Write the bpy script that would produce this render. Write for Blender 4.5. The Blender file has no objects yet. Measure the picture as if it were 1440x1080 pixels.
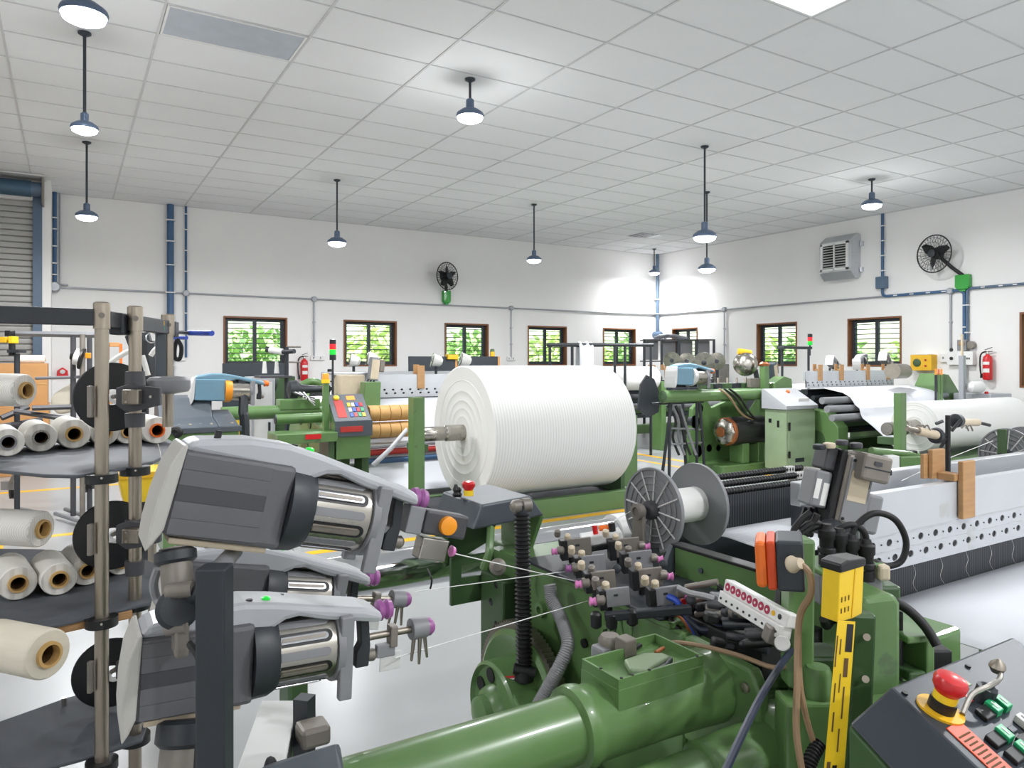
import bpy, bmesh, math, random
from mathutils import Matrix, Vector, Euler, Quaternion
random.seed(7)
PI = math.pi
scene = bpy.context.scene
COL = scene.collection

# ------------------------------------------------------------------ camera
YAW, F, HY, EYE, CEIL = 0.5469, 1024.0, 510.0, 1.65, 4.65
cam_d = bpy.data.cameras.new('camera')
cam = bpy.data.objects.new('camera', cam_d)
COL.objects.link(cam)
cam.location = (0, 0, EYE)
cam.rotation_euler = (PI/2, 0, -YAW)
cam_d.sensor_width = 36.0
cam_d.lens = 36.0*F/1440.0
cam_d.shift_y = -(540.0-HY)/1440.0
cam_d.clip_start = 0.05
scene.camera = cam

# ------------------------------------------------------------------ world, sun, exposure
vs = scene.view_settings
vs.view_transform = 'Standard'
vs.look = 'None'
vs.gamma = 1.0
vs.use_curve_mapping = False
vs.exposure = 0.0
world = bpy.data.worlds.new('sky')
scene.world = world
world.use_nodes = True
wn = world.node_tree
sky = wn.nodes.new('ShaderNodeTexSky')
sky.sky_type = 'NISHITA'
sky.sun_disc = False
sky.sun_elevation = math.radians(55)
sky.sun_rotation = math.radians(215)
sky.air_density = 1.3
sky.dust_density = 2.5
wn.links.new(sky.outputs[0], wn.nodes['Background'].inputs[0])
wn.nodes['Background'].inputs[1].default_value = 0.75
sun_d = bpy.data.lights.new('sun', 'SUN')
sun_d.energy = 7.5
sun_d.angle = math.radians(2)
sun_d.color = (1.0, 0.96, 0.88)
sun = bpy.data.objects.new('sun', sun_d)
COL.objects.link(sun)
sun.rotation_euler = Vector((0.45, 0.50, -0.95)).to_track_quat('-Z', 'Y').to_euler()
LAMP_W = 92.0          # each pendant lamp
PANEL_W = 40.0         # the lit ceiling panel
scene.cycles.max_bounces = 8
scene.cycles.diffuse_bounces = 5
scene.cycles.glossy_bounces = 4
scene.cycles.sample_clamp_indirect = 6.0

# ------------------------------------------------------------------ picture -> place
SN, CS = math.sin(YAW), math.cos(YAW)
def ray(x, y):
    u = (x-720.0)/F
    return Vector((SN+u*CS, CS-u*SN, (HY-y)/F))
EYEV = Vector((0, 0, EYE))
def P(x, y, t): return EYEV + ray(x, y)*t
def PZ(x, y, z): r = ray(x, y); return EYEV + r*((z-EYE)/r.z)
def PY(x, y, Y): r = ray(x, y); return EYEV + r*(Y/r.y)
def PX(x, y, X): r = ray(x, y); return EYEV + r*(X/r.x)
def pix(p):
    t = p[0]*SN+p[1]*CS
    return (720+F*(p[0]*CS-p[1]*SN)/max(t, .05), HY-F*(p[2]-EYE)/max(t, .05), t)

# ------------------------------------------------------------------ materials
def lin(c):
    return tuple(((v/255.0)/12.92 if v/255.0 <= 0.04045 else ((v/255.0+0.055)/1.055)**2.4) for v in c)
MATS = {}
def mat(name, rgb, rough=0.5, metal=0.0, var=0.06, scale=6.0, bump=0.0, bscale=60.0, coat=0.0,
        emit=0.0, trans=0.0, spots=None, rvar=0.0, stretch=None, sub=0.0):
    m = bpy.data.materials.new(name)
    m.use_nodes = True
    nt = m.node_tree
    b = nt.nodes['Principled BSDF']
    base = lin(rgb)
    b.inputs['Roughness'].default_value = rough
    b.inputs['Metallic'].default_value = metal
    b.inputs['Coat Weight'].default_value = coat
    b.inputs['Transmission Weight'].default_value = trans
    tc = nt.nodes.new('ShaderNodeTexCoord')
    mp = nt.nodes.new('ShaderNodeMapping')
    if stretch: mp.inputs['Scale'].default_value = stretch
    nt.links.new(tc.outputs['Object'], mp.inputs[0])
    n = nt.nodes.new('ShaderNodeTexNoise')
    n.inputs['Scale'].default_value = scale
    n.inputs['Detail'].default_value = 5
    nt.links.new(mp.outputs[0], n.inputs['Vector'])
    r = nt.nodes.new('ShaderNodeValToRGB')
    r.color_ramp.elements[0].position = 0.3
    r.color_ramp.elements[1].position = 0.7
    lo = [max(0, v*(1-var)) for v in base]; hi = [min(1, v*(1+var)) for v in base]
    r.color_ramp.elements[0].color = (*lo, 1); r.color_ramp.elements[1].color = (*hi, 1)
    nt.links.new(n.outputs['Fac'], r.inputs[0])
    out = r.outputs[0]
    if spots:                                   # (rgb, threshold, scale): worn or dirty patches with a shape of their own
        n2 = nt.nodes.new('ShaderNodeTexNoise')
        n2.inputs['Scale'].default_value = spots[2]
        n2.inputs['Detail'].default_value = 8
        nt.links.new(mp.outputs[0], n2.inputs['Vector'])
        r2 = nt.nodes.new('ShaderNodeValToRGB')
        r2.color_ramp.elements[0].position = spots[1]
        r2.color_ramp.elements[1].position = min(1, spots[1]+0.04)
        nt.links.new(n2.outputs['Fac'], r2.inputs[0])
        mx = nt.nodes.new('ShaderNodeMix'); mx.data_type = 'RGBA'
        nt.links.new(r2.outputs[0], mx.inputs[0])
        nt.links.new(out, mx.inputs[6])
        mx.inputs[7].default_value = (*lin(spots[0]), 1)
        out = mx.outputs[2]
    nt.links.new(out, b.inputs['Base Color'])
    if rvar:
        mr = nt.nodes.new('ShaderNodeMapRange')
        mr.inputs[3].default_value = max(0.02, rough-rvar); mr.inputs[4].default_value = min(1, rough+rvar)
        nt.links.new(n.outputs['Fac'], mr.inputs[0])
        nt.links.new(mr.outputs[0], b.inputs['Roughness'])
    if bump:
        n3 = nt.nodes.new('ShaderNodeTexNoise'); n3.inputs['Scale'].default_value = bscale
        nt.links.new(mp.outputs[0], n3.inputs['Vector'])
        bp = nt.nodes.new('ShaderNodeBump'); bp.inputs['Strength'].default_value = bump
        bp.inputs['Distance'].default_value = 0.002
        nt.links.new(n3.outputs['Fac'], bp.inputs['Height'])
        nt.links.new(bp.outputs[0], b.inputs['Normal'])
    if emit:
        b.inputs['Emission Color'].default_value = (*base, 1)
        b.inputs['Emission Strength'].default_value = emit
    MATS[name] = m
    return m

mat('wall_white', (232, 231, 229), 0.85, var=0.015, scale=1.5, bump=0.1, bscale=25)
mat('ceiling_tile', (222, 223, 223), 0.9, var=0.012, scale=2, bump=0.25, bscale=120)
mat('ceiling_bar', (198, 198, 198), 0.6)
mat('panel_grey', (172, 178, 186), 0.35)
mat('epoxy_floor', (156, 158, 159), 0.30, var=0.015, scale=0.6)
mat('line_yellow', (236, 178, 40), 0.4, var=0.08, scale=4, spots=((190, 170, 120), 0.68, 9))
mat('green', (92, 125, 74), 0.36, var=0.06, scale=5, coat=0.25, spots=((82, 106, 70), 0.66, 9))
mat('green_worn', (94, 127, 76), 0.30, var=0.06, scale=5, coat=0.45, spots=((176, 196, 170), 0.705, 14), stretch=(1.2, 4, 4))
mat('green_dark', (60, 86, 52), 0.42, var=0.08, scale=6, coat=0.15)
mat('green_pale', (140, 160, 128), 0.4, var=0.04)
mat('slate', (72, 79, 86), 0.42, var=0.06, scale=8)
m_ = mat('shelf_slate', (84, 87, 92), 0.62, var=0.06, scale=8)
m_.node_tree.nodes['Principled BSDF'].inputs['Specular IOR Level'].default_value = 0.25
mat('cap_grey', (178, 176, 170), 0.5, var=0.04)
mat('slate_dark', (45, 52, 59), 0.4, var=0.06)
mat('charcoal', (42, 46, 51), 0.45, var=0.08)
mat('black', (20, 21, 23), 0.45, var=0.1)
mat('rubber', (16, 16, 18), 0.6, var=0.12, bump=0.1)
mat('steel', (172, 168, 160), 0.28, 1.0, var=0.08, scale=9, rvar=0.1)
mat('steel_dull', (150, 143, 132), 0.42, 1.0, var=0.12, scale=7, rvar=0.12)
mat('steel_post', (166, 156, 142), 0.36, 1.0, var=0.08, scale=3, rvar=0.08, stretch=(6, 6, 1))
mat('chrome', (214, 215, 218), 0.12, 1.0, var=0.03)
mat('alu', (205, 207, 210), 0.38, 0.85, var=0.04, scale=4, rvar=0.08, stretch=(1, 8, 8))
mat('alu_white', (196, 199, 203), 0.42, 0.35, var=0.04, scale=3, spots=((186, 187, 184), 0.68, 5))
mat('grey_plastic', (172, 174, 178), 0.38, var=0.03, scale=3)
mat('grey_light', (200, 200, 198), 0.45, var=0.03)
mat('grey_mid', (128, 129, 132), 0.45, var=0.05)
mat('grey_dark', (92, 92, 95), 0.5, var=0.04, bump=0.1, bscale=300)
mat('grey_darker', (66, 66, 70), 0.5, var=0.04)
mat('taupe', (128, 122, 114), 0.45, 0.3, var=0.12, scale=12)
mat('beige', (196, 182, 158), 0.5, var=0.08, scale=10)
mat('cotton', (224, 224, 221), 0.85, var=0.012, scale=2, bump=0.15, bscale=160)
mat('cloth_white', (216, 218, 224), 0.6, var=0.02, scale=2)
mat('yarn_cream', (214, 206, 188), 0.55, var=0.04, scale=4, bump=0.25, bscale=90, stretch=(1, 1, 12))
mat('cardboard', (196, 158, 98), 0.7, var=0.06, scale=12)
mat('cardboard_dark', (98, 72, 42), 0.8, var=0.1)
mat('kraft', (190, 140, 88), 0.7, var=0.05, scale=5)
mat('roll_tan', (202, 158, 98), 0.55, var=0.05, scale=6)
mat('wood', (172, 132, 88), 0.55, var=0.10, scale=5, stretch=(2, 2, 14))
mat('frame_brown', (120, 74, 42), 0.5, var=0.12, scale=4, stretch=(6, 6, 1))
mat('window_dark', (44, 50, 56), 0.5)
mat('orange', (232, 112, 36), 0.4, var=0.03)
mat('orange_deep', (206, 72, 28), 0.4, var=0.03)
mat('knob_orange', (238, 150, 32), 0.4, var=0.03)
mat('red', (200, 28, 34), 0.3, var=0.03, coat=0.4)
mat('red_dull', (178, 48, 42), 0.5, var=0.08)
mat('yellow', (238, 200, 40), 0.4, var=0.03)
mat('yellow_deep', (226, 176, 30), 0.45, var=0.05)
mat('purple', (146, 84, 142), 0.28, var=0.08, coat=0.4)
mat('pink', (206, 120, 178), 0.3, var=0.05, coat=0.4)
mat('blue', (44, 80, 190), 0.4, var=0.04)
mat('blue_grey', (104, 140, 158), 0.4, var=0.04)
mat('pipe_blue', (58, 92, 128), 0.45, var=0.06)
mat('pipe_slate', (82, 102, 124), 0.45, var=0.06)
mat('pipe_grey', (160, 163, 168), 0.4, 0.4, var=0.05)
mat('lamp_body', (92, 108, 132), 0.4, 0.3, var=0.04)
mat('shutter', (168, 168, 165), 0.5, 0.2, var=0.04, scale=2)
mat('shutter_blue', (64, 92, 112), 0.35, 0.3, var=0.04)
mat('fan_green', (34, 150, 46), 0.35, var=0.03, coat=0.3)
mat('white_paint', (224, 224, 222), 0.5, var=0.015)
mat('label_white', (226, 226, 222), 0.6, var=0.05, scale=30)
mat('label_magenta', (166, 40, 76), 0.5)
mat('button_green', (30, 150, 96), 0.35, var=0.03)
mat('led_green', (30, 190, 60), 0.3, emit=0.6)
mat('led_red', (235, 40, 50), 0.35, emit=0.5)
mat('led_amber', (240, 140, 40), 0.35, emit=0.3)
mat('copper', (170, 104, 66), 0.4, 0.6)
mat('cable_tan', (150, 124, 96), 0.5, var=0.05)
mat('cable_navy', (34, 42, 62), 0.45, var=0.05)
mat('hose_grey', (150, 150, 152), 0.45, 0.2, var=0.05)
mat('grass', (120, 150, 70), 0.9, var=0.2, scale=2)
mat('leaf', (206, 218, 150), 0.7, var=0.28, scale=1.6)
mat('leaf_deep', (168, 194, 128), 0.7, var=0.28, scale=1.6)
mat('bark', (90, 76, 60), 0.9)
mat('lamp_lens', (235, 240, 255), 0.3, emit=14.0)
mat('light_panel', (250, 250, 250), 0.4, emit=3.0)
g = mat('glass', (225, 240, 235), 0.03, trans=1.0)
g.node_tree.nodes['Principled BSDF'].inputs['IOR'].default_value = 1.01

def stripe_mat(name, rgb, rgb2, freq, axis, width=0.5, rough=0.7, bump=0.0, dist=0.004):
    """fine bands along one object axis: yarn windings, rib weave, fine print"""
    m = mat(name, rgb, rough, var=0.015, scale=2)
    nt = m.node_tree; b = nt.nodes['Principled BSDF']
    tc = nt.nodes.new('ShaderNodeTexCoord')
    sx = nt.nodes.new('ShaderNodeSeparateXYZ'); nt.links.new(tc.outputs['Object'], sx.inputs[0])
    mu = nt.nodes.new('ShaderNodeMath'); mu.operation = 'MULTIPLY'; mu.inputs[1].default_value = freq
    nt.links.new(sx.outputs[axis], mu.inputs[0])
    fr = nt.nodes.new('ShaderNodeMath'); fr.operation = 'PINGPONG'; fr.inputs[1].default_value = 1.0
    nt.links.new(mu.outputs[0], fr.inputs[0])
    rp = nt.nodes.new('ShaderNodeValToRGB')
    rp.color_ramp.elements[0].position = max(0, width-0.15); rp.color_ramp.elements[1].position = min(1, width+0.15)
    rp.color_ramp.elements[0].color = (*lin(rgb), 1); rp.color_ramp.elements[1].color = (*lin(rgb2), 1)
    nt.links.new(fr.outputs[0], rp.inputs[0])
    nt.links.new(rp.outputs[0], b.inputs['Base Color'])
    if bump:
        bp = nt.nodes.new('ShaderNodeBump'); bp.inputs['Strength'].default_value = bump; bp.inputs['Distance'].default_value = dist
        bp.invert = True
        nt.links.new(fr.outputs[0], bp.inputs['Height']); nt.links.new(bp.outputs[0], b.inputs['Normal'])
    return m
stripe_mat('rib_cloth', (226, 226, 223), (210, 210, 207), 60, 0, 0.72, 0.85, 0.16)
stripe_mat('warp_dark', (30, 32, 36), (72, 76, 82), 160, 0, 0.75, 0.6)
stripe_mat('warp_white', (220, 222, 227), (200, 203, 210), 120, 0, 0.75, 0.55)
stripe_mat('yarn', (228, 225, 217), (210, 206, 197), 330, 1, 0.6, 0.5, 0.1)
stripe_mat('yellow_print', (240, 202, 40), (120, 98, 24), 34, 2, 0.93, 0.4)
stripe_mat('orange_print', (214, 84, 36), (110, 40, 20), 75, 1, 0.72, 0.5)

# ------------------------------------------------------------------ mesh building
class MB:
    def __init__(s): s.v = []; s.f = []; s.sm = []
    def add(s, verts, faces, smooth=False, M=None):
        o = len(s.v)
        s.v += [tuple(M @ Vector(v)) for v in verts] if M is not None else [tuple(v) for v in verts]
        for k, f in enumerate(faces):
            s.f.append([i+o for i in f])
            s.sm.append(smooth if isinstance(smooth, bool) else smooth[k])
        return s
    def bb(s, x0, y0, z0, x1, y1, z1, M=None):
        v = [(x, y, z) for z in (z0, z1) for y in (y0, y1) for x in (x0, x1)]
        return s.add(v, [(0, 2, 3, 1), (4, 5, 7, 6), (0, 1, 5, 4), (2, 6, 7, 3), (0, 4, 6, 2), (1, 3, 7, 5)], False, M)
    def box(s, c, d, M=None):
        return s.bb(c[0]-d[0]/2, c[1]-d[1]/2, c[2]-d[2]/2, c[0]+d[0]/2, c[1]+d[1]/2, c[2]+d[2]/2, M)
    def lathe(s, prof, M=None, n=24, closed=False):
        """prof: (r, z) pairs turned about local z; r = 0 ends become poles"""
        v = []; f = []; sm = []
        for r, z in prof:
            for k in range(n):
                a = 2*PI*k/n
                v.append((r*math.cos(a), r*math.sin(a), z))
        m = len(prof)
        rng = range(m) if closed else range(m-1)
        for i in rng:
            j = (i+1) % m
            dr = abs(prof[i][0]-prof[j][0]); dz = abs(prof[i][1]-prof[j][1])
            for k in range(n):
                k2 = (k+1) % n
                f.append((i*n+k, i*n+k2, j*n+k2, j*n+k)); sm.append(True)
        if not closed:
            if prof[0][0] > 1e-6: f.append(tuple(range(n-1, -1, -1))); sm.append(False)
            if prof[-1][0] > 1e-6: f.append(tuple((m-1)*n+k for k in range(n))); sm.append(False)
        return s.add(v, f, sm, M)
    def cyl(s, p0, p1, r0, r1=None, n=16):
        p0 = Vector(p0); p1 = Vector(p1); d = p1-p0
        M = Matrix.Translation(p0) @ d.to_track_quat('Z', 'Y').to_matrix().to_4x4()
        return s.lathe([(r0, 0), (r0 if r1 is None else r1, d.length)], M, n)
    def ring(s, p0, p1, ro, ri, n=24):
        p0 = Vector(p0); p1 = Vector(p1); d = p1-p0
        M = Matrix.Translation(p0) @ d.to_track_quat('Z', 'Y').to_matrix().to_4x4()
        return s.lathe([(ri, 0), (ro, 0), (ro, d.length), (ri, d.length)], M, n, True)
    def turn(s, p0, d, prof, n=24, closed=False):
        """lathe about an axis starting at p0 along d; prof (r, dist)"""
        M = Matrix.Translation(Vector(p0)) @ Vector(d).to_track_quat('Z', 'Y').to_matrix().to_4x4()
        return s.lathe(prof, M, n, closed)
    def tube(s, pts, r, n=8, rf=None):
        pts = [Vector(p) for p in pts]
        rings = []; q = None; m = len(pts)
        for i, p in enumerate(pts):
            d = (pts[min(i+1, m-1)]-pts[max(i-1, 0)])
            if d.length < 1e-9: d = Vector((0, 0, 1))
            d.normalize()
            if q is None:
                a = Vector((0, 0, 1)) if abs(d.z) < 0.9 else Vector((1, 0, 0))
                x = d.cross(a).normalized()
            else:
                x = (q - d*q.dot(d))
                x = x.normalized() if x.length > 1e-6 else d.orthogonal().normalized()
            q = x; y = d.cross(x)
            rr = r if rf is None else rf(i, m)
            rings.append([p + x*(rr*math.cos(2*PI*k/n)) + y*(rr*math.sin(2*PI*k/n)) for k in range(n)])
        v = [p for rg in rings for p in rg]; f = []; sm = []
        for i in range(m-1):
            for k in range(n):
                k2 = (k+1) % n
                f.append((i*n+k, i*n+k2, (i+1)*n+k2, (i+1)*n+k)); sm.append(True)
        f.append(tuple(range(n-1, -1, -1))); f.append(tuple((m-1)*n+k for k in range(n))); sm += [False, False]
        return s.add(v, f, sm)
    def prism(s, poly, d0, d1, M=None, smooth=False):
        """poly in local xy, extruded along local z from d0 to d1"""
        n = len(poly)
        a = sum(poly[i][0]*poly[(i+1) % n][1]-poly[(i+1) % n][0]*poly[i][1] for i in range(n))
        if a < 0: poly = poly[::-1]
        v = [(x, y, d0) for x, y in poly]+[(x, y, d1) for x, y in poly]
        f = [tuple(range(n-1, -1, -1)), tuple(range(n, 2*n))]; sm = [False, False]
        for i in range(n):
            j = (i+1) % n
            f.append((i, j, n+j, n+i)); sm.append(smooth)
        return s.add(v, f, sm, M)
    def ball(s, c, r, n=12, sc=(1, 1, 1)):
        prof = [(math.sin(PI*i/8)*r, -math.cos(PI*i/8)*r) for i in range(9)]
        prof[0] = (1e-5, -r); prof[-1] = (1e-5, r)
        return s.lathe(prof, Matrix.Translation(Vector(c)) @ Matrix.Diagonal((*sc, 1)), n)
    def torus(s, c, d, R, r, n=32, m=8):
        prof = [(R+r*math.cos(2*PI*i/m), r*math.sin(2*PI*i/m)) for i in range(m)]
        return s.turn(c, d, prof, n, True)
    def sheet(s, rows, thick=0.0):
        """grid of points (list of rows) as a smooth sheet"""
        nr, nc = len(rows), len(rows[0])
        v = [p for r in rows for p in r]; f = []
        for i in range(nr-1):
            for j in range(nc-1):
                f.append((i*nc+j, i*nc+j+1, (i+1)*nc+j+1, (i+1)*nc+j))
        return s.add(v, f, True)

def wpos(o):
    p = Vector((0, 0, 0))
    while o is not None: p = p+o.location; o = o.parent
    return p

def tag(o, label, cat, group=None, kind=None):
    if label: o['label'] = label
    if cat: o['category'] = cat
    if group: o['group'] = group
    if kind: o['kind'] = kind
    return o

def mesh(name, mb, m, parent=None, bevel=0.0, label=None, seg=2):
    """link one mesh object; geometry is given in place, the origin goes to the parent's (or to the base of the mesh)"""
    me = bpy.data.meshes.new(name)
    if parent is not None: o0 = wpos(parent)
    else:
        xs = [v[0] for v in mb.v]; ys = [v[1] for v in mb.v]; zs = [v[2] for v in mb.v]
        o0 = Vector(((min(xs)+max(xs))/2, (min(ys)+max(ys))/2, min(zs)))
    me.from_pydata([(v[0]-o0.x, v[1]-o0.y, v[2]-o0.z) for v in mb.v], [], mb.f)
    me.polygons.foreach_set('use_smooth', mb.sm)
    me.materials.append(MATS[m])
    me.update()
    if any(mb.sm): me.set_sharp_from_angle(angle=math.radians(38))
    o = bpy.data.objects.new(name, me)
    COL.objects.link(o)
    if parent is not None: o.parent = parent
    else: o.location = o0
    if bevel:
        b = o.modifiers.new('edge', 'BEVEL')
        b.width = bevel; b.segments = seg; b.limit_method = 'ANGLE'; b.angle_limit = math.radians(35)
        b.harden_normals = False
    if label: o['label'] = label
    return o

def thing(name, label, cat, loc=(0, 0, 0), group=None):
    o = bpy.data.objects.new(name, None)
    o.empty_display_size = 0.1
    COL.objects.link(o)
    o.location = loc
    return tag(o, label, cat, group)

def struct(o):
    o['kind'] = 'structure'
    return o

def copy_tree(o, parent=None):
    c = o.copy(); COL.objects.link(c); c.parent = parent
    for ch in list(o.children): copy_tree(ch, c)
    return c

def arc(c, r, a0, a1, n, ax=Vector((1, 0, 0)), ay=Vector((0, 0, 1))):
    c = Vector(c)
    return [c + ax*(r*math.cos(a0+(a1-a0)*i/n)) + ay*(r*math.sin(a0+(a1-a0)*i/n)) for i in range(n+1)]

def smooth_path(pts, k=6):
    """Catmull-Rom through the points"""
    pts = [Vector(p) for p in pts]; out = []
    for i in range(len(pts)-1):
        a = pts[max(i-1, 0)]; b = pts[i]; c = pts[i+1]; d = pts[min(i+2, len(pts)-1)]
        for j in range(k):
            t = j/k
            out.append(0.5*((2*b)+(c-a)*t+(2*a-5*b+4*c-d)*t*t+(3*b-a-3*c+d)*t**3))
    out.append(pts[-1])
    return out

def frame(o, ex, ey):
    """4x4 with origin o, local x along ex, local y near ey"""
    ex = Vector(ex).normalized(); ez = ex.cross(Vector(ey)).normalized(); ey = ez.cross(ex)
    M = Matrix((ex, ey, ez)).transposed().to_4x4()
    M.translation = Vector(o)
    return M
def holed_plate(mb, M, w, h, holes, depth, nh=12):
    """plate of local size w x h (x, y from 0) with slot holes; holes sit in a regular list of cells (x0,x1,y0,y1,cx,cy,rx,ry)"""
    for x0, x1, y0, y1, cx, cy, rx, ry in holes:
        inn = [(cx+rx*math.cos(2*PI*k/nh), cy+ry*math.sin(2*PI*k/nh)) for k in range(nh)]
        out = []
        for k in range(nh):
            a = 2*PI*k/nh; dx, dy = math.cos(a), math.sin(a)
            sx = ((x1-cx) if dx > 0 else (cx-x0))/abs(dx) if abs(dx) > 1e-6 else 1e9
            sy = ((y1-cy) if dy > 0 else (cy-y0))/abs(dy) if abs(dy) > 1e-6 else 1e9
            q = min(sx, sy); out.append((cx+dx*q, cy+dy*q))
        v = [(*p, depth) for p in out]+[(*p, depth) for p in inn]+[(*p, 0) for p in inn]
        f = []
        for k in range(nh):
            j = (k+1) % nh
            f.append((k, j, nh+j, nh+k)); f.append((nh+k, nh+j, 2*nh+j, 2*nh+k))
        cs = [(x0, y0), (x1, y0), (x1, y1), (x0, y1)]
        for c in cs:                                   # the four corners left between the ray hits
            b = len(v); v.append((*c, depth))
            near = sorted(range(nh), key=lambda k: (out[k][0]-c[0])**2+(out[k][1]-c[1])**2)[:2]
            a_, b_ = sorted(near)
            if a_ == 0 and b_ == nh-1: a_, b_ = b_, a_
            f.append((a_, b, b_))
        mb.add(v, f, False, M)
# ------------------------------------------------------------------ the room
YB, XR, XL, YF = 15.235, 14.035, -6.0, -6.0      # back wall, right wall, left wall, wall behind the camera
TX, TY, TX0, TY0 = 1.2054, 0.6585, -0.5121, 7.3506
WT = 0.22
mb = MB(); mb.bb(XL-.3, YF-.3, -.12, XR+.3, YB+.3, 0)
floor = struct(mesh('floor', mb, 'epoxy_floor'))
for i, (x0, y0, x1, y1) in enumerate([(-5.5, 5.80, 2.9, 5.90), (1.6, 6.24, 8.9, 6.35), (8.72, 6.35, 8.84, 13.6), (8.2, 7.2, 8.28, 10.4),
                                      (-5.5, 11.15, 2.0, 11.28), (-5.5, 8.15, .2, 8.25), (-.6, 5.9, -.5, 8.15), (-3, 9.3, -.6, 9.75)]):
    mb = MB(); mb.bb(x0, y0, 0, x1, y1, .002)
    struct(mesh('floor_line', mb, 'line_yellow', floor))

def wall_cells(a0, a1, z0, z1, opens):
    """rectangles (a, z) of a wall left round its openings (oa0, oa1, oz0, oz1), sorted along a"""
    out = []; a = a0
    for o in sorted(opens):
        if o[0] > a: out.append((a, o[0], z0, z1))
        out.append((o[0], o[1], z0, o[2])); out.append((o[0], o[1], o[3], z1)); a = o[1]
    out.append((a, a1, z0, z1))
    return out
WZ0, WZ1 = 1.57, 2.575
back_w = [(314, 404), (483, 558), (625, 687), (742, 797), (848, 894)]
back_o = [(PY(a, 500, YB).x, PY(b, 500, YB).x, WZ0, WZ1) for a, b in back_w]
right_w = [(945, 981), (1064, 1121), (1192, 1268)]
right_o = [(PX(b, 500, XR).y, PX(a, 500, XR).y, WZ0, WZ1) for a, b in right_w]
right_o.append((PX(1434, 500, XR).y-1.2, PX(1434, 500, XR).y, 1.22, 2.52))
mb = MB()
for a, b, c, d in wall_cells(-.25, XR+WT, 0, CEIL+.2, back_o): mb.bb(a, YB, c, b, YB+WT, d)
wall_back = struct(mesh('wall_back', mb, 'wall_white'))
mb = MB()
for a, b, c, d in wall_cells(YF-WT, YB, 0, CEIL+.2, right_o): mb.bb(XR, a, c, XR+WT, b, d)
struct(mesh('wall_right', mb, 'wall_white'))
mb = MB(); mb.bb(XL-WT, YF-WT, 0, XL, YB+WT, CEIL+.2); struct(mesh('wall_left', mb, 'wall_white'))
mb = MB(); mb.bb(XL, YF-WT, 0, XR, YF, CEIL+.2); struct(mesh('wall_front', mb, 'wall_white'))
# the bay with the roller shutter stands a metre in front of the back wall
YS = 14.2
SX0, SX1, SZ = -4.6, -0.46, 4.30
mb = MB()
for a, b, c, d in wall_cells(XL, -.25, 0, CEIL+.2, [(SX0, SX1, 0, SZ)]): mb.bb(a, YS, c, b, YS+.25, d)
mb.bb(-.35, YS+.25, 0, -.25, YB+WT, CEIL+.2)
mb.bb(XL, YS+.25, 0, -.35, YS+.3, CEIL+.2)
struct(mesh('wall_bay', mb, 'wall_white'))

# ceiling: slab, T-bars and lay-in tiles
mb = MB(); mb.bb(XL-WT, YF-WT, CEIL+.05, XR+WT, YB+WT, CEIL+.25)
ceiling = struct(mesh('ceiling', mb, 'ceiling_tile'))
ks = range(math.floor((XL-TX0)/TX), math.ceil((XR-TX0)/TX)+1)
rs = range(math.floor((YF-TY0)/TY), math.ceil((YB-TY0)/TY)+1)
mb = MB()
for k in ks:
    x = TX0+k*TX
    if XL < x < XR: mb.bb(x-.011, YF, CEIL-.004, x+.011, YB, CEIL+.03)
for r in rs:
    y = TY0+r*TY
    if YF < y < YB: mb.bb(XL, y-.008, CEIL-.003, XR, y+.008, CEIL+.03)
mb.bb(XL, YB-.03, CEIL-.004, XR, YB, CEIL+.03); mb.bb(XR-.03, YF, CEIL-.004, XR, YB, CEIL+.03)
mesh('ceiling_grid', mb, 'ceiling_bar', ceiling)
LIT, DIM = (4, -6), (1, -1)
cells = []
for k in ks:
    for r in rs:
        if (k, r) in (LIT, DIM): continue
        x0, x1 = max(XL, TX0+k*TX)+.006, min(XR, TX0+(k+1)*TX)-.006
        y0, y1 = max(YF, TY0+r*TY)+.006, min(YB, TY0+(r+1)*TY)-.006
        if x1-x0 < .05 or y1-y0 < .05: continue
        pp = [pix((x, y, CEIL)) for x in (x0, x1) for y in (y0, y1)]
        vis = all(p[2] > .5 for p in pp) and max(p[0] for p in pp) > 0 and min(p[0] for p in pp) < 1440 and max(p[1] for p in pp) > 0
        area = 0
        if vis:
            q = [pp[0], pp[1], pp[3], pp[2]]
            area = abs(sum(q[i][0]*q[(i+1) % 4][1]-q[(i+1) % 4][0]*q[i][1] for i in range(4)))/2
        cells.append((area, x0, y0, x1, y1))
cells.sort(reverse=True)
rest = MB(); shared = {}
for n, (area, x0, y0, x1, y1) in enumerate(cells):
    if n < 300 and area > 0:
        key = (round(x1-x0, 3), round(y1-y0, 3))
        if key not in shared:
            mb = MB(); w, d = (x1-x0)/2, (y1-y0)/2
            mb.bb(-w, -d, .004, w, d, .028)
            me = bpy.data.meshes.new('ceiling_tile'); me.from_pydata(mb.v, [], mb.f); me.materials.append(MATS['ceiling_tile'])
            shared[key] = me
        o = bpy.data.objects.new('ceiling_tile', shared[key]); COL.objects.link(o); o.parent = ceiling
        o.location = (Vector(((x0+x1)/2, (y0+y1)/2, CEIL)) - ceiling.location)
    else: rest.bb(x0, y0, CEIL+.004, x1, y1, CEIL+.028)
o = mesh('ceiling_tile_field', rest, 'ceiling_tile', ceiling); o['kind'] = 'stuff'

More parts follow.
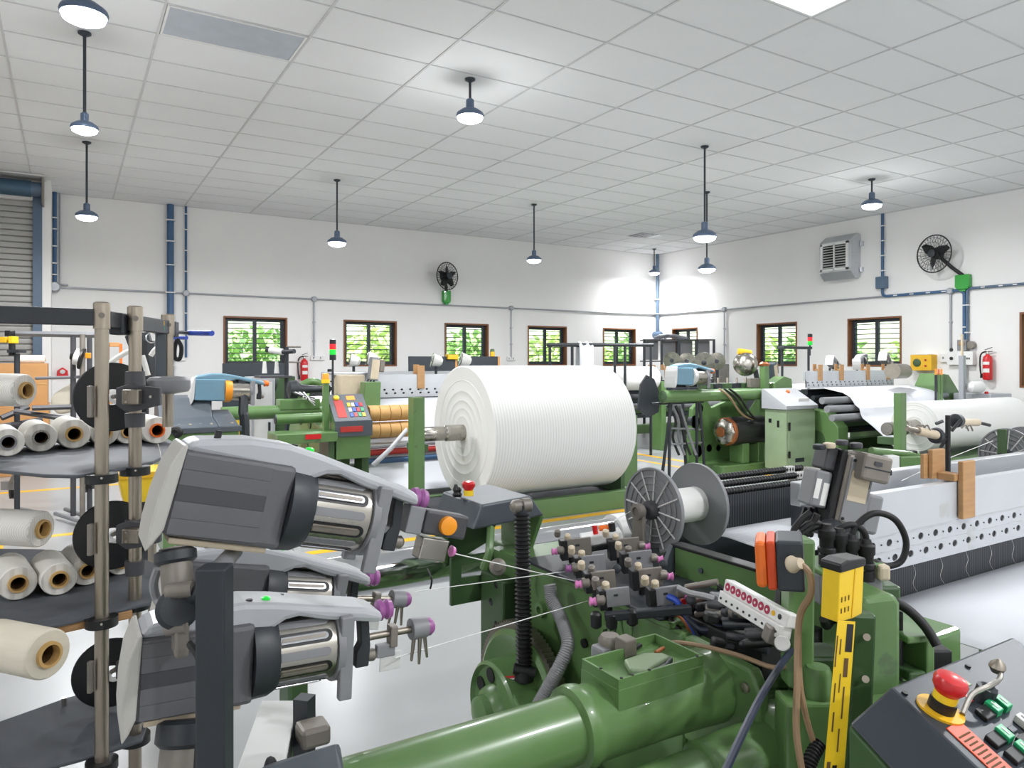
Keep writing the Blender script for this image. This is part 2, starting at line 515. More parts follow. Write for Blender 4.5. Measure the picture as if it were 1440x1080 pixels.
def ceiling_panel(cell, lens, label, name):
    k, r = cell
    x0, y0 = TX0+k*TX+.016, TY0+r*TY+.014; x1, y1 = x0+TX-.032, y0+TY-.028
    t = thing(name, label, 'ceiling panel', ((x0+x1)/2, (y0+y1)/2, CEIL))
    mb = MB()
    for q in ((x0, y0, x1, y0+.02), (x0, y1-.02, x1, y1), (x0, y0+.02, x0+.02, y1-.02), (x1-.02, y0+.02, x1, y1-.02)):
        mb.bb(q[0], q[1], CEIL-.008, q[2], q[3], CEIL+.03)
    mesh('rim', mb, 'white_paint', t)
    mb = MB(); mb.bb(x0+.02, y0+.02, CEIL-.002, x1-.02, y1-.02, CEIL+.02); mesh('diffuser', mb, lens, t)
    return t
pl = ceiling_panel(LIT, 'light_panel', 'lit white square ceiling light panel set among the tiles', 'ceiling_light_panel')
ceiling_panel(DIM, 'panel_grey', 'unlit grey rectangular ceiling light panel set among the tiles', 'ceiling_light_panel')
ld = bpy.data.lights.new('panel_glow', 'AREA'); ld.shape = 'RECTANGLE'; ld.size = 1.1; ld.size_y = .55; ld.energy = PANEL_W
lo = bpy.data.objects.new('panel_glow', ld); COL.objects.link(lo); lo.parent = pl; lo.location = (0, 0, -.02)
c = PZ(906, 331, CEIL)
t = thing('ceiling_vent', 'small dark square air vent in the ceiling near the room corner', 'vent', (c.x, c.y, CEIL))
mb = MB()
for q in range(4): mb.bb(c.x-.28+q*.14, c.y-.24, CEIL-.012, c.x-.19+q*.14, c.y+.24, CEIL-.002)
mesh('louvre', mb, 'grey_darker', t)
mb = MB(); mb.bb(c.x-.3, c.y-.26, CEIL-.006, c.x+.3, c.y+.26, CEIL+.001); mesh('frame', mb, 'pipe_grey', t)

# ------------------------------------------------------------------ windows: wooden lining, steel sashes, grille bars, panes
MBK = frame((0, YB, 0), (1, 0, 0), (0, 0, 1))             # local x right, y up, z into the room
MRT = frame((XR, 0, 0), (0, -1, 0), (0, 0, 1))
wcount = 0
def window(M, a0, a1, z0, z1, nbar):
    global wcount
    wcount += 1
    c = M @ Vector(((a0+a1)/2, z0, 0))
    w = thing('window_%d' % wcount, None, None, c); w['kind'] = 'structure'
    e = .035
    for (p, q, r_, s_) in ((a0, z0, a0+e, z1), (a1-e, z0, a1, z1), (a0+e, z1-e, a1-e, z1), (a0+e, z0, a1-e, z0+e)):
        mb = MB(); mb.bb(p, q, -WT+.01, r_, s_, .012, M); mesh('lining_board', mb, 'frame_brown', w)
    i0, i1, j0, j1 = a0+e, a1-e, z0+e, z1-e
    d = .075
    mb = MB()
    for (p, q, r_, s_) in ((i0, j0, i0+d, j1), (i1-d, j0, i1, j1), (i0+d, j1-d*.8, i1-d, j1), (i0+d, j0, i1-d, j0+d)):
        mb.bb(p, q, -.17, r_, s_, -.11, M)
    mesh('sash_frame', mb, 'window_dark', w)
    m = (i0+i1)/2
    mb = MB(); mb.bb(m-.035, j0+d, -.165, m+.035, j1-d*.8, -.105, M); mesh('mullion', mb, 'window_dark', w)
    for k in range(nbar):
        z = j0+d+(j1-j0-1.8*d)*(k+.6)/nbar
        mb = MB(); mb.bb(i0+.01, z-.009, -.095, i1-.01, z+.009, -.08, M); mesh('grille_bar', mb, 'window_dark', w)
    for p, q in ((i0+d, m-.035), (m+.035, i1-d)):
        mb = MB(); mb.bb(p, j0+d, -.142, q, j1-d*.8, -.138, M); mesh('pane', mb, 'glass', w)
for a0, a1, z0, z1 in back_o: window(MBK, a0, a1, z0, z1, 8)
for b0, b1, z0, z1 in right_o: window(MRT, -b1, -b0, z0, z1, 8)

# outside the windows: lawn and garden shrubs
mb = MB(); mb.bb(-40, YB+.3, -.4, 60, 70, -.3); struct(mesh('ground_north', mb, 'grass'))
mb = MB(); mb.bb(XR+.3, -30, -.4, 60, YB+.3, -.3); struct(mesh('ground_east', mb, 'grass'))
def shrub(x, y, h, r, m, label, n=1100):
    t = thing('garden_shrub', label, 'shrub', (x, y, -.3), 'shrubs outside the windows')
    mb = MB(); mb.cyl((x, y, -.3), (x, y, h*.6), .12, .05, 8); mesh('trunk', mb, 'bark', t)
    mb = MB(); rnd = random.Random(int(x*100+y*7))
    for k in range(n):
        a = rnd.uniform(0, 2*PI); b = rnd.uniform(-.75, 1); q = (rnd.random())**.45
        cx = x+math.cos(a)*math.sqrt(1-min(1, b*b))*r*q; cy = y+math.sin(a)*math.sqrt(1-min(1, b*b))*r*q; cz = h*.55+b*h*.5*q
        L = rnd.uniform(.12, .26); M = Matrix.Translation((cx, cy, cz)) @ Euler((rnd.uniform(-1, 1), rnd.uniform(-1, 1), a)).to_matrix().to_4x4()
        mb.add([(-L, 0, 0), (0, -L*.5, .03), (L, 0, 0), (0, L*.5, .03)], [(0, 1, 2, 3)], True, M)
    mesh('foliage', mb, m, t)
for k, (x, y, h, r) in enumerate([(.9, 21.5, 2.5, 1.75), (4.7, 21.9, 2.6, 1.8), (8.4, 21.5, 2.7, 1.75), (12.1, 22.2, 2.7, 1.8), (16.0, 22.3, 2.8, 1.8), (20.0, 22.6, 2.8, 1.9)]):
    shrub(x, y, h, r, 'leaf' if k % 2 == 0 else 'leaf_deep', 'leafy green shrub on the lawn beyond the windows of the fan wall')
for k, (x, y, h, r) in enumerate([(20.5, 17.9, 2.8, 1.5), (20.3, 14.6, 2.6, 1.5), (20.4, 11.2, 2.3, 1.5), (20.3, 7.8, 2.2, 1.5), (20.4, 4.5, 2.6, 1.5)]):
    shrub(x, y, h, r, 'leaf_deep' if k % 2 else 'leaf', 'leafy green shrub on the lawn beyond the windows of the ventilator wall')

# ------------------------------------------------------------------ roller shutter door
sh = thing('door_1', None, None, ((SX0+SX1)/2, YS, 0)); sh['kind'] = 'structure'
nsl = 44
me = None
for k in range(nsl):
    z0 = SZ*k/nsl
    if me is None:
        mb = MB(); h = SZ/nsl
        poly = [(0, .002), (-.012, .012), (-.016, h*.5), (-.012, h-.014), (0, h-.004), (.006, h*.5)]
        M = Matrix.Translation((SX0-.1, YS+.12, z0)) @ Matrix(((0, 0, 1, 0), (1, 0, 0, 0), (0, 1, 0, 0), (0, 0, 0, 1)))
        mb.prism(poly, 0, SX1-SX0+.2, M, True)
        o = mesh('slat', mb, 'shutter', sh); me = o.data
    else:
        o = bpy.data.objects.new('slat', me); COL.objects.link(o); o.parent = sh; o.location = (0, 0, z0)
for x in (SX0-.02, SX1):
    mb = MB(); mb.bb(x-.04, YS-.03, 0, x+.09, YS+.10, SZ+.05); mesh('guide_rail', mb, 'pipe_slate', sh, .004)
mb = MB(); mb.cyl((SX0-.1, YS-.20, SZ+.14), (SX1-.05, YS-.20, SZ+.14), .13, n=28); mesh('shutter_barrel', mb, 'shutter_blue', sh)
mb = MB(); mb.cyl((SX1-.05, YS-.20, SZ+.14), (SX1+.09, YS-.20, SZ+.14), .115, n=28); mesh('barrel_end', mb, 'pipe_slate', sh)
mb = MB(); mb.bb(SX1+.09, YS-.36, SZ-.10, SX1+.12, YS, SZ+.32); mesh('end_plate', mb, 'taupe', sh, .004)
mb = MB(); mb.bb(SX0-.1, YS-.4, CEIL-.03, SX1+.14, YS, CEIL-.004); mesh('shutter_cover', mb, 'grey_light', sh)

# ------------------------------------------------------------------ pipes and conduits on the walls
def conduit(name, label, M, pts, r, m, clamps=(), boxes=(), off=.035, cat='conduit', bm='pipe_grey'):
    """pts, clamps, boxes in wall coordinates (a, z)"""
    c = M @ Vector((pts[0][0], min(p[1] for p in pts), 0))
    t = thing(name, label, cat, c)
    path = []
    for i, p in enumerate(pts):
        v = Vector((p[0], p[1], off))
        if 0 < i < len(pts)-1:
            a = Vector((*pts[i-1], off)); b = Vector((*pts[i+1], off))
            q = min(.09, (a-v).length*.4, (b-v).length*.4)
            a = v+(a-v).normalized()*q; b = v+(b-v).normalized()*q
            for k in range(6):
                s = k/5
                path.append(a*(1-s)**2+v*2*s*(1-s)+b*s*s)
        else: path.append(v)
    mb = MB(); mb.tube([M @ v for v in path], r, 10); mesh('pipe', mb, m, t)
    for a, z in clamps:
        mb = MB(); mb.box((a, z, off*.5+r*.5), (r*2.8, .02, off+r*1.3), M); mesh('clamp', mb, 'white_paint' if m.startswith('pipe_b') or m == 'pipe_slate' else 'pipe_grey', t)
    for a, z, w in boxes:
        mb = MB(); mb.turn(M @ Vector((a, z, 0)), M.to_3x3() @ Vector((0, 0, 1)), [(w, 0), (w, off*2), (w*.8, off*2.3)], 16); mesh('junction_box', mb, bm, t)
    return t
def bx(px): return PY(px, 500, YB).x
def ry(px): return -PX(px, 500, XR).y
CZ = EYE+.444*3.0
conduit('wall_conduit', 'thin grey conduit running level along the whole fan wall', MBK, [(-.2, CZ), (XR-.05, CZ)], .018, 'pipe_grey',
        [(bx(p), CZ) for p in (96, 180, 320, 380, 500, 560, 640, 690, 780, 850)], [(bx(p), CZ, .06) for p in (76, 261, 441, 718)])
conduit('wall_conduit', 'thin grey conduit running level along the ventilator wall', MRT, [(ry(924), CZ), (ry(1247), CZ)], .018, 'pipe_grey',
        [(ry(p), CZ) for p in (960, 1060, 1110, 1160, 1200)], [(ry(1020), CZ, .06)])
conduit('wall_pipe', 'thick blue pipe rising up the fan wall to the ceiling', MBK, [(bx(239), .02), (bx(239), CEIL)], .062, 'pipe_blue',
        [(bx(239), z) for z in (4.35, 3.95, 3.5, 2.98, 2.3, 1.6)], off=.07, cat='pipe')
conduit('wall_pipe', 'thin dark blue pipe beside the thick blue pipe', MBK, [(bx(261), 1.75), (bx(261), CEIL)], .022, 'pipe_blue',
        [(bx(261), z) for z in (4.5, 4.2, 3.8, 3.4, 2.6, 2.2)], off=.05, cat='pipe')
conduit('wall_pipe', 'blue pipe with a flared top beside the roller shutter', MBK, [(bx(77), 2.98), (bx(77), CEIL)], .035, 'pipe_blue',
        [(bx(77), z) for z in (4.2, 4.0, 3.7, 3.4, 3.2)], [(bx(77), 2.98, .09)], off=.10, cat='pipe')
conduit('wall_pipe', 'slim grey pipe turning into the level conduit by the shutter', MBK, [(bx(84), CEIL), (bx(84), CZ+.05), (bx(96), CZ+.05)], .014, 'pipe_grey', off=.05, cat='pipe')
conduit('wall_conduit', 'grey conduit dropping to a socket between the first two windows', MBK, [(bx(441), CZ), (bx(441), 1.75)], .018, 'pipe_grey', [(bx(441), z) for z in (2.5, 2.1)])
conduit('wall_conduit', 'grey conduit dropping to a socket between the last windows of the fan wall', MBK, [(bx(718), CZ), (bx(718), 1.75)], .018, 'pipe_grey', [(bx(718), z) for z in (2.5, 2.1)])
conduit('wall_conduit', 'grey conduit dropping down the ventilator wall close to the corner', MRT, [(ry(1020), CZ), (ry(1020), 1.7)], .018, 'pipe_grey', [(ry(1020), z) for z in (2.5, 2.1)])
conduit('wall_pipe', 'blue pipe in the corner where the two walls meet', MBK, [(XR-.12, 2.45), (XR-.12, CEIL)], .045, 'pipe_slate', [(XR-.12, z) for z in (3.4, 3.0)], [(XR-.12, 2.42, .09)], off=.12, cat='pipe', bm='pipe_slate')
t = conduit('wall_conduit', 'blue conduit from the ceiling through a grey box and along beside the ventilator', MRT,
            [(ry(1243), CEIL), (ry(1243), CZ+.0), (ry(1352), CZ), (ry(1358), CZ-.06), (ry(1358), 1.95)], .028, 'pipe_blue',
            [(ry(1243), z) for z in (4.4, 4.1, 3.8, 3.5)]+[(ry(p), CZ) for p in (1262, 1285, 1308, 1330)]+[(ry(1358), z) for z in (2.7, 2.3)], off=.05)
mb = MB(); mb.bb(ry(1236), 3.14, .01, ry(1250), 3.38, .13, MRT); mesh('switch_box', mb, 'pipe_slate', t, .01)
conduit('wall_conduit', 'blue conduit running from the green fan towards the last window', MRT,
        [(ry(1362), 2.0), (ry(1362), CZ+.02), (ry(1378), CZ+.02), (ry(1480), CZ+.02)], .024, 'pipe_slate', [(ry(p), CZ+.02) for p in (1385, 1410, 1430)]+[(ry(1362), z) for z in (2.7, 2.2)], off=.05)
conduit('wall_conduit', 'grey conduit dropping to the white socket beside the extinguisher', MRT, [(ry(1338), CZ), (ry(1338), 1.78)], .018, 'pipe_grey', [(ry(1338), 2.4)], [(ry(1338), CZ, .06), (ry(1338), 1.8, .04)])

def socket(M, a, z, w, h, label, n=2):
    c = M @ Vector((a, z, 0)); t = thing('wall_socket', label, 'socket', c)
    mb = MB(); mb.bb(a-w/2, z-h/2, 0, a+w/2, z+h/2, .05, M); mesh('housing', mb, 'white_paint', t, .006)
    for k in range(n):
        x = a-w/2+w*(k+.5)/n
        mb = MB(); mb.bb(x-w*.1, z-.02, .05, x-w*.02, z+.02, .056, M); mesh('switch', mb, 'grey_mid', t)
socket(MBK, bx(446), 1.75, .30, .10, 'white double socket beside the fire extinguisher near the first window')
socket(MBK, bx(718), 1.75, .24, .10, 'white double socket under the conduit drop behind the big roll')
socket(MBK, bx(236), 1.74, .62, .11, 'long white socket strip beside the thick blue pipe', 3)
socket(MRT, ry(1336), 1.74, .32, .16, 'white double socket under the conduit beside the yellow box')

# ------------------------------------------------------------------ pendant lamps
def lamp(x, y, t, s, label, ztop=CEIL):
    c = P(x, y, t)
    build_lamp(c, s, label)
def build_lamp(c, s, label):
    r = .15*s
    o = thing('pendant_lamp', label, 'lamp', c, 'pendant lamps hanging from the ceiling')
    mb = MB(); mb.turn(c, (0, 0, 1), [(r, 0), (r*1.04, .02*s), (r*.98, .045*s), (r*.62, .085*s), (r*.30, .10*s)], 28); mesh('housing', mb, 'lamp_body', o)
    mb = MB(); mb.turn(c+Vector((0, 0, .10*s)), (0, 0, 1), [(.045*s, 0), (.045*s, .09*s), (.036*s, .10*s), (.02*s, .11*s)], 18); mesh('socket', mb, 'lamp_body', o)
    mb = MB(); mb.turn(c, (0, 0, -1), [(r*.96, 0), (r*.88, .030*s), (r*.5, .056*s), (1e-4, .062*s)], 28); mesh('lens', mb, 'lamp_lens', o)
    mb = MB(); mb.cyl(c+Vector((0, 0, .20*s)), Vector((c.x, c.y, CEIL)), .014, n=10); mesh('rod', mb, 'slate_dark', o)
    mb = MB(); mb.turn((c.x, c.y, CEIL-.035), (0, 0, 1), [(.02, 0), (.055, .02), (.055, .035)], 16); mesh('ceiling_rose', mb, 'slate_dark', o)
    d = bpy.data.lights.new('lamp_glow', 'AREA'); d.shape = 'DISK'; d.size = r*1.7; d.energy = LAMP_W; d.color = (.97, .98, 1.0)
    g = bpy.data.objects.new('lamp_glow', d); COL.objects.link(g); g.parent = o; g.location = (0, 0, -.068*s)
    d = bpy.data.lights.new('lamp_spill', 'POINT'); d.shadow_soft_size = r; d.energy = LAMP_W*.19; d.color = (.97, .98, 1.0)
    g = bpy.data.objects.new('lamp_spill', d); COL.objects.link(g); g.parent = o; g.location = (0, 0, -.22*s)
lamp(118, 22, 5.1, 1.0, 'large pendant lamp hanging level with the roller shutter side, first of three in a row')
lamp(119, 182, 6.62, .74, 'pendant lamp in the row towards the shutter, middle of the three')
lamp(122, 305, 9.9, .9, 'pendant lamp beside the roller shutter, hanging before the blank wall')
lamp(474, 342, 11.95, 1, 'pendant lamp on a long rod between the two nearest windows of the fan wall')
lamp(661, 165, 7.7, .95, 'pendant lamp on a very short rod over the big white roll')
lamp(751, 366, 13.8, .92, 'pendant lamp hanging beside the fan of the far wall')
lamp(991, 334, 10.1, 1.06, 'pendant lamp on the longest rod over the looms')
lamp(994, 379, 12.8, 1, 'pendant lamp hanging lowest, just behind the long-rod lamp')
lamp(920, 384, 19.2, .95, 'pendant lamp close to the corner where the walls meet')
lamp(1226, 289, 11.9, 1.05, 'pendant lamp on a short rod beside the ventilator')
for x, y in ((-3.5, -3.5), (1.5, -3.5), (6.5, -3.5), (11.5, -3.5), (-3.5, 2.5), (6.5, 1.5), (11.5, 1.8), (2.6, -1.0)):  # lamps out of view; the last is added to light the foreground
    build_lamp(Vector((x, y, 3.9)), 1, 'unseen pendant lamp over the hall floor out of the looms, same pattern as the rest')

# ------------------------------------------------------------------ wall fans
def fan(M, a, z, R, ba, bz, bw, bh, nb, label, tilt):
    """M wall frame; (a, z) hub, guard radius R; (ba, bz) centre of the green base"""
    t = thing('wall_fan', label, 'fan', M @ Vector((ba, bz-bh/2, 0)))
    q = .34
    N = M @ Matrix.Translation((a, z, q)) @ Matrix.Rotation(tilt, 4, 'Y')
    mb = MB()
    poly = [(-bw/2, bh/2), (-bw/2, -bh*.32), (-bw*.34, -bh/2), (bw*.34, -bh/2), (bw/2, -bh*.32), (bw/2, bh/2)]
    mb.prism(poly, 0, .12, M @ Matrix.Translation((ba, bz, 0))); mesh('base', mb, 'fan_green', t, .015)
    mb = MB(); mb.bb(ba-bw*.2, bz-bh*.62, .02, ba+bw*.2, bz-bh*.48, .09, M); mesh('pull_switch', mb, 'fan_green', t)
    mb = MB(); mb.tube([M @ Vector(v) for v in ((ba, bz+bh*.45, .07), (ba*.6+a*.4, bz*.5+z*.5, .14), (a, z, q-.1))], .035, 10); mesh('arm', mb, 'black', t)
    def L(r, ang, d): return N @ Vector((r*math.cos(ang), r*math.sin(ang), d))
    ax = N.to_3x3() @ Vector((0, 0, 1))
    mb = MB(); mb.turn(N @ Vector((0, 0, -.2)), ax, [(.05, 0), (.10, .05), (.10, .16), (.06, .19)], 20); mesh('motor', mb, 'black', t)
    mb = MB(); mb.torus(N.translation, ax, R, .012, 40, 6); mesh('guard_ring', mb, 'black', t)
    mb = MB()
    for k in range(30):
        an = 2*PI*k/30; th = .0035
        mb.tube([L(.09, an, .07), L(R*.55, an, .075), L(R*.9, an, .045), L(R, an, 0), L(R*.9, an, -.06), L(.12, an, -.10)], th, 4)
    for rr, dd in ((R*.35, .075), (R*.62, .075), (R*.85, .05)): mb.torus(N @ Vector((0, 0, dd)), ax, rr, .0035, 32, 4)
    mesh('guard_wires', mb, 'black', t)
    mb = MB(); mb.turn(N @ Vector((0, 0, .06)), ax, [(.075, 0), (.075, .02), (.05, .03)], 20); mesh('badge', mb, 'charcoal', t)
    mb = MB(); mb.turn(N @ Vector((0, 0, -.02)), ax, [(.06, 0), (.055, .06), (.02, .075)], 18); mesh('hub', mb, 'black', t)
    for k in range(nb):
        an = 2*PI*k/nb+.35
        rows = []
        for i in range(6):
            r = .05+(R*.86-.05)*i/5; w = (.03+.055*math.sin(PI*min(1, .25+i/6)))*(R/.36)
            rows.append([N @ (Matrix.Rotation(an, 3, 'Z') @ Vector((r, s*w, -.005+.03*s-.012*i*.2))) for s in (-1, -.3, .4, 1)])
        mb = MB(); mb.sheet(rows)
        o = mesh('blade', mb, 'black', t); sd = o.modifiers.new('thick', 'SOLIDIFY'); sd.thickness = .004
pb = PY(632, 391, YB); pg = PY(626, 418, YB)
fan(MBK, pb.x-.22, pb.z, .31, pg.x, pg.z, .19, .29, 5, 'black caged wall fan with green base above the middle windows', .25)
pb = PX(1343, 357, XR); pg = PX(1357, 397, XR)
fan(MRT, -pb.y-.20, pb.z, .345, -pg.y, pg.z, .25, .27, 3, 'black caged wall fan with green base beside the ventilator', -.15)

# ------------------------------------------------------------------ stainless ventilator
a0, a1 = ry(1164)-.0, ry(1213); z1, z0 = PX(1190, 333, XR).z, PX(1190, 392, XR).z
t = thing('ventilator', 'stainless steel wall ventilator with white louvred grille', 'ventilator', MRT @ Vector(((a0+a1)/2, z0, 0)))
D = .34
mb = MB(); w = a1-a0; h = z1-z0
poly = [(0, h), (0, .0), (D*.55, -.03), (D, h*.14), (D, h*.86), (D*.4, h+.02)]
mb.prism(poly, a0+.04, a1-.04, MRT @ Matrix(((0, 0, 1, 0), (0, 1, 0, z0), (1, 0, 0, 0), (0, 0, 0, 1)))); mesh('housing', mb, 'alu', t, .006)
mb = MB(); gz0, gz1, g0, g1 = z0+h*.17, z0+h*.83, a0+.08, a1-.09
for q in ((g0, gz0, g0+.05, gz1), (g1-.05, gz0, g1, gz1), (g0, gz0, g1, gz0+.05), (g0, gz1-.05, g1, gz1), ((g0+g1)/2-.015, gz0, (g0+g1)/2+.015, gz1)):
    mb.bb(q[0], q[1], D-.01, q[2], q[3], D+.03, MRT)
mesh('grille_frame', mb, 'white_paint', t, .004)
mb = MB(); mb.bb(g0+.03, gz0+.03, D, g1-.03, gz1-.03, D+.004, MRT); mesh('grille_back', mb, 'black', t)
for k in range(9):
    z = gz0+.07+(gz1-gz0-.12)*k/8.6
    mb = MB(); mb.box((0, 0, 0), (g1-g0-.09, .008, .03), MRT @ Matrix.Translation(((g0+g1)/2, z, D+.016)) @ Matrix.Rotation(.6, 4, 'X')); mesh('louvre', mb, 'grey_light', t)
for k, (a, z) in enumerate(((a0+.02, z1-.2), (a0+.02, z0+.2), (a1+.0, z1-.2), (a1+.0, z0+.15))):
    mb = MB(); mb.bb(a-.03, z-.05, 0, a+.03, z+.05, .06, MRT); mesh('bracket', mb, 'alu', t, .004)

# ------------------------------------------------------------------ fire extinguishers
def extinguisher(M, a, z, label):
    t = thing('fire_extinguisher', label, 'extinguisher', M @ Vector((a, z, 0)))
    up = Vector((0, 0, 1)); c = M @ Vector((a, z, .10)); r = .078
    mb = MB(); mb.turn(c, up, [(r*.9, 0), (r, .02), (r, .36), (r*.85, .41), (r*.4, .44), (.025, .455)], 24); mesh('cylinder', mb, 'red', t)
    for z0_, h_ in ((.13, .07), (.27, .05)):
        mb = MB(); N = M @ Matrix.Translation((a, z+z0_, .10))
        mb.sheet([[N @ Vector(((r+.0015)*math.sin(q), zz, (r+.0015)*math.cos(q))) for q in [-.75+1.5*i/8 for i in range(9)]] for zz in (0, h_)]); mesh('label_plate', mb, 'label_white', t)
    mb = MB(); mb.turn(c+up*.45, up, [(.025, 0), (.028, .03), (.02, .05)], 12); mesh('valve', mb, 'steel', t)
    N = M @ Matrix.Translation((a, z+.5, .10))
    mb = MB(); mb.box((.02, .0, 0), (.12, .012, .024), N); mb.box((.03, .045, 0), (.13, .010, .022), N @ Matrix.Rotation(.35, 4, 'Z')); mesh('handle', mb, 'black', t, .003)
    pts = [N @ Vector(v) for v in ((-.02, 0, 0), (-.09, -.02, .0), (-.125, -.10, .0), (-.125, -.3, 0), (-.105, -.45, 0))]
    mb = MB(); mb.tube(smooth_path(pts), .013, 8); mb.cyl(pts[-1]+up*.06, pts[-1]-up*.02, .018, .022, 10); mesh('hose', mb, 'rubber', t)
    mb = MB(); mb.bb(a-.02, z+.30, 0, a+.02, z+.36, .04, M); mesh('bracket', mb, 'black', t)
p = PY(426, 535, YB); extinguisher(MBK, p.x, p.z, 'red fire extinguisher on the wall between the first two windows')
p = PX(1393, 534, XR); extinguisher(MRT, -p.y, p.z, 'red fire extinguisher on the ventilator wall near the white switch box')
# ------------------------------------------------------------------ short forms for parts
def B(t, name, m, x0, y0, z0, x1, y1, z1, bev=.004, M=None):
    mb = MB(); mb.bb(min(x0, x1), min(y0, y1), min(z0, z1), max(x0, x1), max(y0, y1), max(z0, z1), M)
    return mesh(name, mb, m, t, bev)
def CY(t, name, m, p0, p1, r, r1=None, n=20):
    mb = MB(); mb.cyl(p0, p1, r, r1, n)
    return mesh(name, mb, m, t)
def TB(t, name, m, pts, r, n=8, k=6):
    mb = MB(); mb.tube(smooth_path(pts, k) if k else pts, r, n)
    return mesh(name, mb, m, t)
def TU(t, name, m, p0, d, prof, n=24, closed=False):
    mb = MB(); mb.turn(p0, d, prof, n, closed)
    return mesh(name, mb, m, t)
def PR(t, name, m, poly, d0, d1, M=None, bev=.004, smooth=False):
    mb = MB(); mb.prism(poly, d0, d1, M, smooth)
    return mesh(name, mb, m, t, bev)
# local (x, y) of a profile -> world Y, Z with extrusion along world X, and -> world X, Z with extrusion along Y
M_YZ = Matrix(((0, 0, 1, 0), (1, 0, 0, 0), (0, 1, 0, 0), (0, 0, 0, 1)))
M_XZ = Matrix(((1, 0, 0, 0), (0, 0, -1, 0), (0, 1, 0, 0), (0, 0, 0, 1)))
X_, Y_, Z_ = Vector((1, 0, 0)), Vector((0, 1, 0)), Vector((0, 0, 1))

# ------------------------------------------------------------------ weft feeders
def stadium(x0, x1, a, r0, R, up, n=6):
    """a strip with round far end, bent over a drum of radius R about local x, centred on angle up, half angle a"""
    pts = []
    L = a*R
    pts += [(x0, -1), (x1-L, -1)]
    pts += [(x1-L+L*math.cos(q), math.sin(q)) for q in [(-PI/2+PI*i/8) for i in range(1, 8)]]
    pts += [(x1-L, 1), (x0, 1)]
    rows = []
    for x, w in pts:
        rows.append((x, up+a*w))
    return rows
def strip(mb, M, rows, R, h):
    n = len(rows)
    v = [(x, R*math.cos(a), R*math.sin(a)) for x, a in rows]+[(x, (R+h)*math.cos(a), (R+h)*math.sin(a)) for x, a in rows]
    f = [tuple(range(n, 2*n))]
    for i in range(n-1): f.append((i, i+1, n+i+1, n+i))
    mb.add(v, f, False, M)
def feeder(M, label, group=None, c=None, full=True, brake=False, guide=True, led=True, sc=1.0):
    """M: local x forward along the drum axis, y up, z towards the open side; origin in the dark ring"""
    c = c or dict(body='grey_dark', band='grey_darker', top='grey_plastic', cap='cap_grey', ring='charcoal', drum='steel', eye='purple')
    o = M.translation
    t = thing('weft_feeder', label, 'weft feeder', o, group)
    R3 = M.to_3x3()
    def V(x, y, z): return M @ Vector((x, y, z))
    ax = R3 @ X_
    PR(t, 'housing', c['body'], [(-.205, .070), (-.205, -.070), (-.012, -.075), (-.012, .072)], -.058, .060, M, .010)
    ys = [-.066, -.040, -.012, .014, .040, .064]
    for k in range(5):
        B(t, 'side_panel', c['band'] if k == 2 else c['body'], -.198, ys[k]+.0003, .058, -.055, ys[k+1]-.0003, .0612, .0004, M)
    PR(t, 'back_cap', c['cap'], [(-.198, .080), (-.206, .078), (-.219, .040), (-.225, -.01), (-.226, -.06), (-.223, -.098), (-.214, -.085), (-.203, -.06)], -.064, .066, M, .006)
    PR(t, 'top_arm', c['top'], [(-.205, .068), (-.190, .088), (-.10, .106), (-.03, .108), (.03, .100), (.10, .086), (.20, .068), (.236, .056), (.240, .034),
       (.20, .040), (.12, .055), (.07, .069), (.045, .066), (.015, .050), (-.02, .050), (-.06, .062)], -.046, .050, M, .010)
    TU(t, 'ring', c['ring'], V(-.014, -.002, 0), ax, [(.060, 0), (.082, 0), (.080, .030), (.072, .046), (.060, .046)], 36, True)
    TU(t, 'drum', c['drum'], V(.028, -.004, 0), ax, [(.066, 0), (.066, .112), (.058, .118)], 36)
    if full:
        for k in range(14):
            a = 2*PI*k/14+.12
            if k % 2 == 0:
                mb = MB(); strip(mb, M @ Matrix.Translation((0, -.004, 0)), stadium(.034, .132, .185, 0, .066, a), .066, .0008); mesh('slot', mb, 'black', t)
                mb = MB(); strip(mb, M @ Matrix.Translation((0, -.004, 0)), stadium(.034, .124, .105, 0, .066, a), .066, .0035); mesh('drum_finger', mb, 'chrome' if k % 4 else 'steel_dull', t, .0012)
                mb = MB(); strip(mb, M @ Matrix.Translation((0, -.004, 0)), stadium(.036, .118, .045, 0, .066, a), .0695, .0008); mesh('finger_inlay', mb, 'taupe', t)
            else:
                mb = MB(); strip(mb, M @ Matrix.Translation((0, -.004, 0)), stadium(.034, .128, .12, 0, .066, a), .066, .0016); mesh('drum_rib', mb, 'grey_mid', t, .001)
        for x, z in ((-.15, .02), (-.02, .03), (.05, -.02)):
            TU(t, 'screw', 'black', V(x, .107 if x < 0 else .094, z), R3 @ Y_, [(.006, -.012), (.006, .002)], 12)
    if led: TU(t, 'status_light', 'led_green', V(.012, .100, .02), R3 @ Y_, [(.008, -.01), (.008, .006), (.004, .008)], 14)
    TU(t, 'front_ring', 'grey_mid', V(.142, -.004, 0), ax, [(.056, 0), (.074, 0), (.074, .014), (.056, .014)], 32, True)
    for z, w in ((.050, .018), (-.062, .018)):
        B(t, 'front_bar', 'grey_mid', .146, -.098, z, .172, .062, z+w, .003, M)
    B(t, 'front_link', 'grey_mid', .150, -.01, -.05, .168, .006, .052, .003, M)
    B(t, 'front_cover', 'black', .158, -.075, -.045, .164, .055, .045, .003, M)
    PR(t, 'front_foot', 'charcoal', [(.200, .046), (.220, .044), (.226, -.02), (.224, -.062), (.196, -.062), (.197, -.03), (.206, -.015)], -.012, .016, M, .003)
    TU(t, 'eyelet', c['eye'], V(.238, .045, .002), ax, [(.008, 0), (.020, .004), (.022, .012), (.016, .018), (.021, .024), (.018, .034), (.006, .036)], 24)
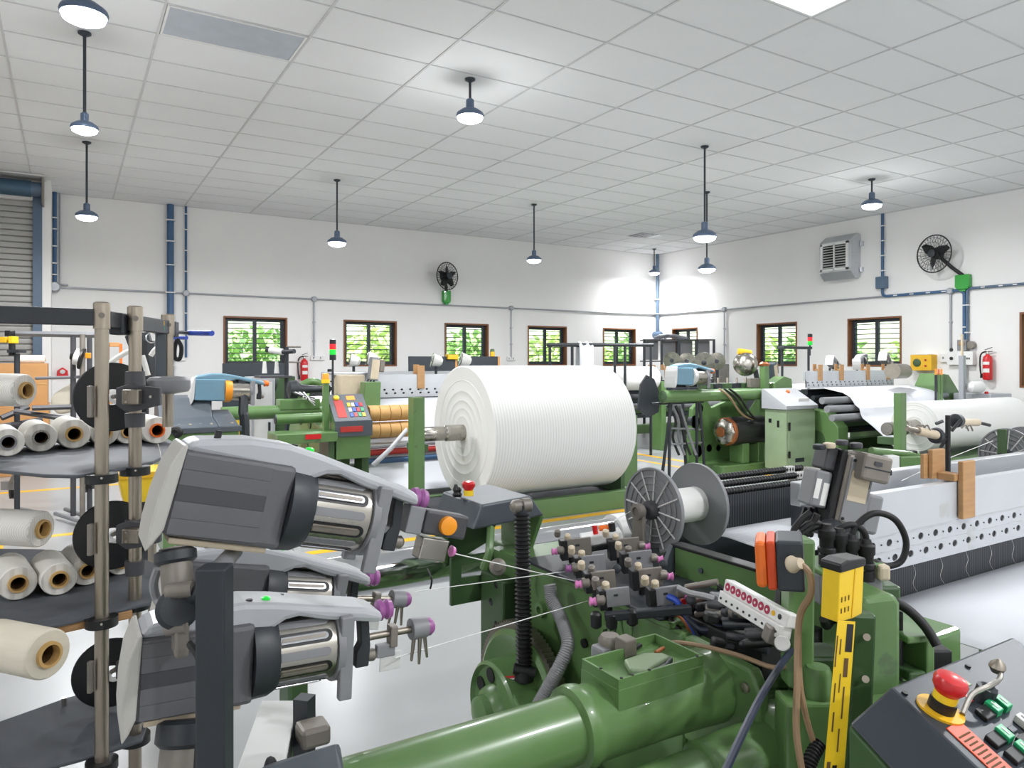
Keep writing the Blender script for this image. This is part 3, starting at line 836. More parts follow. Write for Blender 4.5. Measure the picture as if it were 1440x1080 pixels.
    TU(t, 'foot_knob', 'taupe', V(.224, -.045, 0), ax, [(.012, 0), (.013, .014), (.008, .02)], 16)
    if full:
        B(t, 'mount_rail', 'beige', -.19, -.085, -.02, -.03, -.074, .045, .003, M)
    if brake:
        N = M @ Matrix.Translation((.27, -.004, .0)) @ Matrix.Rotation(-.02, 4, 'Z')
        B(t, 'brake_neck', 'grey_mid', -.035, -.02, -.02, .0, .035, .02, .003, N)
        b = B(t, 'brake_box', 'grey_darker', 0, -.016, -.022, .098, .032, .026, .005, N)
        TU(b, 'dial', 'knob_orange', N @ Vector((.050, .008, .026)), N.to_3x3() @ Z_, [(.019, 0), (.018, .010), (.012, .012)], 24)
        B(t, 'brake_cover', 'steel', .005, -.066, -.012, .066, -.022, .024, .003, N)
        TU(t, 'brake_eyelet', 'pink', N @ Vector((.082, -.045, .0)), N.to_3x3() @ X_, [(.006, 0), (.012, .004), (.009, .012), (.004, .014)], 16)
    if guide:
        N = M @ Matrix.Translation((.225, -.03, 0))
        CY(t, 'guide_rod', 'steel_dull', N @ Vector((0, .022, 0)), N @ Vector((.10, .024, 0)), .0075, n=14)
        B(t, 'guide_clamp', 'taupe', .045, -.004, -.012, .062, .040, .014, .003, N)
        B(t, 'guide_bracket', 'grey_mid', .018, -.022, -.006, .058, .004, .010, .002, N)
        B(t, 'guide_plate', 'grey_light', .026, -.052, .004, .072, -.014, .007, .001, N)
        TU(t, 'guide_block', 'grey_mid', N @ Vector((.095, .024, 0)), R3 @ X_, [(.022, 0), (.023, .004), (.021, .036)], 22)
        TU(t, 'guide_cap', c['eye'], N @ Vector((.131, .024, 0)), R3 @ X_, [(.019, 0), (.019, .008), (.013, .016), (.004, .018)], 22)
        for x, dx, dz, l in ((.100, -.002, .008, .048), (.112, 0, .012, .056), (.126, .004, .004, .048)):
            CY(t, 'guide_prong', 'steel_dull', N @ Vector((x, .008, dz)), N @ Vector((x+dx*2, .008-l, dz)), .005, .003, 8)
    t.scale = (sc, sc, sc)
    return t

def fdir(pitch, yaw=0.0):
    return Vector((math.cos(pitch)*math.cos(yaw), math.cos(pitch)*math.sin(yaw), -math.sin(pitch)))
F1 = P(404, 708, 1.12); F2 = P(358, 916, 1.12); F3 = P(372, 832, 1.42)
feeder(frame(F1, fdir(.235), Z_), 'grey weft feeder with an orange dial, tilted down, topmost on the stand', brake=True, guide=False, sc=.84)
feeder(frame(F2, fdir(.04), Z_), 'grey weft feeder lowest on the stand, a purple-capped guide at its nose', sc=.81)
feeder(frame(F3, fdir(.20), Z_), 'grey weft feeder half hidden behind the other two on the stand', sc=.84)

# the stand that carries them
st = thing('feeder_stand', 'dark square feeder stand with clamps and arms carrying the grey weft feeders', 'stand', (P(299, 900, 1.0).x, P(299, 900, 1.0).y, 0))
p = P(300, 797, .93)
Mst = Matrix.Translation((p.x, p.y, 0)) @ Matrix.Rotation(-YAW, 4, 'Z')
B(st, 'post', 'charcoal', -.0190, -.012, 0, .0185, .022, p.z, .003, Mst)
B(st, 'foot', 'charcoal', -.25, -.1, 0, .05, .22, .03, .006, Mst)
q0 = P(252, 850, 1.0)
for name, m, a, b, r in (('arm', 'taupe', P(246, 770, 1.02), P(252, 852, 1.0), .021), ('arm', 'grey_mid', P(330, 775, 1.1), P(296, 812, .98), .012)):
    CY(st, name, m, a, b, r, n=18)
TU(st, 'arm_collar', 'charcoal', P(246, 772, 1.02), (P(252, 852, 1.0)-P(246, 770, 1.02)), [(.022, 0), (.028, .004), (.028, .016), (.023, .02)], 20)
a = P(250, 856, 1.0)
TU(st, 'clamp', 'charcoal', a-ray(250, 856).normalized()*.035, ray(250, 856), [(.010, 0), (.022, .002), (.022, .010), (.028, .014), (.028, .04)], 22)
CY(st, 'clamp_bolt', 'taupe', P(236, 832, .98), P(272, 828, .98), .011, n=12)
CY(st, 'clamp_bolt', 'taupe', P(234, 884, .98), P(262, 880, .98), .010, n=12)
B(st, 'clamp_jaw', 'taupe', -.006, -.02, -.05, .012, .02, .0, .004, Matrix.Translation(P(250, 868, .99)))
CY(st, 'clamp_link', 'charcoal', P(256, 845, 1.0), P(300, 826, .97), .013, n=14)
CY(st, 'lower_arm', 'taupe', P(262, 1012, 1.04), P(246, 1150, 1.0), .030, n=20)
TU(st, 'lower_collar', 'charcoal', P(262, 1010, 1.04), P(246, 1150, 1.0)-P(262, 1010, 1.04), [(.030, 0), (.038, .004), (.038, .03), (.031, .036)], 20)
B(st, 'lower_jaw', 'taupe', -.03, -.02, -.10, .03, .02, .0, .006, Matrix.Translation(P(278, 1020, 1.05)))
TB(st, 'cable', 'rubber', [P(268, 905, .97), P(282, 930, .95), P(283, 990, .94), P(278, 1090, .93)], .006)
CY(st, 'rear_post', 'charcoal', P(428, 980, 1.55), (P(428, 980, 1.55).x, P(428, 980, 1.55).y, 0), .024, n=4)
TB(st, 'hook', 'grey_mid', [P(222, 800, 1.02), P(216, 822, 1.02), P(222, 845, 1.02), P(236, 858, 1.0)], .006)
B(st, 'rear_clamp', 'taupe', -.03, -.03, -.02, .03, .03, .02, .008, Matrix.Translation(P(440, 1030, 1.5)))

# slatted cable tray on the floor side under the feeders
tr = thing('cable_tray', 'grey metal cable tray with black slots leading off under the feeders', 'cable tray', P(380, 1000, 1.6))
a, b, c_, d = P(330, 1090, 1.25), P(398, 1090, 1.25), P(418, 985, 1.75), P(368, 985, 1.75)
mb = MB(); mb.add([a, b, c_, d]+[v-Z_*.05 for v in (a, b, c_, d)], [(0, 1, 2, 3), (7, 6, 5, 4), (0, 4, 5, 1), (1, 5, 6, 2), (2, 6, 7, 3), (3, 7, 4, 0)]); mesh('top_plate', mb, 'grey_light', tr, .002)
for k in range(14):
    p0 = b.lerp(c_, (k+.15)/14); p1 = b.lerp(c_, (k+.65)/14); off = Vector((CS, -SN, 0))*.001
    mb = MB(); mb.add([p0+off-Z_*.046, p1+off-Z_*.046, p1+off-Z_*.004, p0+off-Z_*.004, p0-Z_*.046, p1-Z_*.046, p1-Z_*.004, p0-Z_*.004], [(0, 1, 2, 3), (4, 0, 3, 7), (1, 5, 6, 2), (3, 2, 6, 7)])
    mesh('slot', mb, 'black', tr)
for p in (a.lerp(b, .5), c_.lerp(d, .5)):
    CY(tr, 'leg', 'charcoal', p-Z_*.05, (p.x, p.y, 0), .02, n=8)
# slate lid edge at the very bottom
bx_ = thing('junction_cabinet', 'slate grey cabinet top below the feeders', 'cabinet', P(430, 1090, .80))
a, b, c_, d = P(345, 1088, .74), P(486, 1088, .74), P(478, 1040, .80), P(372, 1076, .80)
lo_ = [Vector((v.x, v.y, 0)) for v in (a, b, c_, d)]
mb = MB(); mb.add([a, b, c_, d]+lo_, [(0, 1, 2, 3), (7, 6, 5, 4), (0, 4, 5, 1), (1, 5, 6, 2), (2, 6, 7, 3), (3, 7, 4, 0)]); mesh('cabinet_body', mb, 'slate', bx_, .006)
TB(bx_, 'cable', 'rubber', [P(376, 1090, .78), P(380, 1070, .80), P(388, 1085, .82)], .005)
# ------------------------------------------------------------------ yarn creel: posts, shelves, tension discs
cr = thing('yarn_creel', 'steel post creel with three dark shelves and black tension discs', 'creel', (*P(143, 800, 2.5).xy, 0))
PT = [(143, 2.45), (190, 2.62), (236, 3.05)]
zt = P(143, 431, 2.45).z
posts = []
for i, (px, t) in enumerate(PT):
    p = P(px, 500, t); posts.append(p)
    zb = 0 if i < 2 else P(236, 600, t).z
    CY(cr, 'post', 'steel_post', (p.x, p.y, zb), (p.x, p.y, zt), .0215, n=24)
    B(cr, 'post_foot', 'charcoal', p.x-.06, p.y-.06, 0, p.x+.06, p.y+.06, .02) if i < 2 else None
p1, p2, p3 = posts
d = (p3-p1); d.z = 0; d.normalize(); nrm = Vector((d.y, -d.x, 0))
Mb = frame((p1.x, p1.y, zt-.045), d, Z_)
LB = (p3-p1).length
p0 = P(-60, 428, 2.25); p0.z = zt-.005
Mb0 = frame((p1.x, p1.y, zt-.045), Vector((p1.x-p0.x, p1.y-p0.y, 0)), Z_)
B(cr, 'top_beam', 'charcoal', -1.3, -.020, -.012, .0, .036, .012, .003, Mb0)
B(cr, 'top_beam', 'charcoal', .0, -.024, -.014, LB+.06, .032, .014, .003, Mb)
for k, p in enumerate(posts):
    TU(cr, 'post_cap', 'steel_post', (p.x, p.y, zt-.075), Z_, [(.026, 0), (.026, .085), (.02, .09)], 22)
    CY(cr, 'cap_bolt', 'taupe', Vector((p.x, p.y, zt-.03))-ray(150, 450).normalized()*.036, Vector((p.x, p.y, zt-.03)), .010, n=12)
B(cr, 'beam_clip', 'grey_darker', .06, -.03, -.022, .105, .036, -.012, .003, Mb); B(cr, 'beam_clip', 'charcoal', .12, -.045, -.03, .19, .03, .02, .006, Mb)
B(cr, 'end_plate', 'grey_darker', LB+.03, -.035, -.02, LB+.075, .03, .02, .003, Mb)
SHZ = [1.282, .800, .318]
for z in SHZ:
    for p in (p1, p2):
        TU(cr, 'collar', 'black', (p.x, p.y, z-.035), Z_, [(.022, 0), (.050, 0), (.050, .030), (.022, .030)], 28, True)
        b = ray(160, 650).normalized()
        CY(cr, 'collar_screw', 'steel', Vector((p.x, p.y, z-.02))-b*.054, Vector((p.x, p.y, z-.02))-b*.045, .004, n=8)
def shelf(pts, z, th=.012):
    pp = [PZ(x, y, z) for x, y in pts]
    mb = MB(); mb.prism([(p.x, p.y) for p in pp], z-th, z); mesh('shelf', mb, 'shelf_slate', cr, .004)
shelf([(-120, 640), (-60, 655), (0, 661), (60, 667), (108, 668), (160, 660), (215, 649), (243, 634), (246, 622), (225, 612), (180, 606), (60, 606), (-120, 606)], SHZ[0])
shelf([(-120, 862), (-40, 876), (40, 880), (80, 878), (130, 866), (215, 846), (240, 835), (250, 815), (240, 800), (200, 785), (60, 772), (-120, 770)], SHZ[1])
shelf([(-120, 1068), (0, 1078), (60, 1082), (140, 1060), (200, 1040), (215, 1000), (216, 985), (200, 970), (140, 968), (90, 982), (0, 1014), (-120, 1050)], SHZ[2])
CY(cr, 'stop_pin', 'steel', PZ(90, 992, SHZ[2]), PZ(90, 992, SHZ[2])+Z_*.03, .010, n=14)
B(cr, 'shelf_batten', 'wood', -.12, -.02, -.03, .12, .02, 0, .004, Matrix.Translation(PZ(130, 862, SHZ[1])-Z_*.012) @ Matrix.Rotation(.2, 4, 'Z'))
for px, py in ((158, 558), (158, 752), (156, 945)):
    c0 = P(px, py, 2.80); bk = ray(px, py).normalized(); nv = Vector((-.02, -1, 0))
    dk = TU(cr, 'tension_disc', 'black', c0, nv, [(.030, 0), (.128, 0), (.132, .006), (.128, .010), (.030, .016)], 48, True)
    TU(dk, 'eyelet', 'white_paint', c0+Vector((.01, -.03, 0)), nv, [(.010, 0), (.024, 0), (.026, .006), (.020, .010), (.010, .010)], 24, True)
    N = frame(P(182, py, 2.54), Vector((CS, -SN, 0)), Z_)
    PR(cr, 'bracket_plate', 'grey_darker', [(-.055, -.03), (-.055, .03), (-.01, .045), (.06, .035), (.10, .03), (.10, -.03), (.02, -.05), (-.02, -.055)], -.03, -.012, N, .003)
    B(cr, 'bracket_block', 'steel_dull', -.012, -.026, -.005, .045, .026, .03, .004, N)
    TU(cr, 'bracket_clamp', 'grey_darker', (p2.x, p2.y, c0.z-.10), Z_, [(.022, 0), (.032, 0), (.034, .05), (.022, .05)], 20, True)
    TU(cr, 'bracket_clamp', 'grey_darker', (p2.x, p2.y, c0.z+.05), Z_, [(.022, 0), (.034, 0), (.032, .05), (.022, .05)], 20, True)
    B(cr, 'side_tab', 'taupe', -.045, -.05, -.01, -.03, .055, .01, .003, frame(P(143, py+8, 2.42), Vector((CS, -SN, 0)), Z_))
    for sx, sy in ((.005, -.016), (.005, .016), (.075, 0)):
        CY(cr, 'bolt', 'steel', N @ Vector((sx, sy, .0)), N @ Vector((sx, sy, .034 if sx < .05 else .004)), .005, n=10)
    CY(cr, 'link_rod', 'taupe', N @ Vector((-.06, .0, -.03)), c0, .008, n=10)
TU(cr, 'drum_guide', 'grey_mid', P(237, 540, 2.95)-Z_*.03, Z_, [(.02, -.01), (.075, 0), (.082, .012), (.082, .045), (.07, .058), (.022, .062)], 30)
B(cr, 'signal_strip', 'slate', *(P(226, 530, 3.0)-Vector((.02, .01, .02))), *(P(226, 450, 3.0)+Vector((.02, .01, 0))), .003)
o = P(224, 451, 2.97)
B(cr, 'signal_tab', 'yellow_deep', o.x-.018, o.y-.012, o.z-.02, o.x+.018, o.y+.01, o.z, .002); B(cr, 'signal_tab', 'button_green', o.x-.018, o.y-.012, o.z-.042, o.x+.018, o.y+.01, o.z-.021, .002)
CY(cr, 'blue_handle', 'blue', P(266, 468, 3.3), P(298, 468.5, 3.15), .012, n=16); CY(cr, 'handle_rod', 'charcoal', P(232, 466, 3.06), P(266, 468, 3.3), .008, n=10)
CY(cr, 'blue_handle', 'blue', P(243, 475, 3.5), P(262, 475, 3.4), .009, n=14)
TB(cr, 'strap_loop', 'rubber', [P(249, 477, 3.4), P(255, 488, 3.4), P(253, 504, 3.4), P(246, 503, 3.4), P(246, 488, 3.4), P(249, 478, 3.4)], .010)
# pegs and outer post for the packages held above the shelves (post stands out to the side)
op = P(-70, 700, 2.9)
CY(cr, 'outer_post', 'steel_post', (op.x, op.y, 0), (op.x, op.y, zt), .022, n=20)

# ------------------------------------------------------------------ yarn packages
def package(c, ax, r, L, label, core='cardboard', ym='yarn', ri=None, group='yarn packages on the creel'):
    """c: centre of the face turned to the room, ax: unit axis from that face to the far end"""
    ax = Vector(ax).normalized(); ri = ri or r*.52
    t = thing('yarn_package', label, 'yarn package', c, group)
    TU(t, 'yarn_winding', ym, Vector(c)+ax*.012, ax, [(ri, 0), (r*.93, .0), (r*.985, .004), (r, .012), (r, L*.93), (r*.96, L), (ri, L)], 40, True)
    TU(t, 'core_tube', core, c, ax, [(ri*.76, 0), (ri*.98, 0), (ri, .004), (ri, L+.02), (ri*.78, L+.02), (ri*.76, .01)], 32, True)
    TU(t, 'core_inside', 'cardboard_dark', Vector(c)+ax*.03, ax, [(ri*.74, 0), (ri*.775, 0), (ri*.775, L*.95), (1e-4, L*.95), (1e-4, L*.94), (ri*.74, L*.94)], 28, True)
    return t
def on_shelf(px, py, rp, z, label, core='cardboard', yaw=.14, L=.26, ym='yarn'):
    """face centre at the pixel, radius rp in pixels, lying on the shelf at height z"""
    r_ = ray(px, py); t = (EYE-z)/((py-HY)/F+rp/F)
    c = EYEV+r_*t; r = rp/F*t*.96
    c.z = z+r+.001
    return package(c, (-math.sin(yaw), math.cos(yaw), 0), r, L, label, core, ym)
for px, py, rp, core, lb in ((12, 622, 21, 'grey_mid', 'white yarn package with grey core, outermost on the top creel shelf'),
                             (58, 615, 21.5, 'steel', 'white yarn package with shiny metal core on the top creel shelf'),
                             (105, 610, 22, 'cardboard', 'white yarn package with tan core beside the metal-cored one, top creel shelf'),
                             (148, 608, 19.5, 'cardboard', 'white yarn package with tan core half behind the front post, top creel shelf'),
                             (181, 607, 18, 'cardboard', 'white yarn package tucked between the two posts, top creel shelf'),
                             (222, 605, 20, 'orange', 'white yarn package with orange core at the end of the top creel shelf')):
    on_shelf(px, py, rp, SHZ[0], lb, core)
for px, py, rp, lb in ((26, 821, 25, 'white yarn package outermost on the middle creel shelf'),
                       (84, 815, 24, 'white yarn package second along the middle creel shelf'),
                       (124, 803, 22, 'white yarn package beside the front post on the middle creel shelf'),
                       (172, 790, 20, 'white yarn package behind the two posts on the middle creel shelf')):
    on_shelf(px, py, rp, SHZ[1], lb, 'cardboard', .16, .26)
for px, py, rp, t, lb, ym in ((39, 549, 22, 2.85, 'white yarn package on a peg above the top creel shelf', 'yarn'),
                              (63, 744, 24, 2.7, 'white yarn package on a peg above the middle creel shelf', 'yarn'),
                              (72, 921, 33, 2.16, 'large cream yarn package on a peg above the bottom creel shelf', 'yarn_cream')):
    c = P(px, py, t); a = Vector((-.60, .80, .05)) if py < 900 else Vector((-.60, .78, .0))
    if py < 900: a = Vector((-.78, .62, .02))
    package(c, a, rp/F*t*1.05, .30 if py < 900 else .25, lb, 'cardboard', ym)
    a.normalize(); e = c+a*.36
    CY(cr, 'peg', 'steel_dull', c+a*.328, e, .012, n=12)
    CY(cr, 'peg_arm', 'steel_dull', e, (op.x, op.y, e.z), .012, n=12)
TB(cr, 'yarn_end', 'yarn', [P(222, 624, 2.75), P(226, 640, 2.7), P(232, 690, 2.6)], .0012, 5)
# ------------------------------------------------------------------ fabric rolls and their stands
def fabric_roll(x0, x1, y, z, R, sh0, sh1, sr, label, m, grooves):
    t = thing('fabric_roll', label, 'fabric roll', ((x0+x1)/2, y, z-R))
    prof = [(sr, .006)]
    for g_ in grooves: prof += [(R*g_-.006, .006-.004*(1-g_)), (R*g_, .0), (R*g_+.006, .006-.004*(1-g_))]
    prof += [(R*.985, .002), (R, .012), (R, x1-x0-.012), (R*.985, x1-x0), (sr, x1-x0)]
    TU(t, 'winding', m, (x0, y, z), X_, prof, 72)
    s = TU(t, 'shaft', 'steel', (sh0, y, z), X_, [(sr*.8, 0), (sr*.88, .01), (sr*.88, (x0-sh0)*.55), (sr*.84, (x0-sh0)*.56), (sr*.88, (x0-sh0)*.58), (sr, (x0-sh0)*.60), (sr, x0-sh0+.05)], 28)
    CY(t, 'shaft_end', 'steel_dull', (x1-.05, y, z), (sh1, y, z), sr, n=24)
    return t
RX0, RX1, RYY, RZ, RR = 3.555, 5.36, 6.85, .913, .705
fabric_roll(RX0, RX1, RYY, RZ, RR, 3.055, 5.435, .085, 'huge white ribbed fabric roll on a steel shaft', 'rib_cloth', (.24, .36, .48, .62, .78))
rs_ = thing('roll_stand', 'low green steel stand under the huge white fabric roll', 'stand', (4.4, RYY, 0))
B(rs_, 'post', 'green', 2.93, RYY-.16, 0, 3.05, RYY-.02, 1.30)
B(rs_, 'post_bearing', 'green_dark', 2.98, RYY-.14, RZ-.16, 3.10, RYY+.14, RZ-.088)
B(rs_, 'front_beam', 'green', 2.93, 6.40, .0, 5.98, 6.50, .20, .006)
B(rs_, 'rear_beam', 'green', 2.93, 7.40, .0, 5.86, 7.50, .16, .006)
B(rs_, 'deck', 'charcoal', 3.2, 6.50, .12, 5.44, 7.40, .15)
B(rs_, 'end_beam', 'green', 2.93, 6.50, .0, 3.05, 7.40, .16, .006); B(rs_, 'end_beam', 'green_dark', 5.46, 6.50, .0, 5.60, 7.40, .18, .006)
PR(rs_, 'end_plate', 'green', [(5.44, .18), (5.44, 1.02), (5.52, 1.10), (5.98, 1.00), (5.98, .12)], 0, .10, Matrix.Translation((0, 6.95, 0)) @ M_XZ, .006)
B(rs_, 'end_web', 'green_dark', 5.44, 6.52, .16, 5.50, 6.94, .60)
fabric_roll(9.80, 12.40, 5.6, .78, .34, 9.16, 12.62, .10, 'long white fabric roll before the loom beside the grey-green cabinet', 'cotton', (.4, .7, .88))
rs2 = thing('roll_stand', 'green stand with tall posts at both ends of the long white fabric roll', 'stand', (11, 5.6, 0))
B(rs2, 'post', 'green', 9.10, 5.37, 0, 9.22, 5.47, 1.26); B(rs2, 'post', 'green', 12.55, 5.37, 0, 12.67, 5.47, 1.42)
B(rs2, 'post_bearing', 'green_dark', 9.14, 5.47, .58, 9.24, 5.72, .675); B(rs2, 'post_bearing', 'green_dark', 12.52, 5.47, .58, 12.64, 5.72, .675)
B(rs2, 'front_beam', 'green', 9.1, 5.05, .10, 12.67, 5.17, .40, .006); B(rs2, 'rear_beam', 'green', 9.1, 5.9, .10, 12.67, 6.0, .40, .006)
B(rs2, 'deck', 'green_dark', 9.2, 5.17, .36, 12.6, 5.9, .40)
for x in (9.1, 12.55): B(rs2, 'foot', 'green_dark', x, 5.05, 0, x+.12, 6.0, .12)

# ------------------------------------------------------------------ looms of the rows behind
def signal_tower(t, c, cols=('led_red', 'led_green', 'charcoal'), s=1.0):
    c = Vector(c)
    p = CY(t, 'signal_tower', 'charcoal', c, c+Z_*.16*s, .012*s, n=10)
    z = .16*s
    for m in cols[::-1]:
        TU(p, 'signal_lamp', m, c+Z_*z, Z_, [(.034*s, 0), (.036*s, .004), (.036*s, .058*s), (.034*s, .06*s)], 18); z += .06*s
    TU(p, 'signal_cap', 'black', c+Z_*z, Z_, [(.035*s, 0), (.035*s, .05*s), (.02*s, .055*s)], 18)
def rail(t, x0, x1, y, z0, z1, pitch, rr, name='reed_rail', m='alu_white', thick=.05, rows=2, rise=.3):
    """aluminium beam with rows of oval holes low on its face (towards -Y)"""
    M = frame((x0, y, z0), (1, 0, 0), (0, 0, 1)) @ Matrix.Translation((0, 0, 0))
    mb = MB(); h = z1-z0; n = max(2, int((x1-x0)/pitch)); p = (x1-x0)/n
    hh = h*rise*1.05
    for r_ in range(rows):
        y0 = h*.10+r_*hh/rows; y1 = y0+hh/rows
        off = .5 if r_ % 2 == 0 else .28
        for k in range(n):
            holed_plate(mb, M, 0, 0, [(k*p, (k+1)*p, y0, y1, (k+off)*p, (y0+y1)/2, rr*1.15, rr*.8)], .012, 10)
    mb.bb(0, h*.10+hh, 0, x1-x0, h, .012, M)
    mb.bb(0, 0, 0, x1-x0, h*.10, .012, M)
    mesh(name, mb, m, t)
    B(t, 'hole_shade', 'black', x0, y+.004, z0, x1, y+.012, z0+h*.5, 0)  # black sheet that paints the shade inside the oval holes
    B(t, 'rail_spine', m, x0, y+.012, z0+h*.45, x1, y+thick, z1-.006, .003)
def wood_block(x, y, z, w=.05, h=.16, tilt=0.0, label='x', d=.10):
    o = thing('wooden_block', label, 'wooden block', (x, y, z), 'wooden blocks clipped over the reed rails')
    B(o, 'front_board', 'wood', x-w/2, y-.030, z-h*.62, x+w/2, y-.0125, z+h*.38, .003)
    B(o, 'back_board', 'wood', x-w*.7, y+.056, z-h*.25, x+w*.1, y+.07, z+h*.42, .003)
    B(o, 'bridge', 'wood', x-w*.4, y-.0125, z+.002, x+w*.1, y+.056, z+.03, .003)
    return o
def head_box(t, c, s=1.0, m='grey_mid', rz=0.0, tilt=.25):
    """tilted electronics head on a bracket"""
    N = Matrix.Translation(c) @ Matrix.Rotation(rz, 4, 'Z') @ Matrix.Rotation(tilt, 4, 'Y') @ Matrix.Scale(s, 4)
    b = B(t, 'head_case', m, -.06, -.05, 0, .06, .06, .30, .012, N)
    B(b, 'head_plate', 'beige', -.052, -.053, .02, .052, -.05, .27, .002, N)
    B(t, 'head_side', 'taupe', .062, -.04, .12, .13, .05, .28, .012, N)
    for k in range(3): TB(t, 'head_cable', 'rubber', [N @ Vector(v) for v in ((-.05+.04*k, 0, .02), (-.09+.04*k, -.03, -.06), (-.06+.05*k, -.02, -.14), (-.02+.04*k, 0, -.2))], .010*s, 6, 4)
def cone_on_peg(c, d, r, L, label, group='bobbins standing on the looms'):
    """metal-flanged bobbin"""
    t = thing('bobbin', label, 'bobbin', c, group)
    d = Vector(d).normalized()
    TU(t, 'winding', 'cotton', c, d, [(r*.35, 0), (r*.9, .01), (r*.7, L*.8), (r*.35, L)], 24)
    TU(t, 'flange', 'steel', c-d*.012, d, [(r*.3, 0), (r, 0), (r*1.02, .006), (r, .012)], 28)
    TU(t, 'hub', 'charcoal', c-d*.02, d, [(r*.22, 0), (r*.25, .004), (r*.25, .02)], 16)
    return t
def loom(ox, oy, W, label, tube=None, cloth=None, beam=True, towers=((.3, 1.2),), zr=(1.22, 1.50), rows=2, m='green', cx=None):
    """origin: outer front corner at floor; y runs to the back; reed rail at oy+.8"""
    t = thing('loom', label, 'loom', (ox, oy, 0))
    prof = [(0, 0), (1.7, 0), (1.7, .80), (1.45, 1.12), (1.05, 1.24), (.72, 1.12), (.55, .95), (.22, .92), (0, .70)]
    for x in (ox, ox+W-.24):
        f_ = PR(t, 'side_frame', m, prof, x, x+.24, Matrix.Translation((0, oy, 0)) @ M_YZ, .012)
        s = x-.012 if x == ox else x+.24
        for yy, zz, rr in ((.35, .5, .13), (.95, .55, .18), (1.35, .5, .12), (.75, .92, .06), (1.15, .95, .07), (.2, .25, .07)):
            CY(f_, 'boss', 'green_dark', (s, oy+yy, zz), (s+.012, oy+yy, zz), rr, n=18)
    B(t, 'cross_beam', m, ox+.24, oy+.9, .18, ox+W-.24, oy+1.1, .36); B(t, 'breast_beam', m, ox+.24, oy+.30, .62, ox+W-.24, oy+.42, .78)
    for yy, zz, rr, mm in ((.30, .98, .055, 'grey_darker'), (.20, .80, .06, 'grey_mid'), (.34, .62, .06, 'charcoal'), (.60, 1.10, .04, 'charcoal')):
        CY(t, 'roller', mm, (ox+.24, oy+yy, zz), (ox+W-.24, oy+yy, zz), rr, n=20)
    rail(t, ox+.34, ox+W-.34, oy+.80, zr[0], zr[1], .115, .016, rows=rows)
    B(t, 'reed_bed', 'charcoal', ox+.3, oy+.74, zr[0]-.10, ox+W-.3, oy+.86, zr[0]-.01)
    for k in range(4):
        B(t, 'heald_frame', 'charcoal', ox+.4, oy+.98+.05*k, .62, ox+W-.4, oy+1.0+.05*k, 1.20)
    if beam:
        TU(t, 'warp_beam', 'cotton', (ox+.35, oy+1.62, .98), X_, [(.30, 0), (.30, W-.7)], 40)
        for x in (ox+.33, ox+W-.37): TU(t, 'beam_flange', 'charcoal', (x, oy+1.62, .98), X_, [(.06, 0), (.40, 0), (.40, .03), (.06, .03)], 40, True)
    if cloth:
        cx = cx or (.42, W-.42); rows_ = []
        for yy, zz in cloth: rows_.append([(ox+cx[0]+(cx[1]-cx[0])*k/6, yy, zz) for k in range(7)])
        mb = MB(); mb.sheet(rows_); o = mesh('cloth', mb, 'cloth_white', t); sd = o.modifiers.new('thick', 'SOLIDIFY'); sd.thickness = .004
    for x, z in towers: signal_tower(t, (ox+x, oy+.9, z))
    return t

# row 2: loom with the orange and blue keypad desk
LC = loom(2.45, 7.9, 4.3, 'green loom with a red and blue keypad desk, behind the huge roll', None,
          [(8.52, 1.20), (8.30, 1.10), (8.16, 1.03), (8.08, .85), (8.0, .62), (7.9, .40), (7.7, .22), (7.62, .2)], towers=(), zr=(1.21, 1.50))
o = P(468, 524, 8.6); signal_tower(LC, o-Z_*.02, ('led_red', 'led_green', 'charcoal'), 1.05)
CY(LC, 'tower_pole', 'charcoal', (o.x, o.y, 1.1), o, .015, n=8)
# keypad desk
def desk(t, x0, x1, y0, y1, z0, zf, zb, body='green', top='slate'):
    PR(t, 'desk_body', body, [(y0, z0), (y0, zf-.02), (y0+.04, zf), (y1, zb), (y1, z0)], x0, x1, M_YZ, .006)
    N = frame((x0, y0+.03, zf), (1, 0, 0), (0, y1-y0-.03, zb-zf))
    L = math.hypot(y1-y0-.03, zb-zf); w = x1-x0
    k = B(t, 'keypad', top, -.015, -.02, -.002, w+.015, L+.01, .02, .004, N)
    B(t, 'desk_front', top, x0-.015, y0-.02, zf-.16, x1+.015, y0+.01, zf+.01, .004)
    B(t, 'red_label', 'red_dull', x0+.1*w, y0-.026, zf-.11, x0+.75*w, y0-.02, zf-.05, .002)
    B(k, 'stop_label', 'red_dull', .10*w, .10*L, .02, .36*w, .78*L, .024, .001, N)
    TU(k, 'stop_button', 'yellow', N @ Vector((.2*w, .86*L, .02)), N.to_3x3() @ Z_, [(.032, 0), (.032, .02), (.02, .03)], 16)
    B(k, 'display', 'led_amber', .5*w, .78*L, .02, .75*w, .94*L, .025, .001, N)
    cs = ['blue', 'yellow', 'red', 'label_white', 'button_green']
    for i in range(4):
        for j in range(3): B(k, 'key', cs[(i*2+j*3) % 5], (.46+.12*i)*w, (.12+.2*j)*L, .02, (.55+.12*i)*w, (.26+.2*j)*L, .028, .001, N)
desk(LC, 2.42, 2.80, 7.55, 7.85, .62, 1.02, 1.28)
B(LC, 'desk_leg', 'green_dark', 2.72, 7.6, 0, 2.80, 7.85, .64); B(LC, 'desk_leg', 'green_dark', 2.42, 7.6, 0, 2.5, 7.85, .64)
B(LC, 'side_shelf', 'green', 1.80, 7.5, .82, 2.42, 7.95, .92, .008); B(LC, 'red_plate', 'red', 2.08, 7.49, .86, 2.24, 7.50, .91, 0)
for x in (1.84, 2.34): B(LC, 'shelf_leg', 'green_dark', x, 7.55, 0, x+.06, 7.9, .82)
B(LC, 'side_post', 'green', 2.33, 7.7, .9, 2.39, 7.76, 1.46)
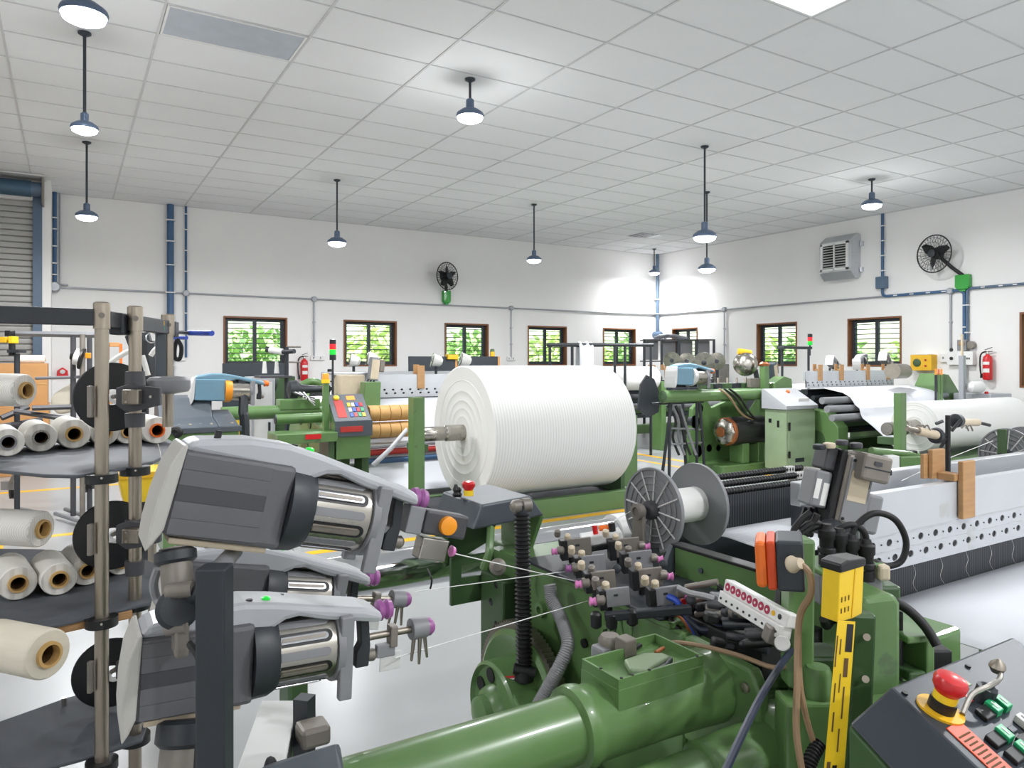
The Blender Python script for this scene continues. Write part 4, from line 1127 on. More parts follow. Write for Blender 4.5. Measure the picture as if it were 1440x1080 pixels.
TU(LC, 'beacon', 'led_amber', (2.36, 7.73, 1.46), Z_, [(.036, 0), (.036, .06), (.028, .075), (.01, .08)], 16); CY(LC, 'beacon_base', 'yellow', (2.36, 7.73, 1.43), (2.36, 7.73, 1.47), .045, n=14)
CY(LC, 'drive_tube', 'green', (1.4, 8.3, 1.10), (2.5, 8.3, 1.10), .075, n=24); CY(LC, 'drive_tube', 'green', (1.9, 8.0, 1.04), (2.5, 8.0, 1.04), .055, n=24)
TU(LC, 'tube_end', 'charcoal', (1.9, 8.0, 1.04), -X_, [(.056, 0), (.05, .01), (.03, .012)], 20)
B(LC, 'drive_box', 'green', 2.0, 8.22, 1.12, 2.45, 8.42, 1.24, .01)
for zz, x1_ in ((1.075, 3.36), (.885, 3.38)):
    for k in range(4):
        x = 2.88+k*.125
        TU(LC, 'tan_sleeve', 'roll_tan', (x, 7.86, zz), X_, [(.04, 0), (.088, 0), (.09, .006), (.09, .112), (.088, .118), (.04, .118)], 28, True)
    CY(LC, 'sleeve_shaft', 'charcoal', (2.78, 7.86, zz), (3.42, 7.86, zz), .035, n=14)
for k in range(5): TB(LC, 'cable', 'rubber', [(2.82, 7.84, 1.16-.01*k), (2.84-.012*k, 7.78, 1.0), (2.83+.01*k, 7.8, .8), (2.84, 7.84, .5)], .014, 6)
mb = MB(); mb.sheet([[P(571, 601, 7.6), P(574, 606, 7.6)], [P(548, 628, 7.65), P(553, 632, 7.65)], [P(522, 652, 7.7), P(527, 657, 7.7)]]); o = mesh('cloth_strip', mb, 'cloth_white', LC); o.modifiers.new('thick', 'SOLIDIFY').thickness = .004
for zz, mm in ((.70, 'alu'), (.62, 'red_dull'), (.52, 'pipe_blue'), (.42, 'alu'), (.24, 'purple')): CY(LC, 'take_up_rod', mm, (2.85, 7.95, zz), (6.4, 7.95, zz), .035, n=14)
B(LC, 'gear_case', 'beige', 2.75, 8.55, 1.20, 3.10, 8.75, 1.50, .01); B(LC, 'gear_case_lid', 'alu', 2.7, 8.60, 1.50, 3.3, 8.8, 1.53)
head_box(LC, P(524, 535, 8.9)-Z_*.0, .95, 'grey_mid', 0, .12)
PR(LC, 'head_bracket', 'green', [(2.98, .9), (3.02, 1.42), (3.22, 1.42), (3.2, .9)], 0, .18, Matrix.Translation((0, 8.5, 0)) @ M_XZ, .01)
mb = MB(); mb.tube([Vector((2.55, 8.9, 1.24))+Vector((.0, .0, 0))+X_*(.18*math.cos(a))+Z_*(.18*math.sin(a)) for a in [PI*1.1-PI*1.2*i/12 for i in range(13)]], .045, 10); mesh('arched_guard', mb, 'green', LC)
TU(LC, 'brush_head', 'charcoal', P(404, 548, 8.4), X_, [(.03, 0), (.10, .02), (.11, .10), (.06, .16), (.04, .3), (.04, .5)], 16)
for k in range(6): TB(LC, 'weft_hose', 'grey_light' if k % 2 else 'rubber', [P(412+3*k, 552, 8.2), P(425+2*k, 557+k, 8.1), P(442, 560+k*2, 8.2)], .012, 6)
for k, px in enumerate((591,)): wood_block(PY(px, 515, 8.70).x, 8.70, 1.50, .10, .30, 0, 'wooden block on the reed rail behind the huge roll')

# row 2: loom beside the cabinet
LB_ = loom(9.62, 6.62, 3.05, 'green loom with a black drum motor and a wide white cloth web', None,
           [(7.36, 1.25), (7.05, 1.26), (6.72, 1.20), (6.60, 1.14), (6.54, 1.06), (6.52, 1.03), (6.45, .98), (6.43, .90), (6.40, .84), (6.25, .74), (6.05, .58), (5.9, .44)], towers=(), zr=(1.24, 1.52), cx=(.25, 2.66))
for zz, yy in ((1.12, 6.66), (1.0, 6.58), (.88, 6.5)): CY(LB_, 'web_roller', 'grey_mid', (9.3, yy, zz-.02), (12.6, yy, zz-.02), .05, n=18)
for k, px in enumerate((1152, 1182, 1219, 1248)):
    wood_block(PY(px, 520, 7.42).x, 7.42, 1.52, .10, .26, 0, ['first wooden block on the cabinet loom reed rail, by its tall arm', 'second wooden block on the reed rail of the loom with the cabinet',
               'third wooden block on the reed rail of the loom with the cabinet', 'last wooden block on the cabinet loom reed rail, by its end drum'][k])
B(LB_, 'bridge_arm', 'charcoal', *P(1092, 487, 12.2), *(P(1146, 491, 12.4)+Vector((0, .05, 0))), .004)
for px, py in ((1100, 520), (1137, 520)): q = P(px, 490, 12.3); CY(LB_, 'bridge_post', 'charcoal', (q.x, q.y, 1.2), q, .02, n=8)
signal_tower(LB_, P(1139, 500, 12.3), ('led_red', 'led_green'), 1.1)
CY(LB_, 'end_drum', 'steel_dull', P(1255, 522, 11.5), P(1272, 522, 12.0), .12, n=20)
PR(LB_, 'end_housing', 'green', [(0, 0), (0, .42), (.16, .62), (.42, .60), (.75, .30), (.95, .28), (.95, 0)], 0, .35, Matrix.Translation((12.25, 7.0, .85)) @ M_XZ, .015)
B(LB_, 'end_box', 'grey_plastic', 12.7, 6.0, .98, 13.35, 6.6, 1.14, .01); B(LB_, 'end_box_body', 'green', 12.72, 6.02, 0, 13.33, 6.58, .98, .01)
TU(LB_, 'end_knob', 'red', (12.85, 6.15, 1.14), Z_, [(.03, 0), (.03, .03), (.015, .04)], 14)
for k, mm in enumerate(('led_amber', 'orange', 'led_amber')): CY(LB_, 'tool_handle', mm, P(1316+4*k, 528, 11.2), P(1316+4*k, 519, 11.2), .014, n=8); CY(LB_, 'tool_shank', 'green' if k else 'charcoal', (P(1316+4*k, 528, 11.2).x, P(1316+4*k, 528, 11.2).y, .9), P(1316+4*k, 527, 11.2), .018, n=8)  # amber handles are given a faint glow, though they are no lamps
CY(LB_, 'drum_motor', 'black', (8.42, 7.63, .62), (9.15, 7.63, .62), .215, n=32)
TU(LB_, 'motor_band', 'copper', (8.36, 7.63, .62), X_, [(.2, 0), (.21, .01), (.21, .06)], 32)
TU(LB_, 'motor_cap', 'steel', (8.28, 7.63, .62), X_, [(.05, -.01), (.06, 0), (.14, .005), (.195, .04), (.2, .08)], 8)
TU(LB_, 'motor_hub', 'copper', (8.255, 7.63, .62), X_, [(.03, 0), (.075, .004), (.08, .02)], 20)
PR(LB_, 'motor_plate', 'green', [(8.0, .12), (8.1, .95), (8.35, 1.15), (8.5, .95), (8.85, 1.05), (9.1, 1.3), (9.3, 1.3), (9.3, .12)], 0, .08, Matrix.Translation((0, 8.1, 0)) @ M_XZ, .01)
B(LB_, 'motor_base', 'green', 8.12, 7.44, .0, 9.2, 8.1, .14, .01); B(LB_, 'motor_cradle', 'green', 8.6, 7.5, .14, 8.75, 7.76, .44, .01); B(LB_, 'motor_cradle', 'green', 8.95, 7.5, .14, 9.08, 7.76, .44, .01)
for zz, rr, xx in ((.30, .10, 8.2), (.33, .06, 8.45), (.32, .05, 8.65), (.75, .10, 8.15), (.95, .07, 8.25)): CY(LB_, 'boss', 'charcoal', (xx, 8.02, zz), (xx, 8.09, zz), rr, n=16)
CY(LB_, 'drive_tube', 'green', (7.0, 7.5, 1.18), (8.95, 7.5, 1.18), .088, n=28); TU(LB_, 'tube_cap', 'green_dark', (7.0, 7.5, 1.18), -X_, [(.085, 0), (.07, .012), (.03, .014)], 20)
CY(LB_, 'drive_tube', 'green', (8.6, 7.9, 1.12), (9.3, 7.9, 1.12), .07, n=24)
for k in range(3): TB(LB_, 'cable', 'rubber' if k else 'cable_tan', [(8.0+.1*k, 7.4, 1.27), (8.2+.1*k, 7.39, 1.15), (8.4+.1*k, 7.40, .95), (8.55+.08*k, 7.42, .86), (8.78+.03*k, 7.46, .80)], .016, 6)
for k in range(5):
    x = 8.1+.2*k
    CY(LB_, 'guide_pin', 'steel_dull', (x, 7.7, 1.2), (x+.05, 7.75, 1.42), .018, n=8)
    B(LB_, 'guide_unit', 'charcoal' if k % 2 else 'green_dark', x-.06, 7.68, 1.18, x+.08, 7.86, 1.34, .01)
PR(LB_, 'tall_arm', 'green', [(9.2, 1.1), (9.22, 1.34), (9.45, 1.44), (9.62, 1.40), (9.66, 1.1)], 0, .2, Matrix.Translation((0, 7.62, 0)) @ M_XZ, .01)
B(LB_, 'tall_post', 'green', 9.02, 7.44, .9, 9.12, 7.54, 1.62); TU(LB_, 'post_clip', 'copper', (9.07, 7.49, 1.6), Z_, [(.07, 0), (.08, .03), (.04, .06)], 10)
TU(LB_, 'yarn_dish', 'steel', P(1048, 512, 11.4), Vector((-.6, -.8, .1)), [(.19, 0), (.17, .10), (.10, .16), (.05, .17)], 28)
CY(LB_, 'dish_grip', 'yellow_deep', P(1038, 494, 11.4), P(1056, 497, 11.4), .05, n=14)
CY(LB_, 'dish_arm', 'charcoal', P(1062, 520, 11.5), P(1070, 560, 11.4), .04, n=10)
head_box(LB_, P(1088, 540, 11.6), 1.15, 'slate', .3, -.25)
B(LB_, 'gear_case', 'taupe', *P(1055, 532, 11.0), *(P(1088, 545, 11.0)+Vector((.0, .25, 0))), .01)

GREYF = dict(body='grey_mid', band='grey_dark', top='grey_light', cap='grey_light', ring='charcoal', drum='chrome', eye='purple')
for px, py, tt, pt, sc_, lb in ((1172, 512, 12.7, .35, 1.05, 'grey weft feeder behind the reed rail of the cabinet loom, beside its first wooden block'), (1210, 507, 13.0, -.25, 1.1, 'grey weft feeder behind the reed rail of the cabinet loom, over its third wooden block'), (1246, 508, 13.2, .45, 1.1, 'grey weft feeder tipped down behind the last wooden blocks of the cabinet loom')):
    c = P(px, py, tt); feeder(frame(c, fdir(pt, .3), Z_), lb, 'grey feeders on the cabinet loom', GREYF, False, False, False, False, sc_)
    CY(LB_, 'feeder_peg', 'charcoal', c+Vector((-.10, 0, -.07)), (c.x-.10, c.y, 1.0), .02, n=8)
cab = thing('control_cabinet', 'grey-green control cabinet with sloping grey lid beside the drum motor', 'cabinet', (9.2, 7.1, 0))
B(cab, 'cabinet_body', 'green_pale', 8.9, 6.96, .08, 9.56, 7.34, .96, .006)
PR(cab, 'lid', 'grey_plastic', [(6.93, .965), (6.93, 1.02), (7.34, 1.26), (7.38, 1.26), (7.38, .965)], 8.87, 9.59, M_YZ, .006)
B(cab, 'door', 'green_pale', 8.94, 6.945, .12, 9.53, 6.965, .92, .004); B(cab, 'door_label', 'charcoal', 9.08, 6.94, .19, 9.28, 6.948, .25, 0); B(cab, 'vent', 'black', 8.896, 7.08, .7, 8.902, 7.12, .80, 0); B(cab, 'hinge', 'black', 8.93, 6.93, .66, 8.96, 6.95, .78, .002); B(cab, 'hinge', 'black', 8.93, 6.93, .26, 8.96, 6.95, .36, .002)
B(cab, 'side_latch', 'black', 8.895, 7.22, .76, 8.902, 7.27, .82, 0)
TU(cab, 'lid_knob', 'orange', (9.3, 7.25, 1.2), Vector((0, -.5, .86)), [(.03, 0), (.03, .03), (.02, .035)], 14); B(cab, 'lid_label', 'label_white', 9.25, 7.02, 1.075, 9.5, 7.1, 1.12, 0)
for x in (8.92, 9.46):
    for y in (6.98, 7.26): B(cab, 'foot', 'green_dark', x, y, 0, x+.08, y+.06, .08)

# stands and feeders at the end of that loom
tp = thing('feeder_tripod', 'black tube stand under the green tube, carrying blue weft feeders', 'stand', (7.2, 7.5, 0))
for px, py, qx, qy, tt in ((942, 566, 941, 668, 10.2), (944, 566, 932, 662, 10.2), (960, 568, 964, 652, 10.6), (980, 566, 980, 655, 10.5), (984, 566, 990, 650, 10.7)):
    a = P(px, py, tt); b = P(qx, qy, tt); k = (a.z)/(a.z-b.z); b = a+(b-a)*k
    CY(tp, 'leg', 'charcoal', a, (b.x, b.y, 0), .022, n=10)
CY(tp, 'top_bar', 'charcoal', (6.9, 7.62, 1.08), (7.9, 7.62, 1.08), .02, n=10); CY(tp, 'brace', 'grey_mid', P(940, 602, 10.2), P(985, 604, 10.6), .014, n=8); CY(tp, 'brace', 'grey_mid', P(942, 625, 10.2), P(986, 622, 10.6), .014, n=8)
for k in range(4): TB(tp, 'weft_hose', 'grey_mid' if k % 2 else 'black', [P(938+6*k, 570, 10.4), P(950+4*k, 590, 10.4), P(946+8*k, 615, 10.4), P(955+8*k, 640, 10.4)], .02, 6)
BLUE = dict(body='blue_grey', band='blue_grey', top='blue_grey', cap='grey_light', ring='grey_light', drum='steel', eye='orange')
feeder(frame(P(970, 529, 10.3), fdir(.02), Z_), 'pale blue weft feeder above the black tripod beside the green tube', 'pale blue weft feeders', BLUE, False, False, False, False, 1.7)
feeder(frame(P(318, 548, 7.0), fdir(.03), Z_), 'pale blue weft feeder above the slate-topped console', 'pale blue weft feeders', dict(BLUE, ring='knob_orange'), False, False, False, False, 1.45)
PR(tp, 'black_guard', 'charcoal', [(0, 0), (.05, .35), (.16, .48), (.30, .42), (.42, .18), (.38, -.05), (.2, -.12)], 0, .03, Matrix.Translation((6.75, 7.75, 1.0)) @ M_XZ, .004)

# slate-topped console by the pale blue feeder
cs_ = thing('loom_console', 'green console with a sloping slate grey lid below the blue weft feeder', 'console', (*P(285, 600, 6.6).xy, 0))
p = P(245, 598, 6.4)
x0, x1, y0 = p.x-.1, P(336, 596, 6.6).x, p.y-.1
B(cs_, 'console_body', 'green', x0, y0, 0, x1, y0+.8, 1.03, .01)
B(cs_, 'lid_rim', 'slate', x0-.02, y0-.02, 1.03, x1+.02, y0+.82, 1.08, .006)
PR(cs_, 'lid', 'slate', [(y0, 1.08), (y0+.05, 1.10), (y0+.32, 1.15), (y0+.48, 1.32), (y0+.72, 1.34), (y0+.78, 1.08)], x0, x0+(x1-x0)*.72, M_YZ, .01)
PR(cs_, 'lid_step', 'slate', [(y0, 1.08), (y0+.05, 1.10), (y0+.5, 1.20), (y0+.78, 1.16), (y0+.78, 1.08)], x0+(x1-x0)*.72, x1, M_YZ, .01)
for k in range(7): TU(cs_, 'lid_screw', 'beige', (x0+.05+(x1-x0-.1)*k/6, y0+.06+.04*(k % 2), 1.105), Z_, [(.012, -.01), (.012, .004)], 10)
CY(cs_, 'feeder_pole', 'charcoal', (P(318, 548, 7.0).x-.15, P(318, 548, 7.0).y, 1.1), (P(318, 548, 7.0).x-.15, P(318, 548, 7.0).y, P(318, 548, 7.0).z-.1), .02, n=10)
TB(cs_, 'feeder_arm', 'charcoal', [P(338, 532, 7.05), P(343, 550, 7.05), P(342, 580, 7.0), P(344, 600, 7.0), (P(344, 600, 7.0).x, P(344, 600, 7.0).y, .03)], .045, 8)
TB(cs_, 'glove', 'rubber', [P(240, 606, 6.3), P(248, 604, 6.3), P(253, 608, 6.3), P(247, 613, 6.3)], .03, 8)

# row 3 against the fan wall
LD = loom(3.2, 11.0, 4.2, 'green loom in the row under the windows, wooden blocks on its rail', None, None, towers=((.5, 1.15),), zr=(1.26, 1.50))
LE = loom(8.0, 10.6, 4.4, 'green loom in the row near the room corner, big steel bobbins on it', None, None, towers=(), zr=(1.30, 1.50))
for k, px in enumerate((520, 600)): pass
WH = 'small metal-flanged bobbin standing on a loom in the row under the windows'
rndb = random.Random(5)
for px, py, tt in ((492, 506, 12.4), (517, 503, 12.4), (608, 506, 12.6), (648, 505, 12.4)):
    c = P(px, py, tt); cone_on_peg(c, (.85, -.3, -.2), .10+.03*rndb.random(), .18, WH)
    CY(LD, 'bobbin_peg', 'charcoal', c+Vector((.06, -.02, -.02)), (c.x+.06, c.y-.02, 1.0), .025, n=8)
for px, py, tt, r in ((945, 507, 13.6, .16), (966, 508, 13.8, .16), (990, 510, 13.2, .19), (1008, 508, 13.6, .16)):
    c = P(px, py, tt); cone_on_peg(c, (.8, .6, .1), r, .22, 'large steel-flanged bobbin on the loom near the room corner', 'steel bobbins near the corner')
    CY(LE, 'bobbin_peg', 'charcoal', c+Vector((.08, .06, -.03)), (c.x+.08, c.y+.06, 1.0), .03, n=8)
for px, lb in ((918, 'wooden block on the loom near the room corner, beside the black shelf'), (936, 'wooden block on the loom near the room corner, next to the steel bobbins')):
    wood_block(PY(px, 510, 11.40).x, 11.40, 1.50, .10, .26, 0, lb)
for px in (1030,): B(LE, 'gear_case', 'taupe', PY(1012, 505, 11.9).x, 11.9, 1.1, PY(1026, 505, 11.9).x, 12.1, 1.62, .02)
# white warp rolls and pale cloth hanger beyond the huge roll
wr = fabric_roll(6.9, 9.4, 10.34, 1.36, .22, 6.7, 9.6, .05, 'white fabric roll with dark straps behind the huge roll', 'cotton', (.6,))
for x in (7.9, 8.0): TU(wr, 'strap', 'cable_navy', (x, 10.34, 1.36), X_, [(.222, 0), (.236, .004), (.236, .05), (.222, .054)], 32, True)
for x in (6.75, 9.55): B(wr, 'trestle', 'green', x-.06, 10.2, 0, x+.06, 10.48, 1.30, .01)
hg = thing('cloth_hanger', 'dark frame with white cloth hung over its bar behind the huge roll', 'frame', (*P(830, 500, 10.5).xy, 0))
a, b = P(770, 485, 12.0), P(918, 485, 13.0)
CY(hg, 'bar', 'charcoal', a, b, .035, n=10)
for f_ in (.02, .22, .62, .72, .98):
    q = a.lerp(b, f_); CY(hg, 'leg', 'charcoal', q, (q.x, q.y, 0), .025, n=8)
q0, q1 = a.lerp(b, .27), a.lerp(b, .40)
rows_ = [[q0.lerp(q1, k/6)+Vector((0, dy, dz+.02*math.sin(k*2.1))) for k in range(7)] for dy, dz in ((-.05, -.65), (-.06, -.3), (-.05, -.02), (0, .05), (.05, -.02), (.06, -.4))]
mb = MB(); mb.sheet(rows_); o = mesh('hung_cloth', mb, 'cloth_white', hg); o.modifiers.new('thick', 'SOLIDIFY').thickness = .006
# further yarn stand under the first window
fs = thing('yarn_stand', 'black yarn stand with white tubes before the first window', 'yarn stand', (*P(405, 600, 9.6).xy, 0))
q = P(403, 490, 9.6)
CY(fs, 'post', 'charcoal', (q.x, q.y, 0), q+Z_*.02, .028, n=10); CY(fs, 'arm', 'charcoal', P(398, 495, 9.6), P(414, 494, 9.5), .03, n=10)
CY(fs, 'white_tube', 'cotton', P(380, 492, 9.7), P(398, 495, 9.6), .042, n=16); CY(fs, 'tube_tip', 'charcoal', P(374, 491, 9.7), P(381, 492, 9.7), .04, n=14)
for px in (372, 389): CY(fs, 'white_cone', 'cotton', P(px, 525, 9.7), P(px, 508, 9.7), .035, .02, 14)
for dx, dy in ((.25, .1), (-.2, .2), (-.05, -.28)): CY(fs, 'foot', 'charcoal', (q.x, q.y, .15), (q.x+dx, q.y+dy, 0), .02, n=8)
B(fs, 'tray', 'grey_darker', q.x-.35, q.y-.1, P(390, 528, 9.7).z-.03, q.x+.05, q.y+.3, P(390, 528, 9.7).z, .004)
for z_, s_ in ((.02, 1), (-.18, 1)): CY(fs, 'arm_peg', 'taupe', q+Z_*z_, q+Vector((.16*s_, -.1, z_)), .012, n=8)
pc = thing('electrical_cabinet', 'grey electrical cabinet with sloped blue-green top before the first window', 'cabinet', (*P(365, 600, 10.2).xy, 0))
q = P(362, 560, 10.2)
B(pc, 'cabinet_body', 'grey_plastic', q.x-.1, q.y-.1, 0, q.x+.22, q.y+.4, 1.45, .008); B(pc, 'door', 'grey_light', q.x-.07, q.y-.112, .1, q.x+.18, q.y-.1, 1.38, .003)
B(pc, 'handle', 'charcoal', q.x+.12, q.y-.13, .7, q.x+.15, q.y-.11, .82, .002); B(pc, 'warning_plate', 'yellow', q.x-.45, q.y-.05, .75, q.x-.25, q.y-.02, .98, .004); B(pc, 'yellow_post', 'yellow_deep', q.x-.48, q.y-.02, 0, q.x-.22, q.y+.04, .76, .004)
PR(pc, 'blue_head', 'green_dark', [(q.x+.22, .95), (q.x+.22, 1.22), (q.x+.28, 1.46), (q.x+.50, 1.46), (q.x+.50, .95)], 0, .4, Matrix.Translation((0, q.y+.3, 0)) @ M_XZ, .01); B(pc, 'head_leg', 'green_dark', q.x+.24, q.y, 0, q.x+.48, q.y+.2, .95)
# slate boards and the shelf along the walls
for x0_, x1_, lb in ((575, 640, 'slate grey bench screen with kraft edge behind the reed rail'), (654, 700, 'slate grey bench screen with a small beacon behind the huge roll'), (313, 402, 'dark slate bench screen standing below the first window')):
    yy = 13.4 if x0_ > 400 else 13.9
    a = PY(x0_, 500, yy).x; b = PY(x1_, 500, yy).x; zt_ = PY(x0_, 501 if x0_ > 400 else 511, yy).z
    o = thing('bench_screen', lb, 'screen', ((a+b)/2, yy, 0))
    B(o, 'board', 'slate_dark', a, yy, .7, b, yy+.04, zt_, .004); B(o, 'edge_strip', 'kraft', b, yy-.01, .7, b+.05, yy+.05, zt_, .003); B(o, 'bench_top', 'grey_mid', a, yy, .66, b+.05, yy+.7, .70, .004)
    for x in (a+.03, b-.03): B(o, 'leg', 'charcoal', x-.03, yy+.05, 0, x+.03, yy+.11, .66); B(o, 'leg', 'charcoal', x-.03, yy+.6, 0, x+.03, yy+.66, .66)
    if x0_ == 654:
        c = Vector((PY(693, 500, yy).x, yy+.02, zt_)); CY(o, 'beacon', 'yellow_deep', c, c+Z_*.10, .05, n=14); CY(o, 'beacon_cap', 'green_dark', c+Z_*.10, c+Z_*.16, .05, .04, 14)
    if x0_ == 575:
        c = Vector((PY(637, 500, yy).x, yy, zt_)); B(o, 'yellow_box', 'yellow_deep', c.x-.14, c.y-.06, c.z-.06, c.x+.1, c.y+.08, c.z+.04, .01)
sf = thing('storage_shelf', 'grey metal shelf with bundles on top by the room corner', 'shelf', (12.2, 12.7, 0))
a = P(906, 477, 17.6); b = P(1004, 477, 17.6)
M = frame((a.x, a.y, 0), Vector((b.x-a.x, b.y-a.y, 0)), Z_); Lw = Vector((b.x-a.x, b.y-a.y, 0)).length
for zz in (.1, .75, 1.30, 1.70, a.z): B(sf, 'shelf_board', 'grey_darker', 0, zz-.03, -.6, Lw, zz, 0, .004, M)
for k in range(5): B(sf, 'upright', 'charcoal', Lw*k/4-.03, 0, -.02, Lw*k/4+.03, a.z, .01, .003, M)
for k in range(4): B(sf, 'back_panel', 'grey_mid', Lw*k/4+.03, 1.72, -.3, Lw*(k+1)/4-.03, a.z-.04, -.28, .002, M)
for k in range(3): TB(sf, 'bundle', 'grey_mid' if k % 2 else 'pipe_grey', [M @ Vector((.3+.12*k, a.z+.03, -.3)), M @ Vector((.5+.1*k, a.z+.10, -.25)), M @ Vector((.8+.1*k, a.z+.06, -.3)), M @ Vector((1.1, a.z+.03, -.28))], .035, 8)
# ------------------------------------------------------------------ the loom in front
def iframe(px, py, t, roll=0.0, turn=0.0):
    """frame at a picture point and depth: x to the side, y up, z towards the viewer; units are pixels at that depth in x and y"""
    k = t/F
    M = Matrix.Translation(P(px, py, t)) @ Matrix.Rotation(-YAW+turn, 4, 'Z') @ Matrix(((1, 0, 0, 0), (0, 0, -1, 0), (0, 1, 0, 0), (0, 0, 0, 1))) @ Matrix.Rotation(-roll, 4, 'Z')
    return M @ Matrix.Diagonal((k, k, 1, 1))
def IB(t, name, m, M, x0, y0, x1, y1, z0, z1, bev=.003):
    return B(t, name, m, x0, y0, z0, x1, y1, z1, bev, M)
def hitp(px, py, A, n):
    r = ray(px, py); return EYEV+r*((A-EYEV).dot(n)/r.dot(n))

LA = thing('loom', 'green loom at hand with corrugated hoses, yellow gauge strip and round thread spool', 'loom', (1.6, 1.5, 0))
# --- tubes and castings along the front
CY(LA, 'front_tube', 'green_worn', (.27, 1.05, 1.0), (.77, 1.05, 1.0), .0585, n=48)
TU(LA, 'tube_collar', 'green', (.755, 1.05, 1.0), X_, [(.060, 0), (.071, .004), (.073, .016), (.071, .030), (.066, .040), (.066, .20), (.070, .30), (.074, .37)], 44)
tr_ = B(LA, 'tool_tray', 'green', .825, .995, .98, 1.035, 1.105, 1.074, .0015)
B(tr_, 'tray_floor', 'green', .9265, 1.1055, .98, 1.035, 1.131, 1.074, .0015)
for q in ((.826, .996, 1.034, 1.001), (.826, 1.099, .9255, 1.104), (.9275, 1.125, 1.034, 1.130), (.826, 1.0012, .831, 1.0988), (1.029, 1.0012, 1.034, 1.1248), (.9275, 1.1062, .9325, 1.1248)):
    B(tr_, 'tray_lip', 'green', q[0], q[1], 1.070, q[2], q[3], 1.092, .0006)
B(tr_, 'tray_block', 'taupe', .925, 1.095, 1.074, .955, 1.128, 1.108, .003)
PR(tr_, 'tray_lever', 'green_pale', [(.88, 1.03), (.90, 1.07), (.955, 1.075), (.985, 1.055), (.985, 1.035), (.93, 1.02), (.90, 1.01)], 1.075, 1.088, None, .004)
PR(tr_, 'lever_grip', 'charcoal', [(.885, 1.006), (.96, 1.022), (.988, 1.040), (.988, 1.03), (.95, 1.008), (.885, 1.0)], 1.075, 1.086, None, .003)
CY(tr_, 'pin', 'copper', (.985, 1.075, 1.080), (1.015, 1.085, 1.080), .004, n=8); CY(tr_, 'pin', 'black', (.96, 1.112, 1.080), (.985, 1.12, 1.080), .005, n=8)
for k, (x, y) in enumerate(((.835, .999), (.86, .999), (.90, .999), (1.02, .999), (.829, 1.05))): CY(tr_, 'screw', 'black', (x, y, 1.091), (x, y, 1.0935), .003, n=8)
TU(LA, 'knob_box', 'taupe', (.935, 1.155, 1.07), Z_, [(.022, 0), (.024, .02), (.018, .03)], 16)
B(LA, 'knob_case', 'grey_mid', .90, 1.135, 1.03, .96, 1.175, 1.082, .006)
PR(LA, 'flange_plate', 'green', [(.925, .86), (.925, 1.03), (.945, 1.065), (1.12, 1.075), (1.12, .86)], 1.105, 1.135, M_YZ, .006)
for y, z in ((.955, 1.03), (1.09, 1.05)): TU(LA, 'flange_bolt', 'steel_dull', (1.105, y, z), -X_, [(.010, 0), (.010, .006), (.006, .008)], 12)
CY(LA, 'lower_tube', 'green', (.32, .93, .925), (.965, .93, .925), .040, n=36)
TU(LA, 'lower_sleeve', 'green', (.955, .93, .925), X_, [(.041, 0), (.050, .006), (.050, .17)], 40)
TU(LA, 'lower_flange', 'green', (1.12, .93, .925), X_, [(.050, 0), (.066, .006), (.070, .02), (.070, .06), (.064, .07), (.064, .16)], 40)
# --- frame of the near side
B(LA, 'frame_block', 'green', 1.16, .99, .0, 1.95, 1.17, .975, .012)
PR(LA, 'frame_rib', 'green', [(.98, .96), (1.10, 1.045), (1.17, 1.045), (1.17, .90), (.98, .88)], 1.16, 1.22, M_YZ, .008)
PR(LA, 'frame_ledge', 'green', [(1.22, 1.02), (1.22, 1.17), (1.45, 1.17), (1.45, .93), (1.32, .95)], .975, 1.0, None, .006)
sp = B(LA, 'side_plate', 'green', 1.15, 1.17, 0, 1.29, 2.05, 1.055, .010)
for y, z, r in ((1.62, .93, .028), (1.60, .86, .020), (1.50, .80, .024), (1.42, .98, .020), (1.38, .90, .030), (1.46, .70, .022), (1.56, .72, .034), (1.70, .80, .030), (1.30, .80, .03), (1.30, .95, .018), (1.72, .95, .022)):
    TU(sp, 'boss', 'green', (1.15, y, z), -X_, [(r, 0), (r*.94, .014), (r*.5, .015), (r*.46, .004)], 20)
for y, z, r in ((1.36, .90, .016), (1.52, .92, .012), (1.66, .70, .014)): CY(sp, 'bolt_hole', 'black', (1.149, y, z), (1.142, y, z), r, n=14)
for y0, y1, z0, z1 in ((1.53, 1.56, .74, .80), (1.80, 1.86, .80, 1.0)): B(sp, 'slot', 'black', 1.147, y0, z0, 1.152, y1, z1, 0)
B(LA, 'top_deck', 'green', 1.14, 1.20, 1.055, 1.40, 1.95, 1.070, .004)
for x, y in ((1.17, 1.30), (1.17, 1.5), (1.17, 1.7), (1.25, 1.25), (1.33, 1.4)): CY(LA, 'deck_screw', 'black', (x, y, 1.069), (x, y, 1.073), .006, n=10)
B(LA, 'corner_column', 'green', 1.20, 2.02, 0, 1.26, 2.10, 1.06, .008)
PR(LA, 'curved_bracket', 'green', [(1.96, .55), (1.98, .80), (2.04, .92), (2.05, 1.0), (2.12, 1.0), (2.11, .78), (2.04, .55)], 1.165, 1.235, M_YZ, .01)
B(LA, 'base_plate', 'green_dark', .55, .75, .0, 2.0, 1.95, .10, .01); B(LA, 'lower_shelf', 'green', .70, .98, .60, 1.16, 1.18, .66, .008)
